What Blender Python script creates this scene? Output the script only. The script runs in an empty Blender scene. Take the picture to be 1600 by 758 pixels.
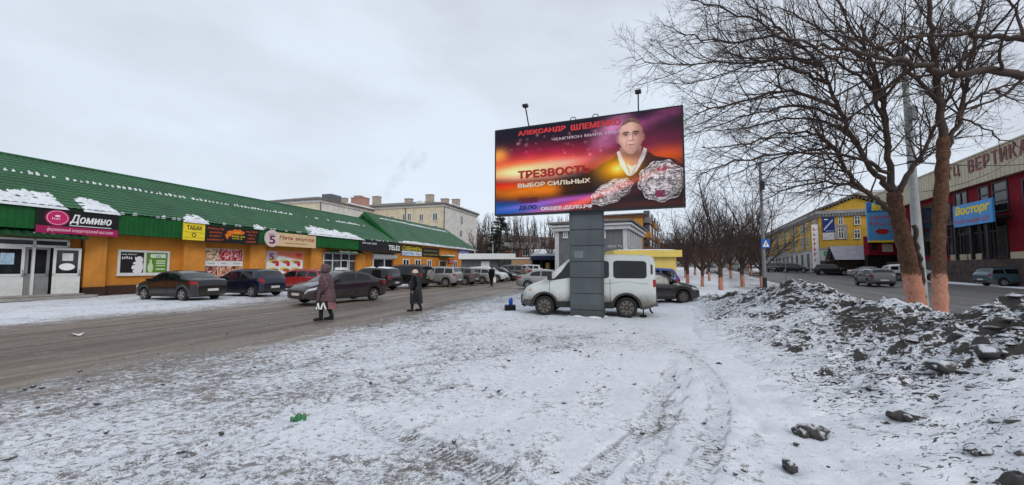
import bpy, math, random
import numpy as np
from mathutils import Vector, Matrix

# ------------------------------------------------------------------ camera, sky, sun, exposure
SC = bpy.context.scene
COL = SC.collection
EYE = 1.6                       # camera height (m)
PITCH = math.atan(39 / 620)     # slightly upwards
cam_d = bpy.data.cameras.new('camera')
cam_d.sensor_width = 36.0
cam_d.lens = 36.0 * 620 / 1600
cam_d.clip_start, cam_d.clip_end = 0.05, 4000
cam = bpy.data.objects.new('camera', cam_d)
COL.objects.link(cam)
cam.location = (0, 0, EYE)
cam.rotation_euler = (math.pi / 2 + PITCH, 0, 0)
SC.camera = cam

SUN_EL, SUN_AZ = math.radians(34), math.radians(150)   # azimuth clockwise from +Y: behind the camera, to the right
world = bpy.data.worlds.new('World')
SC.world = world
world.use_nodes = True
nt = world.node_tree
for n in list(nt.nodes):
    nt.nodes.remove(n)
def wn(t, **kw):
    n = nt.nodes.new(t)
    for k, v in kw.items():
        setattr(n, k, v)
    return n
w_out = wn('ShaderNodeOutputWorld')
w_bg = wn('ShaderNodeBackground')
w_bg.inputs['Strength'].default_value = 0.1
w_sky = wn('ShaderNodeTexSky', sky_type='NISHITA', sun_disc=False)
w_sky.sun_elevation, w_sky.sun_rotation = SUN_EL, SUN_AZ
w_sky.air_density, w_sky.dust_density = 1.0, 2.5
w_co = wn('ShaderNodeTexCoord')
w_map = wn('ShaderNodeMapping')
w_map.inputs['Scale'].default_value = (1.0, 1.0, 2.6)
w_n1 = wn('ShaderNodeTexNoise')
w_n1.inputs['Scale'].default_value = 1.6
w_n1.inputs['Detail'].default_value = 5
w_n1.inputs['Roughness'].default_value = 0.5
w_cr = wn('ShaderNodeValToRGB')          # the cloud deck: grey-violet folds in a pale blue-white sheet
w_cr.color_ramp.elements[0].position, w_cr.color_ramp.elements[0].color = 0.36, (4.85, 5.2, 5.8, 1)
w_cr.color_ramp.elements[1].position, w_cr.color_ramp.elements[1].color = 0.62, (6.1, 6.7, 7.5, 1)
w_mix = wn('ShaderNodeMixRGB')
w_mix.inputs['Fac'].default_value = 0.90
nt.links.new(w_co.outputs['Generated'], w_map.inputs['Vector'])
nt.links.new(w_map.outputs['Vector'], w_n1.inputs['Vector'])
nt.links.new(w_n1.outputs['Fac'], w_cr.inputs['Fac'])
nt.links.new(w_sky.outputs['Color'], w_mix.inputs['Color1'])
nt.links.new(w_cr.outputs['Color'], w_mix.inputs['Color2'])
nt.links.new(w_mix.outputs['Color'], w_bg.inputs['Color'])
nt.links.new(w_bg.outputs['Background'], w_out.inputs['Surface'])

sun_d = bpy.data.lights.new('sun', 'SUN')
sun_d.energy, sun_d.angle, sun_d.color = 0.9, math.radians(25), (1.0, 0.96, 0.9)
sun = bpy.data.objects.new('sun', sun_d)
COL.objects.link(sun)
_sd = Vector((math.sin(SUN_AZ) * math.cos(SUN_EL), math.cos(SUN_AZ) * math.cos(SUN_EL), math.sin(SUN_EL)))
sun.rotation_euler = _sd.to_track_quat('Z', 'Y').to_euler()

SC.view_settings.view_transform = 'Standard'
SC.view_settings.look = 'None'
SC.view_settings.exposure = 0.42
SC.view_settings.gamma = 1.0
SC.view_settings.use_curve_mapping = False
SC.cycles.use_denoising = True
SC.cycles.max_bounces = 5
SC.cycles.diffuse_bounces = 2
SC.cycles.glossy_bounces = 2
SC.cycles.transmission_bounces = 3
SC.cycles.transparent_max_bounces = 6
SC.cycles.caustics_reflective = SC.cycles.caustics_refractive = False

# ------------------------------------------------------------------ picture measurements -> places in the world
CP, SP = math.cos(PITCH), math.sin(PITCH)
def ray(px, py):
    xc, yc = (px - 800) / 620, (379 - py) / 620
    return xc, CP - yc * SP, SP + yc * CP
def g(px, py, z=0.0):            # the point at height z seen at a pixel of the 1600 px photo
    x, y, d = ray(px, py)
    t = (z - EYE) / d
    return x * t, y * t
def at(px, py, Y):               # the point at depth Y
    x, y, d = ray(px, py)
    t = Y / y
    return x * t, Y, EYE + d * t
class Face:                      # an upright plane: origin, direction (seen from the front: left to right)
    def __init__(s, ox, oy, dx, dy):
        l = math.hypot(dx, dy)
        s.o, s.d = (ox, oy), (dx / l, dy / l)
        s.rz = math.atan2(dy, dx)
    def sz(s, px, py, e=0.0):    # (along, height) of a pixel on the plane moved out (towards local -Y) by e
        x, y, d = ray(px, py)
        dx, dy = s.d
        nx, ny = dy, -dx
        ox, oy = s.o[0] + nx * e, s.o[1] + ny * e
        # ox + a*dx = t*x ; oy + a*dy = t*y
        den = dx * y - dy * x
        a = (x * oy - y * ox) / den
        t = (ox + a * dx) / x if abs(x) > abs(y) else (oy + a * dy) / y
        return a, EYE + d * t
    def world(s, a, e=0.0):
        return s.o[0] + a * s.d[0] + s.d[1] * e, s.o[1] + a * s.d[1] - s.d[0] * e

def lin(c):
    c = c / 255
    return c / 12.92 if c <= 0.04045 else ((c + 0.055) / 1.055) ** 2.4
def S(r, gg, b):
    return (lin(r), lin(gg), lin(b))

# ------------------------------------------------------------------ numpy noise
def _hash(ix, iy, seed):
    n = (ix * 374761393 + iy * 668265263 + seed * 974634777) & 0x7fffffff
    n = ((n ^ (n >> 13)) * 1274126177) & 0x7fffffff
    n = n ^ (n >> 16)
    return (n & 0xffff) / 65535.0
def vnoise(x, y, seed=0):
    x, y = np.asarray(x, float), np.asarray(y, float)
    ix, iy = np.floor(x).astype(np.int64), np.floor(y).astype(np.int64)
    fx, fy = x - ix, y - iy
    fx, fy = fx * fx * (3 - 2 * fx), fy * fy * (3 - 2 * fy)
    a, b = _hash(ix, iy, seed), _hash(ix + 1, iy, seed)
    c, d = _hash(ix, iy + 1, seed), _hash(ix + 1, iy + 1, seed)
    return (a + (b - a) * fx) * (1 - fy) + (c + (d - c) * fx) * fy
def fbm(x, y, octs=4, seed=0, gain=0.5):
    s, a, f, t = 0, 1.0, 1.0, 0
    for k in range(octs):
        s = s + a * vnoise(np.asarray(x) * f + 17.3 * k, np.asarray(y) * f - 9.1 * k, seed + k)
        t += a
        a *= gain
        f *= 2.03
    return s / t
def sst(a, b, x):
    t = np.clip((np.asarray(x, float) - a) / (b - a), 0, 1)
    return t * t * (3 - 2 * t)

# ------------------------------------------------------------------ materials
MATS = {}
def new_mat(name):
    m = bpy.data.materials.new(name)
    m.use_nodes = True
    t = m.node_tree
    b = t.nodes['Principled BSDF']
    return m, t, b
def node(t, ty, ins=None, **kw):
    n = t.nodes.new(ty)
    for k, v in kw.items():
        setattr(n, k, v)
    for k, v in (ins or {}).items():
        if hasattr(v, 'is_linked') or isinstance(v, bpy.types.NodeSocket):
            t.links.new(v, n.inputs[k])
        else:
            n.inputs[k].default_value = v
    return n
def mathn(t, op, a, b=0.0, c=None, clamp=False):
    n = t.nodes.new('ShaderNodeMath')
    n.operation = op
    n.use_clamp = clamp
    for i, v in enumerate([a, b] + ([c] if c is not None else [])):
        if isinstance(v, bpy.types.NodeSocket):
            t.links.new(v, n.inputs[i])
        else:
            n.inputs[i].default_value = v
    return n.outputs[0]
def ramp01(t, v, a, b):
    n = t.nodes.new('ShaderNodeMapRange')
    n.interpolation_type = 'SMOOTHSTEP'
    t.links.new(v, n.inputs[0])
    n.inputs[1].default_value, n.inputs[2].default_value = a, b
    return n.outputs[0]
def mixc(t, f, a, b):
    n = t.nodes.new('ShaderNodeMixRGB')
    for i, v in enumerate((f, a, b)):
        if isinstance(v, bpy.types.NodeSocket):
            t.links.new(v, n.inputs[i])
        else:
            n.inputs[i].default_value = v if i == 0 else (*v[:3], 1)
    return n.outputs[0]
def tnoise(t, vec, scale, detail=4, rough=0.55, dist=0.0):
    n = t.nodes.new('ShaderNodeTexNoise')
    t.links.new(vec, n.inputs['Vector'])
    n.inputs['Scale'].default_value = scale
    n.inputs['Detail'].default_value = detail
    n.inputs['Roughness'].default_value = rough
    n.inputs['Distortion'].default_value = dist
    return n.outputs['Fac']
def tmap(t, vec, scale=(1, 1, 1), rot=(0, 0, 0)):
    n = t.nodes.new('ShaderNodeMapping')
    t.links.new(vec, n.inputs['Vector'])
    n.inputs['Scale'].default_value = scale
    n.inputs['Rotation'].default_value = rot
    return n.outputs['Vector']
def bump(t, b, h, strength=0.3, dist=0.02):
    n = t.nodes.new('ShaderNodeBump')
    n.inputs['Strength'].default_value = strength
    n.inputs['Distance'].default_value = dist
    t.links.new(h, n.inputs['Height'])
    t.links.new(n.outputs['Normal'], b.inputs['Normal'])
def mat(name, col, rough=0.6, var=0.18, scale=4.0, metal=0.0, bmp=0.0, spec=0.3, emit=0.0):
    """A plain painted / built surface: its colour broken up by worn, dusty noise."""
    if name in MATS:
        return MATS[name]
    m, t, b = new_mat(name)
    co = t.nodes.new('ShaderNodeTexCoord').outputs['Object']
    if var > 0:
        n1 = tnoise(t, co, scale, 6, 0.6)
        n2 = tnoise(t, co, scale * 7, 3, 0.6)
        f = mathn(t, 'ADD', mathn(t, 'MULTIPLY', n1, 0.7), mathn(t, 'MULTIPLY', n2, 0.3))
        f = ramp01(t, f, 0.3, 0.7)
        c = mixc(t, f, tuple(v * (1 - var) for v in col), tuple(min(1, v * (1 + var)) for v in col))
        t.links.new(c, b.inputs['Base Color'])
        if bmp:
            bump(t, b, n2, bmp, 0.01)
    else:
        b.inputs['Base Color'].default_value = (*col, 1)
    b.inputs['Roughness'].default_value = rough
    b.inputs['Metallic'].default_value = metal
    b.inputs['Specular IOR Level'].default_value = spec
    MATS[name] = m
    return m
def stucco(name, col, dirt=(0.16, 0.12, 0.09), amount=0.5, z0=0.0, z1=1.3, spl=0.5):
    """Painted render with rain streaks, patched paint and splash dirt near the ground."""
    if name in MATS:
        return MATS[name]
    m, t, b = new_mat(name)
    co = t.nodes.new('ShaderNodeTexCoord').outputs['Object']
    n1 = tnoise(t, co, 0.9, 6, 0.62)
    st = tnoise(t, tmap(t, co, (5, 5, 0.35)), 1.0, 5, 0.6)
    fine = tnoise(t, co, 28, 4, 0.6)
    c = mixc(t, ramp01(t, n1, 0.35, 0.7), tuple(v * 0.84 for v in col), tuple(min(1, v * 1.08) for v in col))
    c = mixc(t, mathn(t, 'MULTIPLY', ramp01(t, st, 0.52, 0.8), amount), c, dirt)
    z = node(t, 'ShaderNodeSeparateXYZ', {0: co}).outputs[2]
    low = mathn(t, 'SUBTRACT', 1.0, ramp01(t, mathn(t, 'ADD', z, mathn(t, 'MULTIPLY', n1, 0.9)), z0 + 0.3, z1))
    c = mixc(t, mathn(t, 'MULTIPLY', low, spl), c, dirt)
    t.links.new(c, b.inputs['Base Color'])
    b.inputs['Roughness'].default_value = 0.85
    b.inputs['Specular IOR Level'].default_value = 0.15
    bump(t, b, fine, 0.25, 0.01)
    MATS[name] = m
    return m
def glass(name='dark glass', col=(0.012, 0.014, 0.016), rough=0.06):
    if name in MATS:
        return MATS[name]
    m, t, b = new_mat(name)
    co = t.nodes.new('ShaderNodeTexCoord').outputs['Object']
    n1 = tnoise(t, co, 1.3, 3, 0.5)
    c = mixc(t, ramp01(t, n1, 0.35, 0.7), tuple(v * 0.6 for v in col), tuple(v * 1.6 for v in col))
    t.links.new(c, b.inputs['Base Color'])
    b.inputs['Roughness'].default_value = rough
    b.inputs['Specular IOR Level'].default_value = 0.5
    MATS[name] = m
    return m
def vcol_mat(name, rough=0.5, attr='print'):
    if name in MATS:
        return MATS[name]
    m, t, b = new_mat(name)
    a = t.nodes.new('ShaderNodeAttribute')
    a.attribute_name = attr
    t.links.new(a.outputs['Color'], b.inputs['Base Color'])
    b.inputs['Roughness'].default_value = rough
    b.inputs['Specular IOR Level'].default_value = 0.25
    MATS[name] = m
    return m

# ------------------------------------------------------------------ mesh builder
def sgn(v):
    return 1 if v >= 0 else -1
class MB:
    def __init__(s):
        s.v, s.f, s.m, s.cur = [], [], [], 0
    def mi(s, k):
        s.cur = k
        return s
    def add(s, vs, fs):
        o = len(s.v)
        s.v.extend(tuple(map(float, q)) for q in vs)
        s.f.extend(tuple(i + o for i in q) for q in fs)
        s.m.extend([s.cur] * len(fs))
        return s
    def box(s, x0, x1, y0, y1, z0, z1):
        vs = [(x, y, z) for z in (z0, z1) for y in (y0, y1) for x in (x0, x1)]
        return s.add(vs, [(0, 2, 3, 1), (4, 5, 7, 6), (0, 1, 5, 4), (2, 6, 7, 3), (0, 4, 6, 2), (1, 3, 7, 5)])
    def cbox(s, x0, x1, y0, y1, z0, z1, c=0.01):
        """A box with chamfered edges on the visible front (-Y) side."""
        c = min(c, (x1 - x0) / 3, (z1 - z0) / 3, (y1 - y0) * 0.9)
        vs = [(x0, y1, z0), (x1, y1, z0), (x1, y1, z1), (x0, y1, z1),
              (x0, y0 + c, z0), (x1, y0 + c, z0), (x1, y0 + c, z1), (x0, y0 + c, z1),
              (x0 + c, y0, z0 + c), (x1 - c, y0, z0 + c), (x1 - c, y0, z1 - c), (x0 + c, y0, z1 - c)]
        fs = [(3, 2, 1, 0)]
        for a in (0, 4):
            for k in range(4):
                fs.append((a + k, a + (k + 1) % 4, a + 4 + (k + 1) % 4, a + 4 + k))
        fs.append((8, 9, 10, 11))
        return s.add(vs, fs)
    def prism(s, pts, y0, y1):
        """An outline in X-Z pushed from y0 to y1."""
        n = len(pts)
        ar = sum(pts[i][0] * pts[(i + 1) % n][1] - pts[(i + 1) % n][0] * pts[i][1] for i in range(n))
        if ar < 0:
            pts = pts[::-1]
        vs = [(x, y0, z) for x, z in pts] + [(x, y1, z) for x, z in pts]
        fs = [tuple(range(n)), tuple(range(2 * n - 1, n - 1, -1))]
        fs += [((i + 1) % n, i, i + n, (i + 1) % n + n) for i in range(n)]
        return s.add(vs, fs)
    def slab(s, pts, z0, z1):
        """An outline in X-Y pushed from z0 to z1."""
        n = len(pts)
        ar = sum(pts[i][0] * pts[(i + 1) % n][1] - pts[(i + 1) % n][0] * pts[i][1] for i in range(n))
        if ar < 0:
            pts = pts[::-1]
        vs = [(x, y, z0) for x, y in pts] + [(x, y, z1) for x, y in pts]
        fs = [tuple(range(n - 1, -1, -1)), tuple(range(n, 2 * n))]
        fs += [(i, (i + 1) % n, (i + 1) % n + n, i + n) for i in range(n)]
        return s.add(vs, fs)
    def tube(s, path, rad, n=6, cap=True):
        P = [Vector(p) for p in path]
        if not hasattr(rad, '__len__'):
            rad = [rad] * len(P)
        o = len(s.v)
        ref = None
        for i, p in enumerate(P):
            d = (P[min(i + 1, len(P) - 1)] - P[max(i - 1, 0)])
            if d.length < 1e-9:
                d = Vector((0, 0, 1))
            d.normalize()
            if ref is None:
                ref = Vector((0, 0, 1)) if abs(d.z) < 0.9 else Vector((1, 0, 0))
            u = ref - d * ref.dot(d)
            if u.length < 1e-6:
                u = d.orthogonal()
            u.normalize()
            ref = u
            w = d.cross(u)
            r = rad[i]
            for k in range(n):
                a = 2 * math.pi * k / n
                q = p + u * (r * math.cos(a)) + w * (r * math.sin(a))
                s.v.append((q.x, q.y, q.z))
        for i in range(len(P) - 1):
            for k in range(n):
                a, b = o + i * n + k, o + i * n + (k + 1) % n
                s.f.append((a, b, b + n, a + n))
                s.m.append(s.cur)
        if cap:
            s.f.append(tuple(o + k for k in range(n))[::-1])
            e = o + (len(P) - 1) * n
            s.f.append(tuple(e + k for k in range(n)))
            s.m += [s.cur] * 2
        return s
    def lathe(s, prof, n=16, axis='z', c=(0, 0, 0), cap=True):
        vs, fs = [], []
        for r, h in prof:
            for k in range(n):
                a = 2 * math.pi * k / n
                p = (r * math.cos(a), r * math.sin(a), h)
                if axis == 'y':
                    p = (p[0], h, p[1])
                elif axis == 'x':
                    p = (h, p[0], p[1])
                vs.append((p[0] + c[0], p[1] + c[1], p[2] + c[2]))
        for i in range(len(prof) - 1):
            for k in range(n):
                a, b = i * n + k, i * n + (k + 1) % n
                fs.append((a, b, b + n, a + n) if axis != 'y' else (a, a + n, b + n, b))
        if cap:
            fs.append(tuple(range(n))[::-1])
            fs.append(tuple((len(prof) - 1) * n + k for k in range(n)))
        return s.add(vs, fs)
    def grid(s, fn, nu, nv, flip=False):
        vs = [fn(i / nu, j / nv) for j in range(nv + 1) for i in range(nu + 1)]
        fs = []
        for j in range(nv):
            for i in range(nu):
                a = j * (nu + 1) + i
                q = (a, a + 1, a + nu + 2, a + nu + 1)
                fs.append(q[::-1] if flip else q)
        return s.add(vs, fs)
    def build(s, name, mats, parent=None, smooth=None, loc=None, rz=None):
        me = bpy.data.meshes.new(name)
        me.from_pydata(s.v, [], s.f)
        if not isinstance(mats, (list, tuple)):
            mats = [mats]
        for m in mats:
            me.materials.append(m)
        if len(mats) > 1:
            me.polygons.foreach_set('material_index', s.m)
        if smooth is not None:
            me.shade_smooth()
            if smooth < 180:
                me.set_sharp_from_angle(angle=math.radians(smooth))
        o = bpy.data.objects.new(name, me)
        COL.objects.link(o)
        if parent is not None:
            o.parent = parent
        if loc is not None:
            o.location = loc
        if rz is not None:
            o.rotation_euler = (0, 0, rz)
        return o
def grid_mesh(name, X, Y, Z, m, parent=None, attrs=None, smooth=True):
    """A sheet from three equal 2-D arrays, with optional float / colour layers."""
    nj, ni = X.shape
    me = bpy.data.meshes.new(name)
    vs = np.stack([X, Y, Z], -1).reshape(-1, 3)
    a = (np.arange(nj - 1)[:, None] * ni + np.arange(ni - 1)[None, :]).reshape(-1)
    fs = np.stack([a, a + 1, a + ni + 1, a + ni], -1)
    me.vertices.add(len(vs))
    me.vertices.foreach_set('co', vs.astype(np.float32).ravel())
    me.loops.add(fs.size)
    me.loops.foreach_set('vertex_index', fs.astype(np.int32).ravel())
    me.polygons.add(len(fs))
    me.polygons.foreach_set('loop_start', (np.arange(len(fs)) * 4).astype(np.int32))
    me.update(calc_edges=True)
    me.validate()
    for k, A in (attrs or {}).items():
        if A.ndim == 3:
            at_ = me.attributes.new(k, 'FLOAT_COLOR', 'POINT')
            B = np.ones((A.shape[0] * A.shape[1], 4), np.float32)
            B[:, :3] = A.reshape(-1, 3)
            at_.data.foreach_set('color', B.ravel())
        else:
            at_ = me.attributes.new(k, 'FLOAT', 'POINT')
            at_.data.foreach_set('value', A.astype(np.float32).ravel())
    if smooth:
        me.shade_smooth()
    me.materials.append(m)
    o = bpy.data.objects.new(name, me)
    COL.objects.link(o)
    if parent is not None:
        o.parent = parent
    return o

# ------------------------------------------------------------------ things, tags, copies
def tag(o, label=None, cat=None, group=None, kind=None):
    for k, v in (('label', label), ('category', cat), ('group', group), ('kind', kind)):
        if v:
            o[k] = v
    return o
def thing(name, label, cat, loc=(0, 0, 0), rz=0.0, group=None):
    o = bpy.data.objects.new(name, None)
    o.empty_display_size = 0.3
    COL.objects.link(o)
    o.location = loc
    o.rotation_euler = (0, 0, rz)
    return tag(o, label, cat, group)
def copy_tree(o, parent=None):
    c = o.copy()
    COL.objects.link(c)
    if parent is not None:
        c.parent = parent
    for ch in list(o.children):
        copy_tree(ch, c)
    return c

# ------------------------------------------------------------------ lettering (Blender's own built-in font, turned into mesh)
_tc = {}
def text_verts(body, bold=0.0, shear=0.0):
    key = (body, bold, shear)
    if key not in _tc:
        cu = bpy.data.curves.new('lettering', 'FONT')
        cu.body = body
        cu.offset = bold
        cu.shear = shear
        cu.resolution_u = 3
        o = bpy.data.objects.new('lettering', cu)
        COL.objects.link(o)
        dg = bpy.context.evaluated_depsgraph_get()
        me = bpy.data.meshes.new_from_object(o.evaluated_get(dg))
        v = np.array([q.co[:] for q in me.vertices])
        f = [tuple(p.vertices) for p in me.polygons]
        bpy.data.objects.remove(o)
        bpy.data.meshes.remove(me)
        v[:, 0] -= v[:, 0].min()
        v[:, 1] -= v[:, 1].min()
        _tc[key] = (v, f)
    return _tc[key]
def put_text(mb, body, x0, x1, z0, z1, y, bold=0.0, shear=0.0):
    """Fits the word into a rectangle of the X-Z plane at depth y, facing -Y; bold thickens the strokes."""
    v, f = text_verts(body, 0.0, shear)
    w, h = v[:, 0].max(), v[:, 1].max()
    d = bold * (z1 - z0) * 0.9
    offs = [(0, 0)] if bold <= 0 else [(-d, 0), (d, 0), (0, d * 0.7), (0, -d * 0.7), (-d, d * 0.6), (d, -d * 0.6)]
    for k, (ox, oz) in enumerate(offs):
        mb.add([(x0 + d + q[0] / w * (x1 - x0 - 2 * d) + ox, y - 0.0006 * k, z0 + d + q[1] / h * (z1 - z0 - 2 * d) + oz) for q in v], f)
def put_smear(mb, x0, x1, z0, z1, y, rng):
    """A line of print too small to read in the photograph: letter-sized strokes in word lengths."""
    x, h = x0, z1 - z0
    while x < x1 - h * 0.4:
        n = rng.randint(4, 10)
        for k in range(n):
            if x > x1 - h * 0.4:
                break
            w = h * rng.uniform(0.35, 0.6)
            t = h * 0.22
            hh = z1 - (0 if rng.random() < 0.3 else h * 0.25)
            mb.add([(x, y, z0), (x + t, y, z0), (x + t, y, hh), (x, y, hh)], [(0, 1, 2, 3)])
            zz = z0 + rng.choice([0, h * 0.4, h * 0.6])
            mb.add([(x + t, y, zz), (x + w, y, zz), (x + w, y, zz + t), (x + t, y, zz + t)], [(0, 1, 2, 3)])
            x += w + h * 0.18
        x += h * 0.5
# ------------------------------------------------------------------ the ground: one sheet out to the horizon, split into snow, road and street
def gbase(x, y):
    y = np.asarray(y, float)
    return 0.021 * np.log1p(np.exp((np.minimum(y, 130) - 40) / 5)) * 5
def axis(lo, hi, fine, k):
    a, v = [0.0], 0.0
    while v < hi:
        v += max(fine, k * abs(v)); a.append(v)
    b, v = [], 0.0
    while v > lo:
        v -= max(fine, k * abs(v)); b.append(v)
    return np.array(b[::-1] + a)
gx_ = axis(-420, 520, 0.055, 0.019)
gy_ = np.concatenate([np.arange(-8, 2.2, 0.6), 2.2 + np.cumsum(np.concatenate([[0], np.array([max(0.04, 0.017 * (2.2 * 1.017 ** k)) for k in range(335)])]))])
GX, GY = np.meshgrid(gx_, gy_)
RD = np.array([0.287, 0.958])
GA, GB = GX * RD[0] + GY * RD[1], GX * RD[1] - GY * RD[0]      # along / across the slushy road
U = GX - 0.30 * GY
U2 = GX - 0.46 * GY
wob = (fbm(GA * 0.25, GB * 0.25, 3, 5) - 0.5) * 3.2 + (fbm(GA * 0.9, GB * 2.2, 3, 8) - 0.5) * 1.6
roadm = sst(-5.6 + 1.8 * sst(10, 5, GY), -10.2, U + wob) * sst(-20.5, -15.0, U + wob * 0.7 + 2.0 * sst(15, 25, GY))
streetm = sst(7.6, 8.3, U2 + wob * 0.25) * (1 - sst(24.2, 25.2, U2 + wob * 0.3))
def poly_dist(X, Y, pts):
    """distance to, and length along, a polyline"""
    best, arc, acc = np.full(X.shape, 1e9), np.zeros(X.shape), 0.0
    for (x0, y0), (x1, y1) in zip(pts[:-1], pts[1:]):
        dx, dy = x1 - x0, y1 - y0
        l = math.hypot(dx, dy)
        t = np.clip(((X - x0) * dx + (Y - y0) * dy) / (l * l), 0, 1)
        d = np.hypot(X - x0 - t * dx, Y - y0 - t * dy)
        arc = np.where(d < best, acc + t * l, arc)
        best = np.minimum(best, d)
        acc += l
    return best, arc
def spline(pts, n=8):
    P = [np.array(p, float) for p in pts]
    P = [2 * P[0] - P[1]] + P + [2 * P[-1] - P[-2]]
    out = []
    for i in range(1, len(P) - 2):
        a, b, c, d = P[i - 1], P[i], P[i + 1], P[i + 2]
        for k in range(n):
            t = k / n
            out.append(0.5 * ((2 * b) + (c - a) * t + (2 * a - 5 * b + 4 * c - d) * t * t + (3 * b - a - 3 * c + d) * t ** 3))
    out.append(P[-2])
    return [tuple(q) for q in out]
TRK = np.zeros(GX.shape)
TARC = np.zeros(GX.shape)
near = (np.abs(GX) < 12) & (GY < 16)
for pts, w, wt in (([(1050, 560), (1040, 600), (1010, 664), (958, 707), (895, 775)], 0.085, 1.0),
                   ([(1075, 575), (1060, 620), (1034, 672), (1003, 730), (975, 785)], 0.075, 0.8),
                   ([(1060, 545), (1090, 565), (1115, 598), (1124, 636), (1110, 693), (1070, 785)], 0.10, 0.9),
                   ([(560, 650), (640, 684), (720, 715), (850, 790)], 0.11, 1.3),
                   ([(300, 600), (560, 560), (760, 535), (960, 520)], 0.10, 0.35),
                   ([(240, 640), (520, 590), (760, 556), (980, 532)], 0.10, 0.35)):
    wp = spline([g(*p) for p in pts])
    d, arc = poly_dist(GX, GY, wp)
    mk = wt * np.clip(sst(w * 1.25, w * 0.8, d), 0, 1) * near
    TARC = np.where(mk > TRK, arc, TARC)
    TRK = np.maximum(TRK, mk)
micro = (fbm(GA * 0.55, GB * 1.3, 4, 21) - 0.5) * 0.10 + (fbm(GA * 3.0, GB * 5.5, 4, 33) - 0.5) * 0.035 + (fbm(GX * 13, GY * 13, 2, 41) - 0.5) * 0.012
FOOT = np.zeros(GX.shape)
fr_ = random.Random(12)
for (x0, y0, x1, y1, n_) in ((-3.2, 3.0, 1.6, 11.5, 24), (-4.8, 7.2, 1.2, 4.6, 18), (0.9, 3.0, 4.6, 9.5, 18), (-2.0, 5.0, -0.2, 12.5, 18), (2.2, 3.4, 3.0, 6.4, 8)):
    hd = math.atan2(y1 - y0, x1 - x0)
    for k in range(n_):
        f_ = (k + fr_.uniform(-.1, .1)) / n_
        sd = 0.09 if k % 2 else -0.09
        cx, cy = x0 + (x1 - x0) * f_ - math.sin(hd) * sd, y0 + (y1 - y0) * f_ + math.cos(hd) * sd
        i0, i1 = np.searchsorted(gx_, cx - .3), np.searchsorted(gx_, cx + .3)
        j0, j1 = np.searchsorted(gy_, cy - .3), np.searchsorted(gy_, cy + .3)
        a_ = hd + fr_.uniform(-.15, .15)
        dx_, dy_ = GX[j0:j1, i0:i1] - cx, GY[j0:j1, i0:i1] - cy
        p_, q_ = dx_ * math.cos(a_) + dy_ * math.sin(a_), -dx_ * math.sin(a_) + dy_ * math.cos(a_)
        FOOT[j0:j1, i0:i1] = np.maximum(FOOT[j0:j1, i0:i1], sst(1.25, 0.75, np.sqrt((p_ / .15) ** 2 + (q_ / .06) ** 2)))
micro = micro - 0.03 * FOOT
calm = 1 - 0.55 * roadm - 0.85 * streetm
GZ = gbase(GX, GY) + micro * calm - 0.04 * roadm - 0.05 * streetm - 0.022 * np.minimum(TRK, 1)
rut = sum(np.exp(-((U + wob * 0.25 - c) / 0.45) ** 2) for c in (-9.6, -11.2, -12.6, -14.2))
GZ -= 0.025 * rut * roadm
dirt = 0.30 - 0.20 * sst(-4, 4, GX - 0.12 * GY) + 0.30 * np.exp(-np.maximum(0, U + 8) / 2.2) * sst(-20, -7, U)
dirt += 0.20 * np.exp(-(((GX + 1.2) / 1.8) ** 2 + ((GY - 3.2) / 0.5) ** 2)) + 0.20 * np.exp(-(((GX - 1.5) / 3.0) ** 2 + ((GY - 8.8) / 1.5) ** 2))
dirt += 0.10 * np.exp(-(((GX + 1.6) / 2.2) ** 2 + ((GY - 5.2) / 0.5) ** 2))
dirt += 0.28 * sst(1.5, 4, U2) * sst(9, 7, U2) * sst(20, 30, GY)
dirt += 0.10 * sst(12, 30, GY) - 0.03 * sst(-15.5, -19, U) - 0.15 * sst(2.0, 4.0, GX - 0.1 * GY) * sst(14, 6, GY)
dirt += 0.10 * FOOT
bandp = np.exp(-((U + 11.6 + wob * 0.3) / 1.1) ** 2) + 0.6 * np.exp(-((U + 13.8) / 0.6) ** 2)

m, t, b = new_mat('trodden snow and slush')
geo = t.nodes.new('ShaderNodeNewGeometry').outputs['Position']
def attr(n):
    a = t.nodes.new('ShaderNodeAttribute'); a.attribute_name = n
    return a.outputs['Fac']
along = tmap(t, tmap(t, geo, rot=(0, 0, -math.atan2(RD[1], RD[0]))), scale=(0.6, 1, 1))
n_big = tnoise(t, along, 0.55, 6, 0.6)
n_mid = tnoise(t, along, 3.2, 6, 0.65, 0.6)
n_fin = tnoise(t, geo, 13, 5, 0.7, 0.5)
n_grit = tnoise(t, geo, 75, 3, 0.7)
n_spk = tnoise(t, geo, 28, 4, 0.6)
n_dash = tnoise(t, tmap(t, geo, scale=(0.7, 1, 1)), 10, 3, 0.75, 1.2)
tread = t.nodes.new('ShaderNodeMath'); tread.operation = 'SINE'
t.links.new(mathn(t, 'ADD', mathn(t, 'MULTIPLY', attr('tarc'), 118.0), mathn(t, 'MULTIPLY', n_spk, 9.0)), tread.inputs[0])
trk = attr('track')
gv = mathn(t, 'ADD', attr('dirt'), mathn(t, 'MULTIPLY', mathn(t, 'SUBTRACT', n_big, 0.5), 0.75))
gv = mathn(t, 'ADD', gv, mathn(t, 'MULTIPLY', mathn(t, 'SUBTRACT', n_mid, 0.5), 0.95))
gv = mathn(t, 'ADD', gv, mathn(t, 'MULTIPLY', mathn(t, 'SUBTRACT', n_fin, 0.5), 1.55))
gv = mathn(t, 'ADD', gv, mathn(t, 'MULTIPLY', mathn(t, 'SUBTRACT', n_grit, 0.5), 1.35))
gv = mathn(t, 'ADD', gv, mathn(t, 'MULTIPLY', trk, mathn(t, 'ADD', 0.10, mathn(t, 'MULTIPLY', tread.outputs[0], 0.10))))
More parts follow.
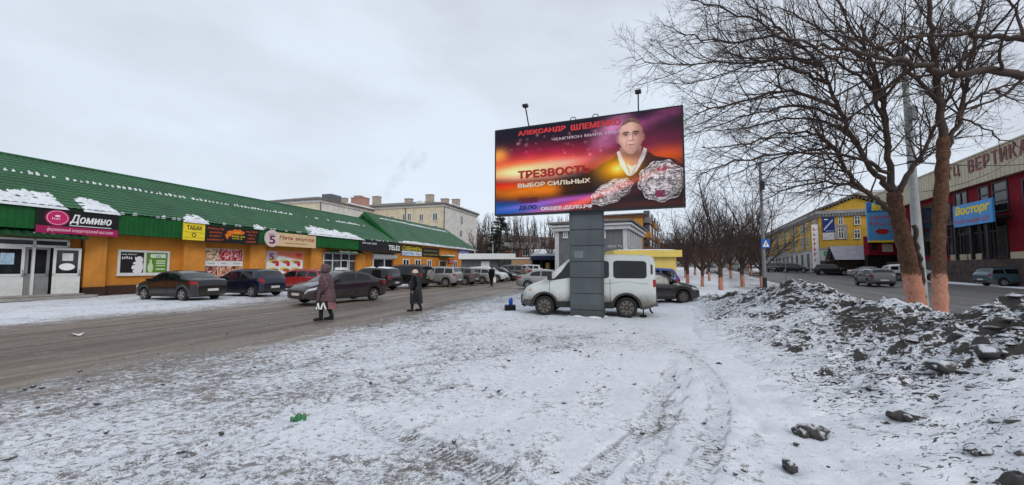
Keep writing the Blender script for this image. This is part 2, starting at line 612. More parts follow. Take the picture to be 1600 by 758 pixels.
f = mathn(t, 'MAXIMUM', ramp01(t, gv, 0.30, 0.70), mathn(t, 'MULTIPLY', ramp01(t, mathn(t, 'ADD', n_dash, mathn(t, 'MULTIPLY', attr('dirt'), 0.45)), 0.74, 0.81), 0.85))
snow = mixc(t, ramp01(t, n_mid, 0.3, 0.7), (0.64, 0.665, 0.715), (0.78, 0.80, 0.84))
grit = mixc(t, n_grit, (0.045, 0.041, 0.038), (0.22, 0.195, 0.178))
ground_c = mixc(t, f, snow, grit)
lanes = tnoise(t, tmap(t, tmap(t, geo, rot=(0, 0, -math.atan2(RD[1], RD[0]))), scale=(0.05, 1, 1)), 1.9, 7, 0.65, 0.4)
slush = mixc(t, ramp01(t, lanes, 0.32, 0.66), (0.112, 0.084, 0.064), (0.265, 0.215, 0.172))
slush = mixc(t, mathn(t, 'MULTIPLY', attr('band'), 0.62), slush, (0.085, 0.066, 0.052))
slush = mixc(t, mathn(t, 'MULTIPLY', ramp01(t, mathn(t, 'ADD', n_fin, mathn(t, 'MULTIPLY', n_mid, 0.9)), 1.02, 1.35), 0.6), slush, (0.45, 0.44, 0.44))
slush = mixc(t, mathn(t, 'MULTIPLY', ramp01(t, n_grit, 0.4, 0.75), 0.4), slush, (0.09, 0.075, 0.062))
rm = ramp01(t, mathn(t, 'ADD', attr('road'), mathn(t, 'ADD', mathn(t, 'MULTIPLY', mathn(t, 'SUBTRACT', n_fin, 0.5), 1.3), mathn(t, 'MULTIPLY', mathn(t, 'SUBTRACT', n_mid, 0.5), 1.5))), 0.10, 0.95)
c = mixc(t, rm, ground_c, slush)
asph_l = tnoise(t, tmap(t, tmap(t, geo, rot=(0, 0, -math.atan2(0.91, 0.42))), scale=(0.06, 1, 1)), 1.2, 6, 0.65)
asph = mixc(t, ramp01(t, asph_l, 0.35, 0.7), (0.065, 0.06, 0.056), (0.16, 0.15, 0.145))
asph = mixc(t, mathn(t, 'MULTIPLY', ramp01(t, n_mid, 0.56, 0.75), 0.35), asph, (0.4, 0.4, 0.41))
sm = ramp01(t, mathn(t, 'ADD', attr('street'), mathn(t, 'MULTIPLY', mathn(t, 'SUBTRACT', n_mid, 0.5), 0.8)), 0.2, 0.8)
c = mixc(t, sm, c, asph)
t.links.new(c, b.inputs['Base Color'])
b.inputs['Specular IOR Level'].default_value = 0.25
rr = mathn(t, 'SUBTRACT', 0.85, mathn(t, 'MULTIPLY', mathn(t, 'MAXIMUM', rm, sm), mathn(t, 'MULTIPLY', lanes, 0.6)))
t.links.new(rr, b.inputs['Roughness'])
hh = mathn(t, 'ADD', mathn(t, 'MULTIPLY', n_fin, 0.6), mathn(t, 'ADD', mathn(t, 'MULTIPLY', n_grit, 0.25), mathn(t, 'MULTIPLY', mathn(t, 'MULTIPLY', trk, tread.outputs[0]), 0.12)))
bump(t, b, hh, 0.7, 0.045)
M_GROUND = m

def split_sheet(names, owner):
    """One sheet of faces handed out to several setting objects by a face mask, so that they meet without a gap."""
    nj, ni = GX.shape
    V = np.stack([GX, GY, GZ], -1).reshape(-1, 3)
    a = (np.arange(nj - 1)[:, None] * ni + np.arange(ni - 1)[None, :]).reshape(-1)
    F_ = np.stack([a, a + 1, a + ni + 1, a + ni], -1)
    own = owner[:-1, :-1].reshape(-1)
    AT = {'road': roadm, 'street': streetm, 'track': TRK, 'tarc': TARC, 'dirt': dirt, 'band': bandp}
    for k, nm in enumerate(names):
        fs = F_[own == k]
        used, inv = np.unique(fs, return_inverse=True)
        inv = inv.reshape(fs.shape)
        me = bpy.data.meshes.new(nm)
        me.vertices.add(len(used)); me.vertices.foreach_set('co', V[used].astype(np.float32).ravel())
        me.loops.add(fs.size); me.loops.foreach_set('vertex_index', inv.astype(np.int32).ravel())
        me.polygons.add(len(fs)); me.polygons.foreach_set('loop_start', (np.arange(len(fs)) * 4).astype(np.int32))
        me.update(calc_edges=True)
        for an, A in AT.items():
            q = me.attributes.new(an, 'FLOAT', 'POINT')
            q.data.foreach_set('value', A.reshape(-1)[used].astype(np.float32))
        me.shade_smooth()
        me.materials.append(M_GROUND)
        o = bpy.data.objects.new(nm, me)
        COL.objects.link(o)
        o['kind'] = 'structure'
split_sheet(['ground', 'road', 'street'], np.where(streetm > 0.5, 2, np.where(roadm > 0.5, 1, 0)))

# ------------------------------------------------------------------ the long bank of ploughed, dirty snow beside the street
RIDGE = [(-1, 6.0, 1.0), (1, 6.2, 1.0), (3, 6.6, 1.1), (5.5, 7.15, 1.13), (6.0, 7.27, 1.08), (6.6, 7.38, 0.74), (7.4, 7.6, 0.86), (8.2, 7.83, 1.0),
         (8.8, 8.0, 0.86), (9.3, 8.2, 0.76), (10.2, 8.4, 0.98), (11.0, 8.5, 1.14), (11.5, 8.6, 1.2), (12.4, 8.8, 1.12), (13.5, 8.97, 1.05), (15.5, 9.15, 0.72), (17.5, 9.1, 0.42), (19.5, 9.4, 0.2), (22, 9.8, 0.0), (30, 11, 0.0)]
TOE = [(-1, 1.9), (2, 2.2), (4, 2.75), (6.5, 3.3), (9, 4.1), (11.5, 5.0), (14, 6.3), (16, 7.1), (19, 7.7), (22, 8.4), (30, 9.5)]
def bank(x, y, detail=True):
    ry = [q[0] for q in RIDGE]
    xr = np.interp(y, ry, [q[1] for q in RIDGE]) + (fbm(np.asarray(y) * 0.9, np.asarray(y) * 0, 2, 71) - 0.5) * 0.3
    hc = np.interp(y, ry, [q[2] for q in RIDGE])
    xt = np.interp(y, [q[0] for q in TOE], [q[1] for q in TOE])
    tl = np.clip((xr - x) / (xr - xt), 0, 1.3)
    tr = np.clip((x - xr) / 2.1, 0, 1.3)
    a = np.maximum(1 - np.where(x < xr, tl, tr), 0)
    h = hc * np.where(x < xr, 0.62 * a ** 1.9 + 0.38 * a ** 1.15, a ** 1.2)
    if not detail:
        return h, a
    e = a ** 0.6 * sst(0, 0.25, hc)
    h = h + e * ((fbm(x * 0.9, y * 0.9, 3, 51) - 0.42) * 0.26 * (1 - 0.55 * sst(0.75, 1.0, a)) + (fbm(x * 3.1, y * 3.1, 3, 55) - 0.5) * 0.13)
    rough = sst(0.40, 0.60, fbm(x * 0.75, y * 0.75, 3, 61) + 0.22 * a - 0.02 * (1 - a))         # where the crust is broken into ledges
    wx, wy = x + 0.25 * fbm(x * 4, y * 4, 2, 63), y + 0.22 * fbm(x * 5, y * 5, 2, 65)
    ch = fbm(wx * 2.6, wy * 6.5, 4, 57, 0.55)
    st = np.floor(ch * 9) / 9 + sst(0.60, 0.98, ch * 9 - np.floor(ch * 9)) / 9
    h = h + e * rough * (st - 0.45) * 0.42 + e * (0.3 + rough) * (fbm(x * 17, y * 24, 2, 59) - 0.5) * 0.035
    return h, a, rough
bx_ = np.concatenate([np.arange(1.6, 9.6, 0.042), np.arange(9.6, 13.5, 0.12)])
by_ = np.concatenate([np.arange(-1, 1.5, 0.2), np.arange(1.5, 14, 0.045), np.arange(14, 23, 0.09)])
BX, BY = np.meshgrid(bx_, by_)
BH, BA, BR = bank(BX, BY)
BZ = gbase(BX, BY) + BH - 0.05 + 0.03 * sst(0, 0.06, BA)
gyv, gxv = np.gradient(BZ, by_, bx_)
rd_ = np.hypot(BX, BY)
toward = (gxv * BX + gyv * BY) / rd_                     # ledge edges that rise away from the plaza are bare, flat tops hold snow
steep = np.hypot(gxv, gyv)
bdirt = 0.62 * sst(0.45, 1.3, toward) + 0.26 * sst(0.6, 1.7, steep) + 0.24 * sst(0.52, 0.66, fbm(BX * 0.9 + 4, BY * 0.9, 4, 77)) * sst(0.25, 0.5, BA) + (0.14 + 0.24 * BR) * sst(0.06, 0.32, BA) * (1 - 0.40 * sst(0.8, 1.0, BA)) + 0.03
bdirt *= sst(0.02, 0.2, BA)
m, t, b = new_mat('dirty ploughed snow')
geo = t.nodes.new('ShaderNodeNewGeometry').outputs['Position']
q1, q2, q3 = tnoise(t, geo, 2.2, 6, 0.62, 0.4), tnoise(t, tmap(t, geo, scale=(0.55, 1.0, 1.5)), 11, 6, 0.68, 0.7), tnoise(t, geo, 46, 4, 0.65)
dv = mathn(t, 'ADD', attr('dirt'), mathn(t, 'MULTIPLY', mathn(t, 'SUBTRACT', q1, 0.5), 0.7))
dv = mathn(t, 'ADD', dv, mathn(t, 'MULTIPLY', mathn(t, 'SUBTRACT', q2, 0.5), 2.1))
dv = mathn(t, 'ADD', dv, mathn(t, 'MULTIPLY', mathn(t, 'SUBTRACT', q3, 0.5), 0.9))
q4 = tnoise(t, tmap(t, geo, scale=(0.55, 0.9, 1.3)), 15, 3, 0.75, 1.3)
f = mathn(t, 'MAXIMUM', ramp01(t, dv, 0.50, 0.64), ramp01(t, mathn(t, 'ADD', q4, mathn(t, 'MULTIPLY', attr('slope'), 0.13)), 0.66, 0.71))
sn = mixc(t, ramp01(t, q1, 0.35, 0.7), (0.66, 0.685, 0.73), (0.80, 0.815, 0.85))
di = mixc(t, q3, (0.016, 0.014, 0.013), (0.095, 0.086, 0.080))
t.links.new(mixc(t, f, sn, di), b.inputs['Base Color'])
b.inputs['Roughness'].default_value = 0.8
b.inputs['Specular IOR Level'].default_value = 0.2
bump(t, b, mathn(t, 'ADD', q2, mathn(t, 'MULTIPLY', q3, 0.35)), 0.6, 0.06)
o = grid_mesh('snow_bank', BX, BY, BZ, m, attrs={'dirt': bdirt, 'slope': sst(0.03, 0.20, BA) * (0.72 + 0.28 * BR)})
tag(o, 'long lumpy bank of ploughed snow crusted with black dirt beside the street trees', 'snow bank')
def bank_z(x, y):
    r = bank(np.array([[x]]), np.array([[y]]))
    return float(gbase(x, y) + r[0][0, 0] - 0.03)

# broken crust: dark clods with snow lying on their tops
m, t, b = new_mat('dirty ice clod')
geo_n = t.nodes.new('ShaderNodeNewGeometry')
nz = node(t, 'ShaderNodeSeparateXYZ', {0: geo_n.outputs['Normal']}).outputs[2]
q2, q3 = tnoise(t, geo_n.outputs['Position'], 14, 5, 0.65), tnoise(t, geo_n.outputs['Position'], 60, 3, 0.6)
sf = ramp01(t, mathn(t, 'ADD', nz, mathn(t, 'MULTIPLY', mathn(t, 'SUBTRACT', q2, 0.5), 1.3)), 0.62, 0.95)
t.links.new(mixc(t, mathn(t, 'MULTIPLY', sf, 0.92), mixc(t, q3, (0.014, 0.013, 0.012), (0.085, 0.077, 0.072)), (0.6, 0.62, 0.66)), b.inputs['Base Color'])
b.inputs['Roughness'].default_value = 0.8
bump(t, b, mathn(t, 'ADD', q2, q3), 0.6, 0.02)
M_CLOD = m
def clod(mb, c, sx, sy, sz, rz, rng, n=7, k=5):
    vs, fs = [], []
    ph = [rng.uniform(0, 6.28) for _ in range(6)]
    for j in range(k + 1):
        th = math.pi * j / k
        for i in range(n):
            a = 2 * math.pi * i / n
            r = 1 + 0.22 * math.sin(2 * a + ph[0] + th) + 0.16 * math.sin(3 * a + ph[1] - 2 * th) + rng.uniform(-0.16, 0.16)
            x, y, z = r * math.sin(th) * math.cos(a) * sx, r * math.sin(th) * math.sin(a) * sy, math.cos(th) * sz * (1 + 0.15 * math.sin(ph[2] + 2 * a))
            vs.append((c[0] + x * math.cos(rz) - y * math.sin(rz), c[1] + x * math.sin(rz) + y * math.cos(rz), c[2] + z))
    for j in range(k):
        for i in range(n):
            a, b2 = j * n + i, j * n + (i + 1) % n
            fs.append((a, a + n, b2 + n, b2))
    mb.add(vs, fs)
rng = random.Random(4)
mb = MB()
for _ in range(3000):
    y = rng.uniform(1.6, 17) if rng.random() < 0.75 else rng.uniform(1.6, 6)
    xr = np.interp(y, [q[0] for q in RIDGE], [q[1] for q in RIDGE]); xt = np.interp(y, [q[0] for q in TOE], [q[1] for q in TOE])
    a = rng.random() ** 0.75
    x = xt + (xr + 0.3 - xt) * a
    if fbm(x * 0.8, y * 0.8, 3, 61) + 0.22 * a < 0.46 + rng.uniform(-0.12, 0.16):
        continue
    s = 0.014 + 0.05 * rng.random() ** 3 * (0.4 + a)
    clod(mb, (x, y, bank_z(x, y) - s * 0.05), s * rng.uniform(1.2, 2.6), s, s * rng.uniform(0.25, 0.6), rng.uniform(-0.6, 0.5), rng, 6, 4)
for _ in range(260):                                     # crumbs on the trodden plaza
    x, y = rng.uniform(-7, 3.2), rng.uniform(2.6, 13)
    s = 0.010 + 0.016 * rng.random() ** 2
    clod(mb, (x, y, float(gbase(x, y)) + 0.01), s * rng.uniform(1, 2), s, s * 0.7, rng.uniform(0, 3), rng, 6, 4)
tag(mb.build('dirty_snow_rubble', M_CLOD, smooth=40), 'dark crumbs and shards of dirty crust strewn over the snow bank', 'snow rubble', kind='stuff')
def big_clod(px, py, z, s, label, seed, cat='snow clod', mt=None):
    r = random.Random(seed)
    x, y = g(px, py, z)
    z0 = bank_z(x, y) if x > np.interp(y, [q[0] for q in TOE], [q[1] for q in TOE]) else float(gbase(x, y))
    mb = MB()
    clod(mb, (0, 0, s[2] * 0.55), s[0], s[1], s[2], 0, r, 18, 11)
    for k in range(7):
        a = r.uniform(0, 6.28)
        clod(mb, (math.cos(a) * s[0] * 0.7, math.sin(a) * s[1] * 0.7, s[2] * r.uniform(0.2, 0.7)), s[0] * r.uniform(0.3, 0.5), s[1] * r.uniform(0.3, 0.5), s[2] * r.uniform(0.3, 0.6), a, r, 11, 7)
    o = mb.build('ice_clod', mt or M_CLOD, smooth=50, loc=(x, y, z0), rz=r.uniform(-0.3, 0.3))
    tag(o, label, cat)
big_clod(1268, 668, 0.08, (0.125, 0.09, 0.075), 'large grey clod of dirty ice lying alone on smooth snow', 3)
big_clod(1234, 724, 0.05, (0.05, 0.05, 0.045), 'small upright clod of ice nearest the camera on smooth snow', 5)
big_clod(1412, 620, 0.35, (0.14, 0.09, 0.06), 'flat dark clod of ice halfway down the bank', 8)
big_clod(1530, 665, 0.35, (0.11, 0.05, 0.035), 'long thin shard of dark ice low on the bank', 11)
big_clod(1592, 742, 0.2, (0.06, 0.07, 0.09), 'black clod of ice at the right edge of the photo', 13)
big_clod(1470, 560, 0.55, (0.15, 0.11, 0.07), 'broad dark clod of ice jutting from the bank below its dip', 17)
big_clod(1540, 520, 0.85, (0.16, 0.12, 0.08), 'widest clod of black crust on the nearest mound of the bank', 19)
big_clod(1400, 500, 0.8, (0.15, 0.11, 0.07), 'rounded dark clod of ice near the crest below the street tree', 23)
big_clod(1124, 568, 0.03, (0.055, 0.05, 0.05), 'small reddish black lump at the foot of the bank', 29, mt=mat('frozen rag', (0.05, 0.02, 0.02), 0.7))
# ------------------------------------------------------------------ shops on the left: a long orange hall with a green tiled roof, and a second one behind it
def obox(name, m, parent, *dims, c=None):
    mb = MB()
    (mb.cbox if c else mb.box)(*dims, *( [c] if c else []))
    return mb.build(name, m, parent)
FL = Face(*g(160, 461.7), 0.298, 1.0)          # the shop front; local X runs along it away from the camera, -Y looks at the street
O_WALL = stucco('orange stucco', (0.56, 0.215, 0.034), (0.20, 0.10, 0.04), 0.35, 0.2, 1.5, 0.45)
O_PIL = stucco('orange pilaster stucco', (0.60, 0.24, 0.045), (0.22, 0.11, 0.04), 0.4, 0.2, 1.4, 0.4)
PLINTH = stucco('brown plinth', (0.055, 0.03, 0.022), (0.10, 0.085, 0.07), 0.3, 0, 0.5, 0.5)
G_FASC = mat('green fascia sheet', (0.007, 0.092, 0.02), 0.45, 0.25, 1.2)
PVC = mat('white plastic frame', (0.62, 0.62, 0.60), 0.45, 0.10, 3)
PVC_D = mat('grey door panel', (0.22, 0.225, 0.22), 0.5, 0.15, 3)
SNOW = mat('roof snow', (0.70, 0.72, 0.76), 0.8, 0.12, 3, bmp=0.5)
GLS = glass()
GLS_L = glass('window glass', (0.05, 0.06, 0.07), 0.08)
BLK = mat('black sign sheet', (0.012, 0.011, 0.012), 0.4, 0.2, 3)
DARK = mat('dark interior', (0.012, 0.012, 0.013), 0.8, 0.3, 2)
STEEL = mat('grey painted steel', (0.17, 0.18, 0.19), 0.5, 0.2, 3)
WHITE = mat('white print', (0.80, 0.80, 0.78), 0.5, 0.05)
RED = mat('red print', (0.45, 0.02, 0.02), 0.5, 0.1)
YEL = mat('yellow print', (0.80, 0.62, 0.03), 0.5, 0.08)
CONC = mat('worn concrete', (0.30, 0.28, 0.26), 0.85, 0.25, 3, bmp=0.3)

m, t, b = new_mat('green metal roof tile')
co = t.nodes.new('ShaderNodeTexCoord').outputs['Object']
n1, n2 = tnoise(t, co, 0.6, 5, 0.6), tnoise(t, co, 9, 4, 0.6)
c = mixc(t, ramp01(t, n1, 0.3, 0.7), (0.010, 0.070, 0.022), (0.020, 0.112, 0.036))
c = mixc(t, mathn(t, 'MULTIPLY', ramp01(t, n2, 0.5, 0.75), 0.25), c, (0.07, 0.14, 0.09))
t.links.new(c, b.inputs['Base Color'])
b.inputs['Roughness'].default_value = 0.42
M_TILE = m

def tile_roof(name, parent, s0, s1, y0, z0, y1, z1, cut0=None, cut1=None, pitch_s=0.30, row=0.36):
    """A pressed-tile slope from the eave (y0, z0) up to the ridge (y1, z1); cut0 / cut1 move the ends of the ridge (hips)."""
    L = math.hypot(y1 - y0, z1 - z0)
    rows = round(L / row)
    nu = int((s1 - s0) / (pitch_s / 4))
    tv = []
    for r in range(rows):
        tv += [(r + 0.02) / rows, (r + 0.5) / rows, (r + 0.97) / rows]
    tv = np.array([0.0] + tv + [1.0])
    ph = (tv * rows) % 1.0
    u = np.linspace(0, 1, nu + 1)
    UU, TT = np.meshgrid(u, tv)
    a0 = s0 + (cut0 or 0) * TT
    a1 = s1 - (cut1 or 0) * TT
    Sx = a0 + (a1 - a0) * UU
    absx = s0 + (s1 - s0) * UU
    Sx = np.clip(absx, a0, a1)
    wave = 0.035 * np.abs(np.sin(math.pi * Sx / pitch_s)) ** 0.8
    step = 0.055 * (1 - (TT * rows) % 1.0)
    step[0, :] = 0.05
    h = wave + step
    ny, nz = -(z1 - z0) / L, (y1 - y0) / L
    Y = y0 + (y1 - y0) * TT + ny * h
    Z = z0 + (z1 - z0) * TT + nz * h
    return grid_mesh(name, Sx, Y, Z, M_TILE, parent, smooth=False)

def snow_blob(mb, outline, y0, z0, y1, z1, thick, seed, nu=36, nv=10):
    """A drift lying on a slope: outline = (s, lower t, upper t) along the slope, t in metres from the eave."""
    L = math.hypot(y1 - y0, z1 - z0)
    cy, cz = (y1 - y0) / L, (z1 - z0) / L
    ss = [q[0] for q in outline]
    def fn(u, v):
        s_ = ss[0] + (ss[-1] - ss[0]) * u
        lo = np.interp(s_, ss, [q[1] for q in outline]); hi = np.interp(s_, ss, [q[2] for q in outline])
        hi = lo + (hi - lo) * (0.55 + 0.9 * float(fbm(s_ * 2.6, seed * 1.0, 4, seed, 0.65)))
        w = min(v * 5, (1 - v) * 7, u * 9, (1 - u) * 9, 1.0)
        t_ = lo + (hi - lo) * v
        h = -0.02 + (0.11 + thick) * w ** 0.5 * (0.25 + 1.3 * float(fbm(s_ * 3.5, t_ * 6, 4, seed, 0.6))) + (0.05 if v < 0.3 else 0) * w
        return (s_, y0 + cy * t_ - cz * h, z0 + cz * t_ + cy * h)
    mb.grid(fn, nu, nv)

E_F = 0.95                                       # how far the fascia stands in front of the wall
ROW_Z0, ROW_Z1 = 3.52, 4.68                      # fascia
def fs(px, py, e=E_F):
    return FL.sz(px, py, e)
S_FAR = FL.sz(613, 415)[0]                       # where the first hall ends
S_NEAR = -12.0
hall = thing('shop_hall', 'long orange shop hall with a big green tiled roof and green fascia', 'shop building', (*FL.o, 0), FL.rz)
mb = MB(); mb.box(S_NEAR, S_FAR, 0, 9, 0.55, 4.62)
mb.build('wall', O_WALL, hall)
obox('plinth', PLINTH, hall, S_NEAR, S_FAR, -0.03, 8.5, -0.3, 0.55)
mb = MB()
mb.box(S_NEAR, S_FAR, -E_F, 0.0, ROW_Z0, ROW_Z0 + 0.04)
mb.box(S_NEAR, S_FAR, -E_F - 0.03, -E_F, ROW_Z0 - 0.02, ROW_Z1)
k = S_NEAR
while k < S_FAR - 0.1:                            # seams of the profiled sheet
    mb.box(k, k + 0.03, -E_F - 0.045, -E_F - 0.03, ROW_Z0 - 0.02, ROW_Z1)
    k += 0.25
mb.build('fascia', G_FASC, hall)
RY1, RZ1 = 4.1, 7.85
rf = tile_roof('roof', hall, S_NEAR, S_FAR, -E_F - 0.12, ROW_Z1 - 0.03, RY1, RZ1)
mb = MB()
mb.tube([(S_NEAR, RY1, RZ1 + 0.03), (S_FAR, RY1, RZ1 + 0.03)], 0.10, 8)
rc = mb.build('ridge_cap', M_TILE, rf)
mb = MB(); mb.add([(S_NEAR, RY1, RZ1), (S_FAR, RY1, RZ1), (S_FAR, 9.1, 4.6), (S_NEAR, 9.1, 4.6)], [(0, 1, 2, 3)])
mb.prism([(0, 0), (1, 0), (1, 1)], 0, 0.001)
mb.v = mb.v[:4]; mb.f = mb.f[:1]; mb.m = mb.m[:1]
mb.build('rear_slope', M_TILE, rf)
mb = MB()
def rt(px, py):                                  # a pixel on the roof slope -> (along, metres up the slope)
    best = None
    x, y, d = ray(px, py)
    for i in range(200):
        tt = i / 199
        yy, zz = (-E_F - 0.12) + (RY1 + E_F + 0.12) * tt, ROW_Z1 - 0.03 + (RZ1 - ROW_Z1) * tt
        a, z = FL.sz(px, py, -yy)
        if best is None or abs(z - zz) < best[0]:
            best = (abs(z - zz), a, tt * math.hypot(RY1 + E_F + 0.12, RZ1 - ROW_Z1 + 0.03))
    return best[1], best[2]
def drift(pts_top, thick, seed, lo=-0.12):
    out = []
    for px, py in pts_top:
        a, tt = rt(px, py)
        out.append((a, lo, max(lo + 0.05, tt)))
    return out
RS = (-E_F - 0.12, ROW_Z1 - 0.03, RY1, RZ1)
for k, pts in enumerate(([(-60, 280), (-20, 290), (0, 294), (30, 297), (62, 298), (78, 301), (88, 312), (97, 322), (107, 327)],
                         [(113, 312), (120, 309), (138, 310), (158, 316), (172, 321), (186, 333)],
                         [(284, 343), (291, 336), (305, 337), (316, 342), (326, 349)],
                         [(393, 354), (399, 350), (405, 355), (411, 359)],
                         [(474, 360), (482, 352), (505, 357), (530, 362), (550, 366), (562, 372), (570, 376)])):
    md = MB(); snow_blob(md, drift(pts, 0, k), *RS, 0.0, 31 + k, 110, 14)
    md.build('snow_drift', SNOW, rf, smooth=60)
rg2 = random.Random(8)
s_ = S_NEAR
while s_ < S_FAR - 2:                             # snow caught behind the tile steps below the ridge
    px_dens = 0.92 if vnoise(s_ * 0.22, 3.3, 5) > 0.36 else 0.3
    if rg2.random() < px_dens:
        t0 = 3.62 if s_ < 14 else 3.6
        w = rg2.uniform(0.11, 0.19)
        snow_blob(mb, [(s_, t0, t0 + 0.06), (s_ + w * 0.5, t0 - 0.02, t0 + rg2.uniform(0.26, 0.62)), (s_ + w, t0, t0 + 0.08)], *RS, 0.04, rg2.randint(0, 999), 4, 3)
    if rg2.random() < 0.30:
        t0 = 0.02
        snow_blob(mb, [(s_, t0, t0 + 0.05), (s_ + 0.1, t0, t0 + rg2.uniform(0.1, 0.22)), (s_ + 0.25, t0, t0 + 0.05)], *RS, 0.04, rg2.randint(0, 999), 4, 3)
    s_ += 0.30
mb.build('roof_snow', SNOW, rf, smooth=60)['kind'] = 'stuff'

def s_at(px, e=0.0):
    return FL.sz(px, 420, e)[0]
PILE = 0.35
for a, b_ in ((131, 166), (287, 320), (391, 415), (486, 503), (558, 570), (-90, -40)):
    sa, sb = s_at(a, PILE), s_at(b_, PILE)
    mbp = MB(); mbp.cbox(sa, sb, -PILE, 0.0, 0.5, ROW_Z0, 0.02)
    p = mbp.build('pilaster', O_PIL, hall)
    mbp = MB(); mbp.box(sa - 0.02, sb + 0.02, -PILE - 0.03, 0, -0.3, 0.499)
    mbp.build('pilaster_base', PLINTH, p)
for px in (318, 484, 127):
    sp = s_at(px, 0.1)
    mbp = MB(); mbp.tube([(sp, -0.09, ROW_Z0 - 0.02), (sp, -0.09, 0.45), (sp, -0.28, 0.25)], 0.055, 8)
    for zz in (1.2, 2.4):
        mbp.box(sp - 0.08, sp + 0.08, -0.16, 0.0, zz, zz + 0.04)
    mbp.build('drainpipe', mat('dark drainpipe', (0.03, 0.025, 0.022), 0.6, 0.3), hall)
def window(parent, s0, s1, z0, z1, y=0.0, cols=2, rows=(), frame=0.07, gl=None, fm=None, sill=True, depth=0.05):
    """Frame with mullions and its panes, proud of the wall by depth."""
    fm, gl = fm or PVC, gl or GLS
    mb = MB()
    mb.box(s0, s1, y - depth, y + 0.01, z0, z0 + frame); mb.box(s0, s1, y - depth, y + 0.01, z1 - frame, z1)
    for k in range(cols + 1):
        c = s0 + frame / 2 + (s1 - s0 - frame) * k / cols
        mb.box(c - frame / 2, c + frame / 2, y - depth, y + 0.01, z0 + frame, z1 - frame)
    for r in rows:
        zz = z0 + (z1 - z0) * r
        for k in range(cols):
            c0, c1 = s0 + frame + (s1 - s0 - frame) * k / cols, s0 + (s1 - s0 - frame) * (k + 1) / cols
            mb.box(c0, c1, y - depth + 0.005, y + 0.01, zz - frame / 2, zz + frame / 2)
    f = mb.build('window', fm, parent)
    mb = MB(); mb.box(s0 + frame * 0.5, s1 - frame * 0.5, y - 0.015, y + 0.002, z0 + frame * 0.5, z1 - frame * 0.5)
    mb.build('pane', gl, f)
    if sill:
        mb = MB(); mb.box(s0 - 0.08, s1 + 0.08, y - depth - 0.10, y, z0 - 0.05, z0 - 0.002)
        mb.build('sill', fm, f)
    return f
# --- the bakery door: white glazed porch, leaf standing open
def panel_door(parent, s0, s1, z0, z1, y, dark=False, name='door', hinge=None, ang=0.0, poster=None):
    w = s1 - s0
    mb = MB()
    fr, zz = 0.11, z0 + (z1 - z0) * 0.42
    mb.box(0, w, -0.05, 0, z0, z0 + fr); mb.box(0, w, -0.05, 0, z1 - fr, z1); mb.box(0, w, -0.05, 0, zz - fr / 2, zz + fr / 2)
    mb.box(0, fr, -0.05, 0, z0 + fr, z1 - fr); mb.box(w - fr, w, -0.05, 0, z0 + fr, z1 - fr)
    mb.box(fr, w - fr, -0.03, -0.01, z0 + fr, zz - fr / 2)
    o = mb.build(name, PVC_D if dark else PVC, parent, loc=(s0, y, 0), rz=ang)
    mb = MB(); mb.box(fr - 0.01, w - fr + 0.01, -0.028, -0.012, zz + fr / 2, z1 - fr); mb.build('pane', GLS, o)
    mb = MB(); mb.tube([(w - 0.06, -0.05, zz - 0.1), (w - 0.06, -0.10, zz - 0.08), (w - 0.06, -0.10, zz + 0.22), (w - 0.06, -0.05, zz + 0.24)], 0.014, 6)
    mb.build('handle', STEEL, o)
    return o
DY = -0.25
d0, d1 = FL.sz(-20, 455, 0.25)[0], FL.sz(103, 455, 0.25)[0]
zt = FL.sz(60, 373, 0.25)[1]
zb = 0.22
zh = 2.62
mb = MB()
for a in (d0, (d0 + d1) / 2, d1 - 0.1):
    mb.box(a, a + 0.1, DY - 0.06, 0, zb, zt)
mb.box(d0, d1, DY - 0.06, 0, zt - 0.1, zt); mb.box(d0, d1, DY - 0.06, 0, zh, zh + 0.12)
pf = mb.build('porch_frame', PVC, hall)
mb = MB(); mb.box(d0 + 0.05, d1 - 0.05, DY - 0.02, DY, zh + 0.12, zt - 0.1); mb.build('transom_pane', GLS_L, pf)
mb = MB(); mb.box(d0 + 0.05, d1 - 0.05, DY + 0.1, 0.02, zb, zh); mb.build('doorway_dark', DARK, pf)
a1, a2, a3 = FL.sz(34, 455, 0.25)[0], FL.sz(74, 455, 0.25)[0], FL.sz(78, 455, 0.25)[0]
dl = panel_door(hall, d0 + 0.1, a1, zb, zh, DY, poster=1)
panel_door(hall, a1 + 0.03, a2, zb, zh, DY + 0.04, dark=True)
lf = panel_door(hall, a3, a3 + 1.02, zb, zh, DY - 0.06, ang=-0.18)
lf['label'] = 'white glazed door leaf standing open with an oval sticker'
def card(name, parent, x0, x1, z0, z1, y, m, oval=False):
    mb = MB()
    if oval:
        n = 20
        pts = [((x0 + x1) / 2 + (x1 - x0) / 2 * math.cos(6.2832 * k / n), (z0 + z1) / 2 + (z1 - z0) / 2 * math.sin(6.2832 * k / n)) for k in range(n)]
        mb.prism(pts, y - 0.004, y)
    else:
        mb.box(x0, x1, y - 0.004, y, z0, z1)
    return mb.build(name, m, parent)
card('sticker', lf, 0.22, 0.80, 1.45, 1.82, -0.032, WHITE, True)
card('notice', lf, 0.32, 0.72, 1.95, 2.35, -0.032, mat('notice paper', (0.6, 0.62, 0.6), 0.6, 0.15))
card('notice', dl, 0.2, 0.65, 1.75, 2.3, -0.032, mat('blue notice', (0.35, 0.5, 0.6), 0.6, 0.3))
mb = MB()
def can(u, v):
    s_ = d0 - 0.2 + (d1 - d0 + 0.5) * u
    return (s_, -0.1 - 1.15 * v, zt + 0.52 - 0.45 * v * v + 0.03 * math.sin(u * 60))
mb.grid(can, 90, 6)
mb.prism([(d0 - 0.2, zt + 0.02), (d1 + 0.3, zt + 0.02), (d1 + 0.3, zt + 0.12), (d0 - 0.2, zt + 0.12)], -1.24, -1.2)
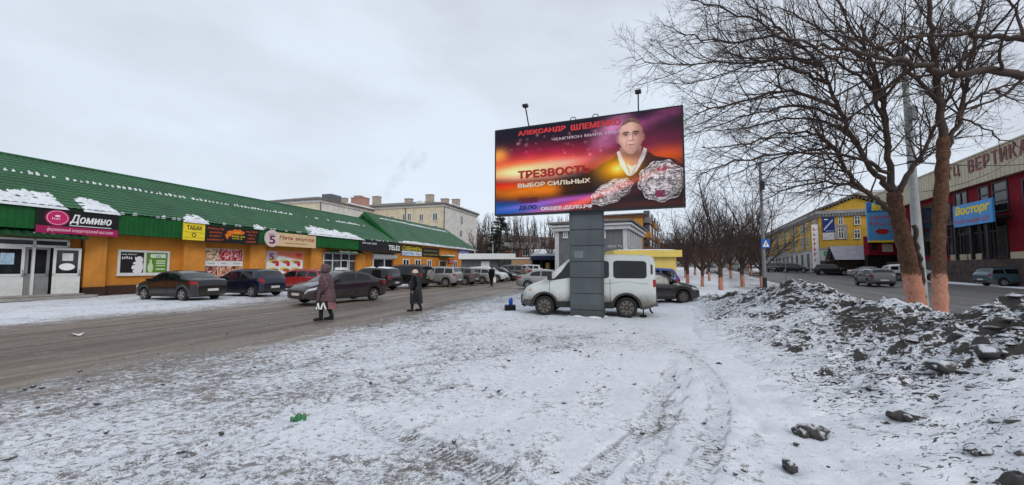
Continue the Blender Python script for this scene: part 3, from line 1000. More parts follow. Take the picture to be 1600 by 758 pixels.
cn = mb.build('porch_canopy', mat('dark green awning', (0.01, 0.05, 0.018), 0.5, 0.4, 2), hall)
mb = MB(); snow_blob(mb, [(d0 + 1.0, 0.3, 0.4), (d0 + 1.6, 0.25, 0.7), (d0 + 2.3, 0.3, 0.45)], -1.25, zt + 0.07, -0.1, zt + 0.52, 0.03, 3, 14, 5)
mb.build('canopy_snow', SNOW, cn, smooth=60)
mb = MB(); st1 = FL.sz(150, 462, 1.1)[0]
mb.cbox(d0 - 1.5, st1 - 0.1, -1.5, 0, 0.0, 0.14, 0.02); mb.cbox(d0 - 1.5, st1 - 0.5, -1.15, 0, 0.14, 0.23, 0.02)
mb.build('entrance_step', CONC, hall)

# --- printed shop windows, painted as vertex colours on flat boards
def board(name, parent, s0, s1, z0, z1, y, nx, nz, fn, rough=0.5, thick=0.03):
    u, v = np.meshgrid(np.linspace(0, 1, nx), np.linspace(0, 1, nz))
    colr = np.clip(fn(u, v), 0, 1)
    o = grid_mesh(name, s0 + (s1 - s0) * u, np.full(u.shape, y - thick), z0 + (z1 - z0) * v, vcol_mat('printed sheet %.2f' % rough, rough), parent, {'print': colr}, smooth=False)
    mb = MB(); mb.box(s0 - 0.02, s1 + 0.02, y - thick + 0.003, y, z0 - 0.02, z1 + 0.02)
    mb.build('backing', PVC, o)
    return o
def C3(u, col):
    return np.ones(u.shape + (1,)) * np.array(col)
def blend(A, mask, col):
    return A * (1 - mask[..., None]) + mask[..., None] * np.array(col)
def rect(u, v, a, b_, c, d):
    return ((u > a) & (u < b_) & (v > c) & (v < d)).astype(float)
def disc(u, v, cx, cy, rx, ry, soft=0.1):
    return sst(1 + soft, 1 - soft, np.sqrt(((u - cx) / rx) ** 2 + ((v - cy) / ry) ** 2))
w0, w1 = FL.sz(183, 410)[0], FL.sz(264, 410)[0]
wz1, wz0 = FL.sz(184, 390)[1], FL.sz(184, 430)[1]
wf = window(hall, w0, w1, wz0, wz1, 0, 2, frame=0.12, depth=0.06)
wm = (w0 + w1) / 2
def p_black(u, v):
    A = C3(u, (0.015, 0.012, 0.012))
    for cx, cy, rx, ry in ((0.80, 0.64, 0.17, 0.17), (0.80, 0.30, 0.19, 0.30), (0.56, 0.27, 0.10, 0.10), (0.62, 0.47, 0.09, 0.06), (0.74, 0.08, 0.2, 0.12)):
        A = blend(A, disc(u, v, cx, cy, rx, ry), (0.7, 0.7, 0.7))
    A = blend(A, disc(u, v, 0.45, 0.36, 0.05, 0.14), (0.01, 0.01, 0.01))
    return A
def p_green(u, v):
    A = C3(u, (0.10, 0.22, 0.02))
    A = blend(A, rect(u, v, 0.18, 0.92, 0.74, 0.94), (0.62, 0.7, 0.6))
    A = blend(A, disc(u, v, 0.2, 0.25, 0.13, 0.25) + 0, (0.5, 0.62, 0.4))
    A = blend(A, rect(u, v, 0.15, 0.25, 0.4, 0.66), (0.5, 0.62, 0.4))
    for z in (0.14, 0.32, 0.44, 0.56):
        A = blend(A, rect(u, v, 0.45, 0.9, z, z + 0.07), (0.5, 0.62, 0.4))
    return A
pb_ = board('window_poster', hall, w0 + 0.13, wm - 0.07, wz0 + 0.13, wz1 - 0.13, -0.018, 90, 70, p_black)
mb = MB(); put_smear(mb, w0 + 0.2, w0 + 0.95, wz1 - 0.55, wz1 - 0.36, -0.05, random.Random(18)); put_smear(mb, w0 + 0.2, w0 + 0.95, wz1 - 0.30, wz1 - 0.22, -0.05, random.Random(1)); mb.build('lettering', WHITE, pb_)
pg_ = board('window_poster', hall, wm + 0.07, w1 - 0.13, wz0 + 0.13, wz1 - 0.13, -0.018, 90, 70, p_green)
mb = MB(); put_smear(mb, wm + 0.6, w1 - 0.5, wz1 - 0.42, wz1 - 0.28, -0.05, random.Random(2)); mb.build('lettering', mat('green print', (0.05, 0.15, 0.02), 0.5, 0.05), pg_)
def p_food(seed):
    def fn(u, v):
        A = C3(u, (0.5, 0.45, 0.42))
        for i in range(3):
            for j in range(2):
                cell = rect(u, v, i / 3 + 0.01, (i + 1) / 3 - 0.01, (0, 0.56)[j], (0.36, 1.0)[j])
                n1, n2 = fbm(u * 17 + i * 9, v * 9 + j * 5, 4, seed + i), fbm(u * 30 + i * 5, v * 18 + j * 7, 3, seed + 9 + j)
                base = np.array([[(0.45, 0.30, 0.20), (0.40, 0.07, 0.08), (0.36, 0.08, 0.10)], [(0.25, 0.10, 0.07), (0.42, 0.22, 0.14), (0.30, 0.14, 0.06)]][1 - j][i])
                q = base * (0.25 + 1.9 * n1)[..., None] + (np.maximum(n2 - 0.55, 0) * 1.8)[..., None] * np.array((1, 0.95, 0.85)) - (np.maximum(0.42 - n2, 0) * 1.5)[..., None]
                A = A * (1 - cell[..., None]) + q * cell[..., None]
        A = blend(A, rect(u, v, 0.0, 1.0, 0.37, 0.54), (0.72, 0.72, 0.70))
        for i in range(3):
            A = blend(A, rect(u, v, (i + 1) / 3 - 0.006, (i + 1) / 3 + 0.006, 0.0, 1.0), (0.6, 0.5, 0.5))
        return A
    return fn
f0, f1 = FL.sz(320, 400)[0], FL.sz(379, 400)[0]
fz1, fz0 = FL.sz(320, 388)[1], FL.sz(345, 431)[1]
o = board('food_poster', hall, f0, f1, fz0, fz1, 0, 140, 90, p_food(3))
mb = MB()
for i in range(3):
    put_smear(mb, f0 + (f1 - f0) * (i / 3 + 0.07), f0 + (f1 - f0) * ((i + 1) / 3 - 0.07), fz0 + (fz1 - fz0) * 0.43, fz0 + (fz1 - fz0) * 0.50, -0.035, random.Random(i))
mb.build('lettering', mat('grey print', (0.12, 0.1, 0.1), 0.5, 0.05), o)
def p_five(u, v):
    A = C3(u, (0.72, 0.70, 0.70))
    A = blend(A, sst(0.72, 0.80, v + 0.28 * (u - 0.5) * (u > 0.3)) , (0.62, 0.16, 0.10))
    A = blend(A, rect(u, v, 0.0, 0.27, 0.55, 1), (0.55, 0.42, 0.46))
    for i in range(3):
        for j in range(2):
            cx, cy = 0.2 + 0.3 * i, 0.52 - 0.36 * j
            A = blend(A, disc(u, v, cx - 0.03, cy + 0.05, 0.12, 0.07), (0.6, 0.5, 0.06))
            A = blend(A, disc(u, v, cx + 0.03, cy, 0.10, 0.07), (0.40, 0.08, 0.05))
            A = blend(A, disc(u, v, cx + 0.08, cy - 0.10, 0.05, 0.09), (0.6, 0.01, 0.03))
    A = blend(A, disc(u, v, 0.88, 0.86, 0.1, 0.1), (0.62, 0.05, 0.03))
    return A
f0, f1 = FL.sz(416, 400)[0], FL.sz(473, 400)[0]
fz1, fz0 = FL.sz(416, 392)[1], FL.sz(430, 428)[1]
o = board('food_poster', hall, f0, f1, fz0, fz1, 0, 110, 70, p_five)
mb = MB(); put_text(mb, '5', f0 + 0.25, f0 + 0.75, fz1 - 0.75, fz1 - 0.2, -0.035, 0.05); mb.build('numeral', mat('plum print', (0.16, 0.02, 0.06), 0.5, 0.05), o)
# slim white sliver window and the second entrance
e0, e1 = FL.sz(504, 410)[0], FL.sz(557, 410)[0]
ez1 = 3.1
f = window(hall, e0, e1, 0.25, ez1, 0, 4, (0.72,), frame=0.1, depth=0.1, sill=False, gl=GLS_L)
mid = e0 + (e1 - e0) * 0.47
panel_door(hall, mid, mid + 1.1, 0.25, 2.4, -0.11)
mb = MB()
mb.grid(lambda u, v: (e0 - 0.2 + (e1 - e0 + 0.4) * u, -0.05 - 1.0 * v, 3.42 - 0.32 * v * v), 30, 5)
cn = mb.build('door_canopy', mat('dark green awning', (0.01, 0.05, 0.018), 0.5, 0.4, 2), hall)
mb = MB(); put_smear(mb, e0 + 1.1, e1 - 1.2, 3.08, 3.3, -1.08, random.Random(14)); mb.build('lettering', mat('pale green print', (0.35, 0.5, 0.4), 0.5, 0.1), cn)
# shop window under a roller shutter
e0, e1 = FL.sz(582, 410)[0], FL.sz(618, 410)[0]
window(hall, e0, e1 - 0.2, 0.6, 2.75, 0, 2, frame=0.14, depth=0.08)
mb = MB(); mb.cbox(e0 - 0.1, e1 - 0.1, -0.36, 0, 2.76, 3.22, 0.05); mb.build('shutter_box', PVC, hall)

# --- signs on the fascia: each board is a thing of its own
SY = -E_F - 0.05
def sign(name, label, px0, px1, z0, z1, m, thick=0.07, face=None, e=None):
    face = face or FL
    e = E_F + 0.05 if e is None else e
    a, b_ = face.sz(px0, 370, e)[0], face.sz(px1, 370, e)[0]
    t = thing(name, label, 'shop sign', (*face.world(a, e), 0), face.rz)
    mb = MB(); mb.cbox(0, b_ - a, -thick, 0, z0, z1, 0.01)
    mb.build('board', m, t)
    return t, b_ - a, -thick - 0.006
t_, w, y = sign('shop_sign', 'black sign with a pink badge and big white lettering over the bakery door', 53, 183, 3.32, 4.62, BLK)
PINK = mat('magenta print', (0.36, 0.012, 0.09), 0.45, 0.1)
mb = MB(); mb.box(0.01, w - 0.01, y, y + 0.004, 3.33, 3.70); mb.build('band', PINK, t_)
mb = MB(); put_text(mb, 'Домино', w * 0.37, w * 0.90, 3.84, 4.38, y, 0.025, 0.25)
mb.add([(w * 0.37, y, 3.765), (w * 0.9, y, 3.765), (w * 0.9, y, 3.80), (w * 0.37, y, 3.80)], [(0, 1, 2, 3)])
mb.build('lettering', WHITE, t_)
mb = MB(); put_text(mb, 'фирменный кондитерский магазин', w * 0.12, w * 0.93, 3.40, 3.63, y - 0.006, 0.012, 0.35); mb.build('lettering', mat('pale pink print', (0.8, 0.45, 0.55), 0.5, 0.05), t_)
mb = MB()
cx, cz = w * 0.23, 4.13
pts = []
for k in range(56):
    r = 0.40 * (1 + 0.06 * math.cos(k * math.pi))
    pts.append((cx + r * 1.12 * math.cos(6.2832 * k / 56), cz + r * math.sin(6.2832 * k / 56)))
mb.prism(pts, y, y + 0.01)
bd = mb.build('badge', mat('bright pink print', (0.55, 0.02, 0.14), 0.45, 0.1), t_)
mb = MB()
for k in range(40):
    a0, a1 = 6.2832 * k / 40, 6.2832 * (k + 1) / 40
    mb.add([(cx + r * 1.12 * math.cos(a), y - 0.004, cz + r * math.sin(a)) for r, a in ((0.335, a0), (0.335, a1), (0.35, a1), (0.35, a0))], [(0, 1, 2, 3)])
put_smear(mb, cx - 0.2, cx + 0.2, cz - 0.1, cz + 0.0, y - 0.004, random.Random(3))
mb.box(cx - 0.09, cx + 0.09, y - 0.004, y, cz + 0.05, cz + 0.13)
mb.build('badge_lines', WHITE, bd)
ZS0, ZS1 = 3.42, 4.6
t_, w, y = sign('shop_sign', 'yellow square sign with black lettering on the green fascia', 285, 319, 3.42, 4.6, YEL)
mb = MB(); put_text(mb, 'ТАБАК', w * 0.14, w * 0.86, 4.1, 4.4, y, 0.03)
mb.box(w * 0.05, w * 0.95, y, y + 0.004, 3.93, 3.95); mb.box(w * 0.05, w * 0.95, y, y + 0.004, 3.58, 3.595)
for k in range(20):
    a0, a1 = 6.2832 * k / 20, 6.2832 * (k + 1) / 20
    mb.add([(w * 0.48 + r * math.cos(a), y, 3.77 + r * math.sin(a)) for r, a in ((0.09, a0), (0.09, a1), (0.14, a1), (0.14, a0))], [(0, 1, 2, 3)])
mb.build('lettering', BLK, t_)
t_, w, y = sign('shop_sign', 'wide black sign with an orange flame emblem between columns of red lettering', 320, 404, 3.36, 4.55, BLK)
ORG = mat('orange print', (0.70, 0.16, 0.01), 0.5, 0.1)
rg = random.Random(5)
mb = MB()
for xa, xb in ((0.03, 0.31), (0.73, 0.97)):
    for k in range(4):
        mid_, hw = (xa + xb) / 2, (xb - xa) / 2 * (1, 0.72, 0.72, 1)[k]
        put_smear(mb, w * (mid_ - hw), w * (mid_ + hw), 4.27 - 0.26 * k, 4.42 - 0.26 * k, y, rg)
mb.build('lettering', mat('red orange print', (0.62, 0.09, 0.02), 0.5, 0.1), t_)
pts = [(0.35, 3.75), (0.33, 4.0), (0.37, 4.05), (0.36, 4.2), (0.41, 4.28), (0.47, 4.3), (0.5, 4.42), (0.56, 4.36), (0.60, 4.44), (0.65, 4.32), (0.70, 4.26), (0.685, 4.12), (0.66, 4.06), (0.45, 4.03), (0.44, 3.84), (0.40, 3.88), (0.38, 3.62)]
mb = MB(); mb.prism([(w * a, z) for a, z in pts], y, y + 0.01); em = mb.build('flame_emblem', ORG, t_)
mb = MB(); put_smear(mb, w * 0.46, w * 0.71, 3.84, 3.99, y - 0.006, rg); put_smear(mb, w * 0.46, w * 0.66, 3.68, 3.77, y - 0.006, rg); put_smear(mb, w * 0.5, w * 0.62, 4.12, 4.22, y - 0.006, rg); mb.build('emblem_lettering', YEL, em)
t_, w, y = sign('shop_sign', 'cream sign with dark red script lettering and a round five badge', 428, 493, 3.38, 4.5, mat('cream sign sheet', (0.66, 0.46, 0.26), 0.5, 0.08))
CRIM = mat('crimson print', (0.22, 0.01, 0.02), 0.5, 0.1)
mb = MB(); put_text(mb, 'Пять вкусов', w * 0.10, w * 0.95, 3.86, 4.26, y, 0.02, 0.25); put_smear(mb, w * 0.25, w * 0.78, 3.60, 3.73, y, random.Random(6)); mb.build('lettering', CRIM, t_)
mb = MB(); n = 40
mb.prism([(-0.25 + 0.68 * math.cos(6.2832 * k / n), 3.96 + 0.68 * math.sin(6.2832 * k / n)) for k in range(n)], -0.12, -0.03)
bd = mb.build('round_badge', mat('badge cream', (0.62, 0.52, 0.5), 0.5, 0.08), t_)
mb = MB(); put_text(mb, '5', -0.55, 0.05, 3.50, 4.22, -0.125, 0.06); put_smear(mb, -0.6, 0.1, 4.27, 4.40, -0.125, random.Random(7)); mb.build('numeral', mat('plum print', (0.16, 0.02, 0.06), 0.5, 0.05), bd)
t_, w, y = sign('shop_sign', 'long black sign with white block lettering at its right end', 562, 626, 3.35, 4.62, BLK)
mb = MB(); put_text(mb, 'TELE2', w * 0.66, w * 0.97, 3.72, 4.32, y, 0.045); put_smear(mb, w * 0.05, w * 0.38, 4.22, 4.42, y, random.Random(15)); mb.build('lettering', WHITE, t_)

# ------------------------------------------------------------------ the second orange hall, its eave higher and its end hipped
h2 = thing('shop_hall', 'shorter orange shop building with a hipped green roof beyond the long hall', 'shop building', (*FL.o, 0), FL.rz)
S2a, S2b = S_FAR + 0.02, FL.sz(741, 415, 0.3)[0]
E2 = 4.9
obox('wall', O_WALL, h2, S2a, S2b, -0.25, 9, 0.55, E2)
obox('plinth', PLINTH, h2, S2a + 0.01, S2b - 0.01, -0.28, 8.9, -0.3, 0.549)
rf = tile_roof('roof', h2, S2a - 0.6, S2b + 0.5, -0.75, E2 - 0.05, 4.0, 8.75, cut0=0.0, cut1=4.6)
mb = MB()
hs = S2b + 0.5
mb.add([(hs, -0.75, E2 - 0.05), (hs, 8.7, E2 - 0.05), (hs - 4.6, 4.0, 8.75)], [(0, 1, 2)])
mb.add([(S2a - 0.6, 4.0, 8.75), (hs - 4.6, 4.0, 8.75), (hs, 8.7, E2 - 0.05), (S2a - 0.6, 8.7, E2 - 0.05)], [(0, 1, 2, 3)])
mb.prism([(S2a - 0.6, 0), (S2a - 0.6, 0.01)][:0] or [(0, 0), (0.001, 0), (0, 0.001)], 0, 0.001)
mb.v, mb.f, mb.m = mb.v[:7], mb.f[:2], mb.m[:2]
mb.build('hip_slope', M_TILE, rf)
mb = MB()                                         # broad green barge board up the near verge
vx = S2a - 0.62
for (ya, za), (yb, zb_) in (((-0.85, E2 - 0.15), (4.0, 8.75)), ((4.0, 8.75), (8.8, E2 - 0.15))):
    mb.add([(vx - 0.05, ya, za), (vx + 0.5, ya, za + 0.18), (vx + 0.5, yb, zb_ + 0.18), (vx - 0.05, yb, zb_),
            (vx - 0.05, ya, za - 0.45), (vx - 0.05, yb, zb_ - 0.45)], [(0, 1, 2, 3), (0, 3, 5, 4)])
mb.build('barge_board', G_FASC, rf)
mb = MB(); mb.prism([(0, 0), (1, 0), (0, 1)], 0, 0.01); mb.v, mb.f, mb.m = [], [], []
mb.add([(S2a - 0.4, -0.25, E2 - 0.1), (S2a - 0.4, 8.7, E2 - 0.1), (S2a - 0.4, 4.0, 8.6)], [(0, 1, 2)])
mb.build('gable', M_TILE, h2)
mb = MB(); R2 = (-0.75, E2 - 0.05, 4.0, 8.75)
La = math.hypot(4.75, 3.9)
snow_blob(mb, [(S2a + 1, La - 1.05, La - 0.95), (S2a + 2, La - 1.05, La - 0.70), (S2b - 7, La - 1.25, La - 0.85), (S2b - 4.2, La - 1.25, La - 1.05)], *R2, 0.04, 81, 70, 4)
snow_blob(mb, [(S2a - 0.4, -0.12, 0.12), (S2a + 3, -0.12, 0.40), (S2a + 10, -0.12, 0.30), (S2b - 6, -0.12, 0.22), (S2b, -0.12, 0.10)], *R2, 0.05, 83, 90, 5)
mb.build('roof_snow', SNOW, rf, smooth=60)
def z2(px, py):
    return FL.sz(px, py, 0.25)
for a, b_, za, zb_, dark in ((629, 639, 402, 424, 0), (648, 657, 404, 424, 0), (667, 674, 404, 424, 0), (708, 714, 407, 422, 0), (722, 727, 408, 424, 0)):
    f = window(h2, z2(a, 410)[0], z2(b_, 410)[0], 1.05, 2.75, -0.25, 2, frame=0.14, depth=0.07, gl=GLS)
for a, b_ in ((686, 697), (732, 738)):
    panel_door(h2, z2(a, 410)[0], z2(b_, 410)[0], 0.2, 2.7, -0.27)
a = z2(690, 410)[0]
mb = MB(); mb.slab([(a - 1.2, -1.5), (a + 2.2, -1.5), (a + 2.2, -0.25), (a - 1.2, -0.25)], 3.2, 3.42)
cn = mb.build('door_canopy', mat('dark green awning', (0.01, 0.05, 0.018), 0.5, 0.4, 2), h2)
mb = MB(); mb.slab([(a - 0.2, -1.5), (a + 2.3, -1.5), (a + 2.3, -0.25), (a - 0.2, -0.25)], 3.42, 3.6); mb.build('canopy_snow', SNOW, cn)
t_, w, y = sign('shop_sign', 'sign with gold lettering on black above a white, blue and red lower band', 627, 659, 3.15, 4.6, BLK, e=0.25)
mb = MB(); put_text(mb, 'СУВЕНИРЫ', w * 0.04, w * 0.97, 3.9, 4.5, y, 0.03); mb.build('lettering', YEL, t_)
mb = MB(); mb.box(w * 0.02, w * 0.98, y, y + 0.004, 3.2, 3.82); bn = mb.build('band', mat('pale blue print', (0.55, 0.66, 0.75), 0.5, 0.1), t_)
mb = MB(); put_smear(mb, w * 0.05, w * 0.62, 3.3, 3.72, y - 0.005, random.Random(16)); mb.build('lettering', mat('blue print', (0.04, 0.07, 0.35), 0.5, 0.1), bn)
mb = MB(); put_smear(mb, w * 0.68, w * 0.94, 3.3, 3.7, y - 0.005, random.Random(17)); mb.build('lettering', RED, bn)
t_, w, y = sign('shop_sign', 'dark sign with faded yellow lettering next to the gold lettered sign', 660, 686, 3.15, 4.5, BLK, e=0.25)
mb = MB(); put_smear(mb, w * 0.05, w * 0.95, 3.4, 3.65, y, random.Random(8)); put_smear(mb, w * 0.1, w * 0.9, 4.0, 4.2, y, random.Random(9)); mb.build('lettering', mat('dull yellow print', (0.4, 0.36, 0.03), 0.5, 0.1), t_)
t_, w, y = sign('shop_sign', 'small red plaque with white lettering beside the canopied door', 701, 708.5, 2.2, 3.0, RED, e=0.25)
mb = MB(); put_smear(mb, w * 0.1, w * 0.9, 2.7, 2.85, y, random.Random(10)); put_smear(mb, w * 0.1, w * 0.9, 2.4, 2.55, y, random.Random(11)); mb.build('lettering', WHITE, t_)
t_, w, y = sign('shop_sign', 'bright blue sign with tall white lettering near the far corner', 716, 733, 3.1, 4.75, mat('bright blue sheet', (0.03, 0.04, 0.40), 0.5, 0.1), e=0.25)
mb = MB(); put_text(mb, 'АПТЕКА', w * 0.06, w * 0.94, 3.75, 4.6, y, 0.02); put_smear(mb, w * 0.3, w * 0.9, 3.3, 3.55, y, random.Random(12)); mb.build('lettering', WHITE, t_)
t_, w, y = sign('shop_sign', 'dark sign at the far corner of the second orange building', 733.5, 741, 3.3, 4.6, mat('slate sheet', (0.04, 0.045, 0.055), 0.5, 0.2), e=0.25)
mb = MB(); put_smear(mb, w * 0.1, w * 0.9, 3.9, 4.15, y, random.Random(13)); mb.build('lettering', mat('grey white print', (0.4, 0.4, 0.4), 0.5, 0.05), t_)
# ------------------------------------------------------------------ the billboard on its grey pillar
BB = Face(-0.57, 14.05, 0.931, -0.363)
bbt = thing('billboard', 'wide billboard with a red and violet poster on a grey metal pillar', 'billboard', (*BB.o, 0), BB.rz)
BW, BZ0, BZ1 = 6.2, 3.42, 6.5
PAINTG = stucco('grey pillar paint', (0.105, 0.12, 0.13), (0.05, 0.042, 0.035), 0.55, 0.0, 1.1, 0.5)
FRAME_M = mat('black billboard frame', (0.02, 0.02, 0.022), 0.5, 0.2)
mb = MB(); mb.box(0, BW, -0.12, 0.22, BZ0, BZ1)
mb.build('panel_frame', FRAME_M, bbt)
ps0, ps1 = BB.sz(890, 420, -0.02)[0], BB.sz(942, 420, -0.02)[0]
mb = MB(); z, n = -0.1, 0
zs = [-0.1] + [BB.sz(915, py, -0.02)[1] for py in (485, 459, 434, 409, 384, 359, 334)] + [BZ1 - 0.4]
for z0, z1 in zip(zs[:-1], zs[1:]):
    mb.cbox(ps0, ps1, 0.02, 0.24, z0 + 0.012, z1 - 0.012, 0.012)
    mb.box(ps0, ps1, 0.24, 0.46, z0 + 0.012, z1 - 0.012)
mb.box(ps0 + 0.02, ps1 - 0.02, 0.05, 0.44, -0.1, BZ1 - 0.4)
mb.v = [(x, y + 0.0, z) for x, y, z in mb.v]
pl = mb.build('pillar', PAINTG, bbt)
a0, z1_ = BB.sz(897, 392, -0.02); a1, z0_ = BB.sz(911, 403, -0.02)
card('faded_patch', pl, a0, a1, z0_, z1_, 0.02, mat('paler grey paint', (0.16, 0.18, 0.195), 0.6, 0.15))
mb = MB()
mb.grid(lambda u, v: ((ps0 + ps1) / 2 + (0.72 + 0.07 * math.sin(u * 31)) * (1 - 0.25 * v) * math.cos(6.2832 * u), 0.2 + (0.40 + 0.05 * math.sin(u * 25)) * (1 - 0.25 * v) * math.sin(6.2832 * u), -0.04 + 0.08 * v + 0.02 * math.sin(u * 40)), 40, 5)
mb.build('snow_skirt', SNOW, pl, smooth=60)
def bbp(x, y):       # a place measured in an enlarged view of the poster
    return BB.sz(750 + x / 3.446, 130 + y / 3.446, 0.125)
def gauss(u, v, cx, cy, sx, sy, rot=0.0):
    du, dv = (u - cx) * 2.0, v - cy
    a, b_ = du * math.cos(rot) + dv * math.sin(rot), -du * math.sin(rot) + dv * math.cos(rot)
    return np.exp(-(a / sx) ** 2 - (b_ / sy) ** 2)
def poly_mask(u, v, pts):
    ins = np.zeros(u.shape, bool)
    n = len(pts)
    for i in range(n):
        x0, y0 = pts[i]; x1, y1 = pts[(i + 1) % n]
        c = ((y0 > v) != (y1 > v)) & (u < (x1 - x0) * (v - y0) / ((y1 - y0) or 1e-9) + x0)
        ins ^= c
    return ins.astype(float)
def poster(u, v):
    n1, n2 = fbm(u * 5, v * 9, 5, 7), fbm(u * 14, v * 9, 4, 9)
    A = C3(u, (0.006, 0.004, 0.014))
    k1 = (0.3 + 1.4 * n1)
    A = A + (gauss(u, v, 0.30, 0.57, 0.95, 0.15) * k1)[..., None] * np.array((0.55, 0.045, 0.07))
    A = A + (gauss(u, v, 0.30, 0.70, 0.8, 0.10) * (n2 * 1.2 - .2))[..., None] * np.array((0.16, 0.015, 0.04))
    A = A + (gauss(u, v, 0.20, 0.52, 0.55, 0.085) * k1)[..., None] * np.array((0.85, 0.30, 0.06))
    A = A + (gauss(u, v, 0.10, 0.47, 0.35, 0.06))[..., None] * np.array((0.65, 0.52, 0.28))
    A = A + (gauss(u, v, 0.015, 0.70, 0.10, 0.07))[..., None] * np.array((0.85, 0.40, 0.10))
    A = A + (gauss(u, v, 0.42, 0.55, 0.30, 0.05))[..., None] * np.array((0.55, 0.16, 0.16))
    A = A + (gauss(u, v, 0.22, 0.255, 0.50, 0.075) * k1)[..., None] * np.array((0.85, 0.25, 0.03))
    A = A + (gauss(u, v, 0.04, 0.33, 0.25, 0.05))[..., None] * np.array((0.55, 0.02, 0.02))
    blue = sst(0.19, 0.06, v + 0.10 * u) * sst(0.50, 0.2, u)
    A = A * (1 - 0.9 * blue[..., None]) + blue[..., None] * np.array((0.03, 0.12, 0.40)) * (0.4 + n1)[..., None]
    A = A + (gauss(u, v, 0.40, 0.125, 0.55, 0.030, 0.10))[..., None] * np.array((0.40, 0.14, 0.46))
    A = A + (gauss(u, v, 0.55, 0.10, 0.75, 0.04, 0.16))[..., None] * np.array((0.75, 0.10, 0.09))
    A = A + (gauss(u, v, 0.86, 0.02, 0.5, 0.05))[..., None] * np.array((0.7, 0.16, 0.07))
    dk = sst(0.32, 0.42, u) * sst(0.64, 0.56, u) * sst(0.44, 0.39, v - 0.12 * (u - 0.4)) * sst(0.12, 0.2, v)
    A = A * (1 - 0.92 * dk[..., None])
    A = A + (gauss(u, v, 0.66, 0.84, 0.20, 0.10, 0.75) * (0.4 + 1.2 * n2))[..., None] * np.array((0.62, 0.26, 0.42))
    A = A + (gauss(u, v, 0.86, 0.90, 0.40, 0.07, 0.35) * (0.2 + 1.4 * n2))[..., None] * np.array((0.26, 0.07, 0.15))
    A = A + (gauss(u, v, 0.93, 0.66, 0.30, 0.16) * (0.1 + 1.2 * n1))[..., None] * np.array((0.16, 0.03, 0.06))
    A = A + (gauss(u, v, 0.93, 0.52, 0.22, 0.09))[..., None] * np.array((0.55, 0.11, 0.015))
    r_ = np.random.RandomState(3)
    for k in range(46):                                     # drifting sparks
        cx, cy, rr = r_.uniform(0.02, 0.62), r_.uniform(0.55, 0.92), r_.uniform(0.003, 0.012)
        A = A + (np.exp(-(((u - cx) * 2) ** 2 + (v - cy) ** 2) / rr ** 2 * 0.5) * r_.uniform(0.1, 0.5))[..., None] * np.array((0.8, 0.4, 0.35))
    # a man in a dark jacket and white shirt, two round champion's belts on his shoulders
    jacket = poly_mask(u, v, [(0.555, 0.0), (0.56, 0.30), (0.575, 0.42), (0.60, 0.48), (0.655, 0.52), (0.69, 0.58), (0.74, 0.36), (0.80, 0.42), (0.84, 0.58), (0.87, 0.52), (0.96, 0.47), (1.0, 0.40), (1.0, 0.0)])
    A = blend(A, jacket * 0.92, (0.015, 0.010, 0.014))
    neck = poly_mask(u, v, [(0.70, 0.64), (0.705, 0.52), (0.755, 0.38), (0.80, 0.50), (0.81, 0.64)])
    A = blend(A, neck, (0.42, 0.22, 0.20))
    for pts in ([(0.685, 0.60), (0.70, 0.61), (0.728, 0.46), (0.755, 0.33), (0.735, 0.34), (0.70, 0.46)], [(0.835, 0.60), (0.82, 0.62), (0.79, 0.47), (0.758, 0.33), (0.785, 0.38), (0.82, 0.50)], [(0.735, 0.47), (0.755, 0.33), (0.785, 0.46), (0.76, 0.43)]):
        A = blend(A, poly_mask(u, v, pts), (0.72, 0.66, 0.66))
    A = blend(A, 0.6 * disc(u, v, 0.765, 0.56, 0.055, 0.05, 0.6), (0.12, 0.05, 0.045))     # under the chin
    fu, fv = (u - 0.757) / 0.064, (v - 0.755) / 0.190
    taper = 1 - 0.34 * np.clip(-fv - 0.05, 0, 1) ** 1.5
    rr = np.sqrt((fu / taper) ** 2 + fv ** 2)
    rr = np.maximum(rr, np.abs(fu) * 1.06)
    head = sst(1.03, 0.98, rr)
    sh_ = 1.10 - 0.75 * sst(0.05, 0.95, fu) - 0.22 * sst(-0.55, -1.0, fu) - 0.25 * sst(-0.55, -1.0, fv) + 0.10 * gauss(fu / 2, fv, -0.1, 0.45, 0.5, 0.25)
    pores = 0.90 + 0.2 * fbm(u * 90, v * 50, 3, 17)
    skin = np.array((0.78, 0.47, 0.39)) * (sh_ * pores)[..., None] + (sst(0.4, 0.95, fu))[..., None] * np.array((0.20, 0.03, 0.04))
    ears = np.maximum(disc(u, v, 0.6935, 0.735, 0.009, 0.045), 0.5 * disc(u, v, 0.820, 0.735, 0.007, 0.04))
    A = blend(A, ears, (0.42, 0.22, 0.19))
    A = A * (1 - head[..., None]) + skin * head[..., None]
    stub = head * sst(-0.15, -0.45, fv + 0.25 * (1 - np.abs(fu))) * 0.30 * (0.4 + fbm(u * 150, v * 80, 2, 3))
    A = blend(A, stub, (0.16, 0.09, 0.08))
    hl = 0.63 + 0.10 * np.cos(fu * 3.1) - 0.16 * np.clip(np.abs(fu) - 0.72, 0, 1) * 6 + 0.05 * (fbm(u * 160, v * 20, 2, 23) - .5)
    hair = head * np.maximum(sst(0, 0.10, fv - hl), sst(0.86, 0.95, np.abs(fu)) * sst(0.0, 0.2, fv))
    A = blend(A, np.clip(hair, 0, 1) * (0.80 + 0.3 * (fbm(u * 200, v * 60, 2, 29) - .5)), (0.055, 0.032, 0.028))
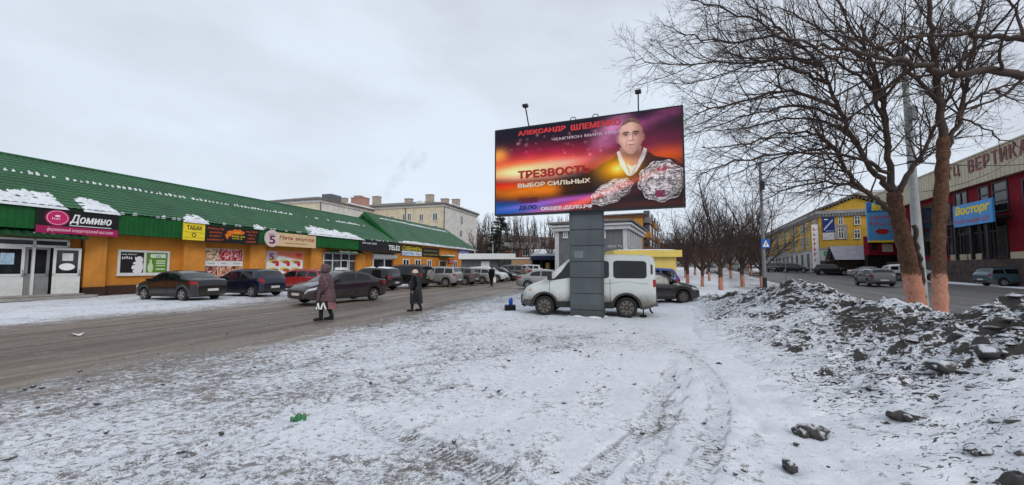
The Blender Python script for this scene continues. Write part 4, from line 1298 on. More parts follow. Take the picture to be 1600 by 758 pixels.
    for s_ in (-1, 1):
        A = blend(A, 0.62 * disc(fu, fv, 0.40 * s_, 0.13, 0.30, 0.13, 0.9), (0.20, 0.085, 0.075))
        A = blend(A, 0.92 * sst(0.06, 0.03, np.abs(fv - 0.235 + 0.05 * (np.abs(fu) - 0.4) * 2 + 0.04 * (np.abs(fu) < .25))) * sst(0.12, 0.18, fu * s_) * sst(0.68, 0.58, fu * s_), (0.06, 0.03, 0.028))
        A = blend(A, 0.55 * disc(fu, fv, 0.39 * s_, 0.085, 0.17, 0.045, 0.4), (0.55, 0.45, 0.42))
        A = blend(A, 0.95 * disc(fu, fv, 0.38 * s_, 0.09, 0.075, 0.05, 0.3), (0.03, 0.02, 0.02))
        A = blend(A, 0.8 * sst(0.03, 0.01, np.abs(fv - 0.135 + 0.2 * (fu * s_ - .39) ** 2)) * sst(0.18, 0.24, fu * s_) * sst(0.60, 0.54, fu * s_), (0.06, 0.03, 0.03))
        A = blend(A, 0.45 * sst(0.07, 0.0, np.abs(fu * s_ - 0.30 - 0.35 * (-fv - 0.2))) * sst(-0.12, -0.25, fv) * sst(-0.62, -0.45, fv), (0.28, 0.12, 0.11))
    A = blend(A, 0.55 * disc(fu, fv, 0.17, -0.02, 0.07, 0.24, 0.9), (0.26, 0.11, 0.10))
    A = blend(A, 0.65 * disc(fu, fv, 0.03, -0.245, 0.20, 0.035, 0.6), (0.17, 0.07, 0.065))
    A = A + (0.16 * head * disc(fu, fv, -0.02, -0.10, 0.07, 0.14, 0.9))[..., None]
    A = blend(A, 0.85 * disc(fu, fv, 0.02, -0.47, 0.31, 0.022, 0.5), (0.14, 0.04, 0.045))
    A = blend(A, 0.45 * disc(fu, fv, 0.02, -0.52, 0.24, 0.05, 0.6), (0.42, 0.17, 0.16))
    A = blend(A, 0.4 * disc(fu, fv, 0.02, -0.66, 0.20, 0.03, 0.8), (0.22, 0.11, 0.10))
    for cx, cy, rx, ry, rot, br in ((0.90, 0.255, 0.112, 0.215, 0.0, 1.0), (0.655, 0.175, 0.115, 0.115, 0.42, 0.85)):
        du, dv = (u - cx) * 2, v - cy
        a, b_ = (du * math.cos(rot) + dv * math.sin(rot)) / (2 * rx), (-du * math.sin(rot) + dv * math.cos(rot)) / ry
        ang = np.arctan2(b_, a)
        q = np.sqrt(a * a + b_ * b_) * (1 + 0.05 * np.sin(ang * 9) + 0.05 * (fbm(ang * 3 + 9, ang * 0 + cx, 3, 5) - .5))
        msk = sst(1.02, 0.97, q)
        nn = fbm(u * 95 + 20 * fbm(u * 20, v * 12, 2, 7), v * 52, 4, 13, .65)
        metal = np.array((0.86, 0.76, 0.76)) * np.clip((nn - 0.30) * 3.0, 0.08, 1.25)[..., None] * br
        ringl = np.maximum(sst(0.045, 0.0, np.abs(q - 0.90)), 0.8 * sst(0.03, 0.0, np.abs(q - 0.62 - .04 * np.sin(ang * 12))))
        metal = metal * (1 - 0.8 * ringl[..., None])
        metal = metal * (1 - 0.55 * sst(0.2, 1.0, a * .6 - b_ * .6))[..., None]
        A = A * (1 - msk[..., None]) + metal * msk[..., None]
        A = A * (1 - 0.7 * (sst(1.10, 1.03, q) * sst(0.98, 1.02, q))[..., None])
    A = blend(A, poly_mask(u, v, [(0.88, 0.36), (0.925, 0.36), (0.925, 0.43), (0.88, 0.43)]) * 0.85 * (fbm(u * 80, v * 40, 2, 5) > 0.45), (0.30, 0.03, 0.08))
    A = blend(A, poly_mask(u, v, [(0.87, 0.09), (0.915, 0.09), (0.915, 0.16), (0.87, 0.16)]) * 0.9, (0.20, 0.02, 0.06))
    A = A + (gauss(u, v, 0.688, 0.42, 0.17, 0.11))[..., None] * np.array((0.95, 0.42, 0.05))
    A = A + (gauss(u, v, 0.688, 0.42, 0.06, 0.045))[..., None] * np.array((0.5, 0.45, 0.2))
    A = A + (gauss(u, v, 0.60, 0.16, 0.6, 0.03, 0.34))[..., None] * np.array((0.55, 0.12, 0.10))
    tw = np.exp(-((u - 0.27) / 0.2) ** 4 - ((v - 0.47) / 0.09) ** 4)   # the pale glow behind the slogan
    A = A + tw[..., None] * np.array((0.40, 0.26, 0.20))
    A = np.clip(A, 0, 1.2)
    lum = A.mean(-1, keepdims=True)
    return (lum + (A - lum) * 1.22) * 1.04
uu, vv = np.meshgrid(np.linspace(0, 1, 640), np.linspace(0, 1, 320))
po = grid_mesh('poster', 0.05 + (BW - 0.1) * uu, np.full(uu.shape, -0.124), BZ0 + 0.05 + (BZ1 - BZ0 - 0.1) * vv, vcol_mat('printed poster vinyl', 0.45), bbt, {'print': np.clip(poster(uu, vv), 0, 1)}, smooth=False)
def ptext(body, box, m, y=-0.13, bold=0.03, shear=0.0):
    (x0, y0), (x1, y1) = box                # lower left, upper right in the enlarged view
    a, c_ = bbp(x0, y0); b_, d_ = bbp(x1, y1)
    mb = MB(); put_text(mb, body, a, b_, c_, d_, y, bold, shear)
    return mb.build('lettering', m, po)
POR = mat('poster red print', (0.72, 0.045, 0.05), 0.5, 0.12, 3)
POW = mat('poster white print', (0.78, 0.72, 0.74), 0.5, 0.06)
ptext('АЛЕКСАНДР', ((205, 291), (462, 226)), POR, bold=0.075)
ptext('ШЛЕМЕНКО', ((489, 258), (757, 188)), POR, bold=0.075)
ptext('ЧЕМПИОН МИРА ММА', ((386, 312), (757, 252)), mat('poster pink white print', (0.66, 0.50, 0.58), 0.5, 0.06), bold=0.03)
ptext('ТРЕЗВОСТЬ', ((204, 518), (594, 436)), mat('poster deep red print', (0.40, 0.02, 0.015), 0.5, 0.2, 2), bold=0.08)
ptext('ВЫБОР СИЛЬНЫХ', ((204, 566), (594, 509)), mat('poster cream print', (0.80, 0.66, 0.50), 0.5, 0.12, 2), bold=0.07)
VIO = mat('poster plum print', (0.13, 0.012, 0.03), 0.5, 0.2)
ptext('ОБЩЕЕ', ((210, 652), (312, 612)), VIO, bold=0.07)
ptext('ДЕЛО', ((210, 686), (306, 654)), mat('poster navy print', (0.03, 0.02, 0.10), 0.5, 0.2), bold=0.07)
ptext('ОБЩЕЕ-ДЕЛО.РФ', ((328, 690), (606, 650)), POW, bold=0.06)
for (px, py0, qx, qy) in ((828, 194, 821, 165), (998, 174, 997, 143)):
    s_, z_ = BB.sz(px, py0, 0.0)
    e_ = 0.95
    s2, z2_ = BB.sz(qx, qy, e_)
    mb = MB()
    for dx in (-0.03, 0.03):
        pass
    mb.cbox(s2 - 0.085, s2 + 0.085, -e_ - 0.10, -e_ + 0.06, z2_ - 0.05, z2_ + 0.03, 0.02)
    fl = mb.build('floodlight', mat('floodlight casing', (0.03, 0.03, 0.035), 0.5, 0.2), bbt)
    mb = MB(); mb.tube([(s_, 0.0, BZ1 - 0.02), (s_, -0.15, BZ1 + 0.03), (s2, -e_, z2_ - 0.05)], 0.022, 6); mb.build('arm', FRAME_M, fl)
    mb = MB(); mb.box(s2 - 0.07, s2 + 0.07, -e_ - 0.06, -e_ + 0.05, z2_ - 0.062, z2_ - 0.051); mb.build('lens', GLS_L, fl)
for px, py in ((895, 188), (930, 184)):
    s_, z_ = BB.sz(px, py, 0)
    mb = MB(); mb.tube([(s_ - 0.09, 0.05, BZ1 - 0.02), (s_ - 0.09, 0.05, BZ1 + 0.1), (s_ - 0.05, 0.05, BZ1 + 0.15), (s_ + 0.05, 0.05, BZ1 + 0.15), (s_ + 0.09, 0.05, BZ1 + 0.1), (s_ + 0.09, 0.05, BZ1 - 0.02)], 0.015, 6)
    mb.build('lifting_eye', FRAME_M, bbt)

# ------------------------------------------------------------------ houses and huts beyond the plaza
CREAM = stucco('cream house plaster', (0.66, 0.57, 0.42), (0.25, 0.22, 0.18), 0.35, -5, -4, 0)
CREAM2 = stucco('white house plaster', (0.66, 0.64, 0.60), (0.3, 0.28, 0.25), 0.3, -5, -4, 0)
ROOFG = mat('grey slate sheet roof', (0.15, 0.135, 0.12), 0.7, 0.25, 0.6)
def block(name, label, corner, d_side, L_front, L_side, H, m_front, m_side, roof_h=2.4, over=0.6, eave_m=None, cat='apartment block'):
    """A house whose near right-hand corner is given: the front runs to the left of it, the side runs away."""
    l = math.hypot(*d_side)
    dx, dy = d_side[0] / l, d_side[1] / l
    t = thing(name, label, cat, (corner[0], corner[1], 0), math.atan2(-dx, dy))    # local -X: along the front to the left, +Y: away
    mb = MB()
    mb.mi(0); mb.box(-L_front, 0, 0, L_side, -1, H)
    mb.f = mb.f; mb.m = [1 if k == 5 else 0 for k in range(6)]
    mb.build('wall', [m_front, m_side], t)
    mb = MB()
    r = min(L_front, L_side) / 2 * 0.9
    o = over
    mb.add([(-L_front - o, -o, H), (o, -o, H), (o, L_side + o, H), (-L_front - o, L_side + o, H),
            (-L_front - o, -o, H + 0.25), (o, -o, H + 0.25), (o, L_side + o, H + 0.25), (-L_front - o, L_side + o, H + 0.25),
            (-L_front + r, r, H + roof_h), (-r, r, H + roof_h), (-r, L_side - r, H + roof_h), (-L_front + r, L_side - r, H + roof_h)],
           [(3, 2, 1, 0), (0, 1, 5, 4), (1, 2, 6, 5), (2, 3, 7, 6), (3, 0, 4, 7), (4, 5, 9, 8), (5, 6, 10, 9), (6, 7, 11, 10), (7, 4, 8, 11), (8, 9, 10, 11)])
    rf = mb.build('roof', ROOFG, t)
    mb = MB(); mb.box(-L_front - 0.25, 0.25, -0.25, L_side + 0.25, H - 0.45, H - 0.004)
    mb.build('cornice', eave_m or m_side, t)
    return t, rf
def chimney(rf, x, y, z0, z1, w, d, m):
    mb = MB(); mb.box(x - w / 2, x + w / 2, y - d / 2, y + d / 2, z0, z1); mb.box(x - w / 2 - 0.1, x + w / 2 + 0.1, y - d / 2 - 0.1, y + d / 2 + 0.1, z1, z1 + 0.18)
    return mb.build('chimney', m, rf)
def side_window(parent, y0, y1, z0, z1, m=None, gl=None, frame=0.12):
    """A window on a wall in the local plane x = 0 (looking towards +X)."""
    mb = MB()
    mb.box(-0.01, 0.06, y0, y1, z0, z0 + frame); mb.box(-0.01, 0.06, y0, y1, z1 - frame, z1)
    for c in (y0, (y0 + y1) / 2 - frame / 2, y1 - frame):
        mb.box(-0.01, 0.06, c, c + frame, z0 + frame, z1 - frame)
    f = mb.build('window', m or PVC, parent)
    mb = MB(); mb.box(-0.005, 0.02, y0 + 0.05, y1 - 0.05, z0 + 0.05, z1 - 0.05)
    mb.build('pane', gl or GLS_L, f)
SD = (0.298, 1.0)
cA = at(694, 319, 85)
tA, rA = block('apartment_block', 'cream apartment block with a grey hipped roof and chimneys behind the green roofs', cA[:2], SD, 30, 19, cA[2], CREAM, CREAM2)
FA = Face(cA[0] - 30 * 0.958, cA[1] + 30 * 0.2856, 0.958, -0.2856)
def pxw(face, t, x0, x1, y0, y1, off, **kw):
    a, za = face.sz(x0, y1); b_, zb_ = face.sz(x1, y0)
    return window(t, a - off, b_ - off, za, zb_, 0, 2, frame=0.14, depth=0.06, gl=GLS_L, **kw)
for x0, x1, y0, y1 in ((629, 635, 333.5, 345.5), (636.5, 643, 333, 345.5), (655, 662, 334, 346), (676, 684, 332.5, 345), (610, 616, 337, 346), (655, 662, 352, 364), (676, 684, 352, 364)):
    pxw(FA, tA, x0, x1, y0, y1, 30)
FAs = Face(cA[0], cA[1], *SD)
for x0, x1, y0, y1 in ((719, 723, 338, 350.5), (718, 722, 360, 370)):
    a, za = FAs.sz(x0, y1); b_, zb_ = FAs.sz(x1, y0)
    side_window(tA, a, b_, za, zb_)
mb = MB(); mb.tube([(0.12, -0.1, cA[2]), (0.12, -0.1, 0)], 0.09, 6); mb.build('drainpipe', mat('brown pipe', (0.08, 0.05, 0.04), 0.6), tA)
mb = MB(); mb.tube([(-9.4, -0.1, cA[2]), (-9.4, -0.1, 0)], 0.09, 6); mb.build('drainpipe', MATS['brown pipe'], tA)
CHM = mat('chimney render', (0.42, 0.36, 0.30), 0.85, 0.25, 2)
for x, y, h in ((-7.5, 7.5, 3.6), (-3.2, 13, 3.2), (-20.5, 5, 3.4), (-25, 4, 3.6), (-29, 3.6, 3.2), (-13.5, 8, 3.0), (-4.5, 9.5, 2.8)):
    chimney(rA, x, y, cA[2] + 1.0, cA[2] + h, 1.7, 1.2, CHM)
mb = MB(); mb.prism([(-7.6, cA[2]), (-4.2, cA[2]), (-5.9, cA[2] + 1.1)], -0.2, 1.5); mb.build('dormer', CREAM2, rA)
mb = MB(); mb.box(0.1, 0.75, 3, 19, cA[2] + 0.26, cA[2] + 0.5); mb.build('roof_snow', SNOW, rA)
cB = at(501, 312, 75)
tB, rB = block('apartment_block', 'cream apartment block with a pink brick ventilation shaft, left of the chimneyed one', cB[:2], SD, 16, 18, cB[2], CREAM, CREAM2, roof_h=2.2)
mb = MB(); mb.tube([(0.12, -0.1, cB[2]), (0.12, -0.1, 0)], 0.09, 6); mb.build('drainpipe', MATS['brown pipe'], tB)
q = at(541, 313, 86)
lx, ly = (q[0] - cB[0]) * 0.958 - (q[1] - cB[1]) * 0.2856, (q[0] - cB[0]) * 0.2856 + (q[1] - cB[1]) * 0.958
chimney(rB, -1.5, 13.5, cB[2], cB[2] + 2.5, 3.2, 2.2, mat('pink brick', (0.42, 0.24, 0.19), 0.85, 0.2, 3))
mb = MB(); mb.box(-2.5, -0.3, 3, 6, cB[2] + 0.5, cB[2] + 1.7); mb.build('roof_hatch', mat('dull tin', (0.12, 0.13, 0.14), 0.5, 0.2), rB)
mb = MB(); mb.box(-1.6, 0.7, 7, 17, cB[2] + 0.27, cB[2] + 0.55); mb.build('roof_snow', SNOW, rB)

# grey two-storey house right behind the billboard pillar
GREYW = stucco('grey house render', (0.15, 0.155, 0.165), (0.07, 0.07, 0.07), 0.4, 0, 2, 0.3)
TRIM = mat('pale grey trim', (0.50, 0.51, 0.52), 0.7, 0.15, 2)
SR = (0.42, 0.91)
cG = at(980, 346, 50)
tG, rG = block('grey_house', 'grey two storey house with a heavy pale cornice behind the billboard pillar', cG[:2], SR, 9.6, 15.5, cG[2], GREYW, GREYW, roof_h=1.0, over=0.75, eave_m=TRIM, cat='house')
mb = MB()
mb.box(-9.95, 0.35, -0.4, 15.8, cG[2] - 0.95, cG[2] - 0.5); mb.box(-10.2, 0.6, -0.62, 16.0, cG[2] - 0.44, cG[2] - 0.2)
mb.build('cornice_steps', TRIM, tG)
for x in (-9.6, -0.55):
    mb = MB(); mb.box(x, x + 0.55, -0.10, 0, -0.5, cG[2] - 0.96); mb.build('corner_strip', TRIM, tG)
FG = Face(cG[0] - 9.6 * 0.908, cG[1] + 9.6 * 0.419, 0.908, -0.419)
for x0, x1, y0, y1 in ((941, 946, 352, 372), (880, 887, 352, 372), (897, 904, 352, 372)):
    pxw(FG, tG, x0, x1, y0, y1, 9.6)
mb = MB(); a, za = FG.sz(950, 387); b_, zb_ = FG.sz(975, 382)
put_smear(mb, a - 9.6, b_ - 9.6, za, zb_, -0.06, random.Random(4)); mb.build('lettering', mat('tin letters', (0.5, 0.5, 0.52), 0.4, 0.1), tG)
for k in range(6):
    y = 1.2 + 2.4 * k
    side_window(tG, y, y + 1.1, 4.2, 6.3, m=TRIM)
    mb = MB(); mb.box(0, 0.12, y - 0.75, y - 0.45, 0, cG[2] - 0.96); mb.build('side_strip', TRIM, tG)
# orange flats with balconies behind it
OFLAT = stucco('orange flats render', (0.56, 0.26, 0.05), (0.2, 0.1, 0.05), 0.3, -5, -4, 0)
OFS = stucco('brown brick side', (0.17, 0.08, 0.05), (0.06, 0.04, 0.03), 0.3, -5, -4, 0)
cO = at(1004, 335, 72)
tO, rO = block('apartment_block', 'narrow orange apartment block with stacked balconies behind the grey house', cO[:2], SR, 9, 26, cO[2], OFLAT, OFS, roof_h=0.8, over=0.4)
for k in range(4):
    for q in range(4):
        z, y = 1.6 + k * 2.75, 1.5 + q * 6
        mb = MB(); mb.box(0, 1.1, y, y + 3.2, z, z + 1.1)
        bc = mb.build('balcony', (mat('balcony tin', (0.2, 0.19, 0.18), 0.6, 0.3), OFS, OFLAT)[(k + q) % 3], tO)
        mb = MB(); mb.box(0, 1.05, y + 0.05, y + 3.15, z + 1.15, z + 2.3); mb.build('balcony_glazing', GLS_L, bc)
# yellow kiosk behind the van
KY = mat('yellow kiosk panel', (0.62, 0.46, 0.13), 0.6, 0.1, 1.5)
tK = thing('kiosk', 'plain yellow kiosk with a flat overhanging roof band behind the white van', 'kiosk', (9.2, 27.2, 0), -0.06)
obox('wall', KY, tK, -2.0, 2.0, 0, 3, -0.1, 2.32); obox('roof_band', mat('yellow roof band', (0.70, 0.52, 0.12), 0.5, 0.1, 1.5), tK, -2.25, 2.3, -0.3, 3.2, 2.322, 2.78)
mb = MB(); mb.grid(lambda u, v: (-2.2 + 4.4 * u, -0.25 + 3.3 * v, 2.78 + 0.07 * min(1, 8 * min(u, 1 - u, v, 1 - v)) * (0.7 + 0.6 * float(vnoise(u * 9, v * 7, 2)))), 24, 10); mb.build('roof_snow', SNOW, tK, smooth=60)
window(tK, -1.5, -0.3, 0.9, 1.9, 0, 2, depth=0.05)
# pavilions at the far end of the plaza
tP = thing('pavilion', 'low grey pavilion with a thick white flat roof at the end of the parking row', 'pavilion', (-7.4, 58, 0.3), 0.0)
PG = mat('dark ribbed sheet', (0.09, 0.10, 0.105), 0.6, 0.25, 1.0)
obox('wall', PG, tP, 0, 5.4, 0, 6, -0.5, 2.5); obox('roof_slab', mat('white roof slab', (0.66, 0.67, 0.66), 0.6, 0.08), tP, -0.3, 7.9, -0.9, 6.5, 2.5, 3.3)
obox('glazed_corner', GLS, tP, 5.41, 7.3, 0.15, 5.8, -0.5, 2.498)
card('white_door', tP, 2.9, 4.1, -0.3, 2.2, -0.02, PVC)
mb = MB()
for x in (5.4, 6.3, 7.2):
    mb.box(x, x + 0.1, -0.06, 0.1, -0.5, 2.498)
mb.build('posts', FRAME_M, tP)
tP = thing('market_stall', 'open stall under a flat dark blue roof with snow, far behind the van bonnet', 'stall', (3.1, 60, 0.4), 0.0)
NAVY = mat('navy awning', (0.02, 0.025, 0.075), 0.5, 0.2)
obox('roof', NAVY, tP, -0.3, 4.2, -0.3, 3, 2.35, 2.95); obox('roof_snow', SNOW, tP, -0.2, 4.1, -0.2, 3, 2.951, 3.25)
obox('counter', PVC, tP, 0.2, 3.8, 0.1, 0.7, -0.4, 0.9); obox('back_wall', DARK, tP, 0, 4, 2.4, 2.6, -0.4, 2.349)
for x in (0.0, 1.3, 2.6, 3.9):
    mb = MB(); mb.box(x - 0.06, x + 0.06, -0.05, 0.07, -0.4, 2.349); mb.build('post', NAVY, tP)
card('goods_board', tP, 2.0, 2.7, 1.0, 1.9, 0.3, mat('ochre goods', (0.5, 0.3, 0.05), 0.6, 0.3))
tW = thing('brick_fence', 'low tan brick wall with a snowy coping between the two pavilions', 'wall', (-1.2, 74, 0.6), 0)
obox('brickwork', mat('tan brickwork', (0.33, 0.21, 0.11), 0.85, 0.25, 3), tW, 0, 6.2, 0, 0.4, -1, 2.6); obox('coping_snow', SNOW, tW, -0.1, 6.3, -0.1, 0.5, 2.601, 2.85)
tH = thing('bungalow', 'small house with a long snow covered roof below the distant trees', 'house', (4.6, 92, 1), 0)
obox('wall', mat('brown boards', (0.14, 0.09, 0.06), 0.8, 0.3, 1), tH, 0, 7, 0, 6, -1, 3.4)
mb = MB(); mb.add([(-0.5, -0.5, 3.3), (7.5, -0.5, 3.3), (7.5, 3, 5.0), (-0.5, 3, 5.0), (7.5, 6.5, 3.3), (-0.5, 6.5, 3.3)], [(0, 1, 2, 3), (3, 2, 4, 5)]); mb.build('roof', SNOW, tH)
tH = thing('brick_house', 'small red brick house half hidden by bare trees behind the conifer', 'house', (-1.5, 100, 1.5), 0)
obox('wall', mat('red brickwork', (0.20, 0.075, 0.05), 0.85, 0.25, 2), tH, 0, 9, 0, 6, -1, 5.0)
mb = MB(); mb.add([(-0.5, -0.5, 4.9), (9.5, -0.5, 4.9), (9.5, 3, 6.6), (-0.5, 3, 6.6), (9.5, 6.5, 4.9), (-0.5, 6.5, 4.9)], [(0, 1, 2, 3), (3, 2, 4, 5)]); mb.build('roof', ROOFG, tH)
window(tH, 1.5, 2.8, 3, 4.8, 0, 2); window(tH, 4.2, 5.5, 3, 4.8, 0, 2)

# wooded rise behind everything
hx, hy = np.meshgrid(np.linspace(-220, 420, 130), np.linspace(112, 420, 60))
hz = 1.9 + sst(112, 220, hy) * (15 + 8 * (fbm(hx * 0.012, hy * 0.012, 3, 91) - 0.3)) * sst(160, 40, hx) - 0.4
m, t, b = new_mat('wooded snowy slope')
gp = t.nodes.new('ShaderNodeNewGeometry').outputs['Position']
q = tnoise(t, gp, 0.25, 6, 0.7)
t.links.new(mixc(t, ramp01(t, q, 0.32, 0.5), (0.42, 0.43, 0.45), (0.075, 0.062, 0.052)), b.inputs['Base Color'])
b.inputs['Roughness'].default_value = 0.9
o = grid_mesh('hill', hx, hy, hz, m); o['kind'] = 'structure'

# ------------------------------------------------------------------ the right side of the street
FR = Face(59.0, 63.3, -0.46, -1.0)          # the mall front; local X runs towards the camera
mall = thing('shopping_mall', 'dark red shopping mall with a beige sheet parapet and tall dark windows across the street', 'mall', (*FR.o, 0), FR.rz)
MRED = stucco('dark red render', (0.195, 0.011, 0.021), (0.05, 0.015, 0.015), 0.3, -5, -4, 0)
BEI = mat('beige profiled sheet', (0.50, 0.44, 0.32), 0.55, 0.15, 0.8)
MW = 52
obox('wall', MRED, mall, 0, MW, 0, 25, 0, 10.3)
zp1, zp0 = 13.15, 10.2
mb = MB(); mb.box(0, MW, -0.5, 25, zp0, zp1)
k = 0.0
while k < MW:
    mb.box(k, k + 0.12, -0.53, -0.5, zp0, zp1); k += 0.6
mb.box(-0.02, MW, -0.6, -0.45, zp1 - 0.001, zp1 + 0.15)
mb.build('parapet', BEI, mall)
def fr(px, py, e=0.0):
    return FR.sz(px, py, e)
for x0, x1, y0, y1, c_ in ((1441, 1476, 322, 400, 2), (1478, 1486, 318, 400, 1), (1491, 1512, 300, 400, 2), (1529, 1546, 293, 338, 1), (1550, 1575, 285, 332, 1), (1597, 1612, 280, 400, 1), (1620, 1660, 270, 400, 2)):
    a, zb_ = fr(x0, y0); b_, _ = fr(x1, y0)
    za = fr((x0 + x1) / 2, y1)[1]
    window(mall, a, b_, max(za, 2.6), min(zb_, 10.0), 0, c_, (0.35, 0.68), frame=0.16, depth=0.08, fm=FRAME_M, sill=False)
a, b_ = fr(1500, 400)[0], fr(1582, 400)[0]
mb = MB(); mb.box(a, b_, -1.6, 0, 6.2, 6.6); mb.build('entrance_canopy', FRAME_M, mall)
f = window(mall, a + 0.5, b_ - 0.3, 2.5, 6.1, -0.02, 4, (0.75,), frame=0.14, depth=0.10, fm=FRAME_M, sill=False)
for k in (0.02, 0.33, 0.66, 0.97):
    mb = MB(); c = a + (b_ - a) * k; mb.box(c - 0.12, c + 0.12, -1.5, -1.26, 2.4, 6.2); mb.build('entrance_post', FRAME_M, mall)
STONE = mat('rough brown stone facing', (0.062, 0.042, 0.038), 0.85, 0.5, 1.6, bmp=0.6)
t0_ = fr(1425, 430)[0]
mb = MB(); mb.box(t0_, MW, -2.6, -0.01, -0.5, 2.35); mb.build('stone_terrace', STONE, mall)
obox('floor_trim', BEI, mall, 0.5, t0_ - 0.1, -0.06, 0, 1.6, 2.1)
for x0, x1 in ((1486, 1512), (1514, 1535), (1580, 1612)):
    a, b_ = fr(x0, 400, 0.1)[0], fr(x1, 400, 0.1)[0]
    obox('low_panel', BEI, mall, a, b_, -0.15, -0.09, 2.4, 3.05)
# parapet lettering
t_ = thing('mall_lettering', 'row of dark red capital letters standing on the beige parapet of the mall', 'sign letters', (*FR.world(0, 0.58), 0), FR.rz)
MRL = mat('faded red letter', (0.22, 0.05, 0.05), 0.5, 0.2)
def letters(word, px0, px1, e=0.58):
    a, b_ = FR.sz(px0, 250, e)[0], FR.sz(px1, 250, e)[0]
    n = len(word)
    for k, ch in enumerate(word):
        mb = MB()
        c0, c1 = a + (b_ - a) * k / n, a + (b_ - a) * (k + 0.78) / n
        put_text(mb, ch, c0, c1, 11.55, 12.95, 0.0, 0.03)
        v0, f0 = list(mb.v), list(mb.f)
        mb.add([(x, 0.08, z) for x, y, z in v0], f0)
        mb.build('letter', MRL, t_)
letters('ТЦ', 1476, 1500)
letters('ВЕРТИКАЛЬ', 1511, 1646)
# bright sign above the entrance
SKYB = mat('sky blue sign sheet', (0.06, 0.28, 0.62), 0.5, 0.15, 0.5)
a, b_ = fr(1489, 330, 1.7)[0], fr(1551, 330, 1.7)[0]
t_ = thing('mall_sign', 'sky blue sign with fat yellow script lettering above the mall entrance', 'sign', (*FR.world(a, 1.7), 0), FR.rz)
w = b_ - a; z1_ = fr(1549, 309, 1.7)[1]; z0_ = fr(1549, 347, 1.7)[1]
obox('board', SKYB, t_, 0, w, 0, 0.15, z0_, z1_)
mb = MB(); put_text(mb, 'Восторг', w * 0.06, w * 0.95, z0_ + (z1_ - z0_) * 0.42, z0_ + (z1_ - z0_) * 0.93, -0.006, 0.06, 0.2); mb.build('lettering', YEL, t_)
mb = MB(); put_smear(mb, w * 0.05, w * 0.95, z0_ + 0.25, z0_ + 0.75, -0.006, random.Random(3)); mb.build('small_lettering', RED, t_)
for k in (0.15, 0.85):
    mb = MB(); mb.box(w * k, w * k + 0.1, 0.15, 1.7, z0_ + 0.5, z0_ + 0.6); mb.build('bracket', FRAME_M, t_)
# annex with its hoarding
q0, q1 = at(1357, 375, 58), at(1402, 375, 58)
tX = thing('mall_annex', 'low dark red annex under the blue advertising hoarding at the mall corner', 'annex', (q0[0], 58.3, 0), 0)
obox('wall', MRED, tX, 0.2, 9, 0, 0.8, 3.4, 6.2); obox('shop_front', DARK, tX, 0.25, 9, 0.3, 0.8, 0, 3.399)
card('notice', tX, 2.2, 3.8, 3.9, 5.1, -0.01, mat('beige notice', (0.5, 0.45, 0.32), 0.6, 0.1)); card('vent_opening', tX, 0.7, 1.6, 4.1, 5.2, -0.01, DARK)
tb = thing('hoarding', 'blue advertising hoarding with yellow script and red lettering on the mall annex', 'hoarding', (q0[0], 58.0, 0), -0.12)
w = 5.6; hz0, hz1 = at(1370, 379, 58)[2], at(1370, 316, 58)[2]
obox('board', mat('pale blue sign sheet', (0.10, 0.32, 0.58), 0.5, 0.15, 0.5), tb, 0, w, 0, 0.2, hz0, hz1)
hh_ = hz1 - hz0
mb = MB(); mb.add([(0, -0.01, hz0), (w, -0.01, hz0), (w, -0.01, hz0 + 0.3), (0, -0.01, hz0 + 0.3)], [(0, 1, 2, 3)]); mb.build('band', YEL, tb)
mb = MB(); mb.add([(0, -0.01, hz0 + hh_ * 0.73), (w, -0.01, hz0 + hh_ * 0.80), (w, -0.01, hz1), (0, -0.01, hz1)], [(0, 1, 2, 3)]); bn = mb.build('top_band', mat('deep blue print', (0.02, 0.13, 0.40), 0.5, 0.1), tb)
mb = MB(); put_text(mb, 'Восторг', 0.6, 3.9, hz0 + hh_ * 0.74, hz0 + hh_ * 0.97, -0.02, 0.05, 0.2); mb.build('script_lettering', YEL, bn)
mb = MB()
for k, (f0_, f1_) in enumerate(((0.58, 0.68), (0.42, 0.52))):
    put_smear(mb, 0.4, 3.1, hz0 + hh_ * f0_, hz0 + hh_ * f1_, -0.012, random.Random(20 + k))
mb.build('lettering', mat('coral print', (0.55, 0.06, 0.08), 0.5, 0.1), tb)
mb = MB(); mb.prism([(1.0 + 0.9 * (1 + math.cos(a_)), hz0 + hh_ * 0.27 + 0.4 * math.sin(a_)) for a_ in [6.2832 * k / 16 for k in range(16)]], -0.02, -0.005); mb.build('price_badge', RED, tb)
mb = MB(); mb.prism([(4.1, hz0 + hh_ * 0.3), (4.9, hz0 + hh_ * 0.25), (5.0, hz0 + hh_ * 0.55), (4.6, hz0 + hh_ * 0.70), (4.2, hz0 + hh_ * 0.5)], -0.02, -0.005); mb.build('dark_figure', mat('dark print', (0.03, 0.03, 0.06), 0.5, 0.1), tb)
# beige block seen above it
q = at(1385, 300, 88)
tQ = thing('office_block', 'plain beige block rising behind the gabled yellow building', 'block', (q[0] - 6, 88, 0), -0.4)
obox('wall', mat('beige panel wall', (0.48, 0.45, 0.38), 0.7, 0.12, 0.5), tQ, 0, 16, 0, 12, 0, at(1375, 302, 88)[2]); obox('roof_edge', TRIM, tQ, -0.2, 16.2, -0.2, 12.2, at(1375, 302, 88)[2] + 0.002, at(1375, 302, 88)[2] + 0.5)

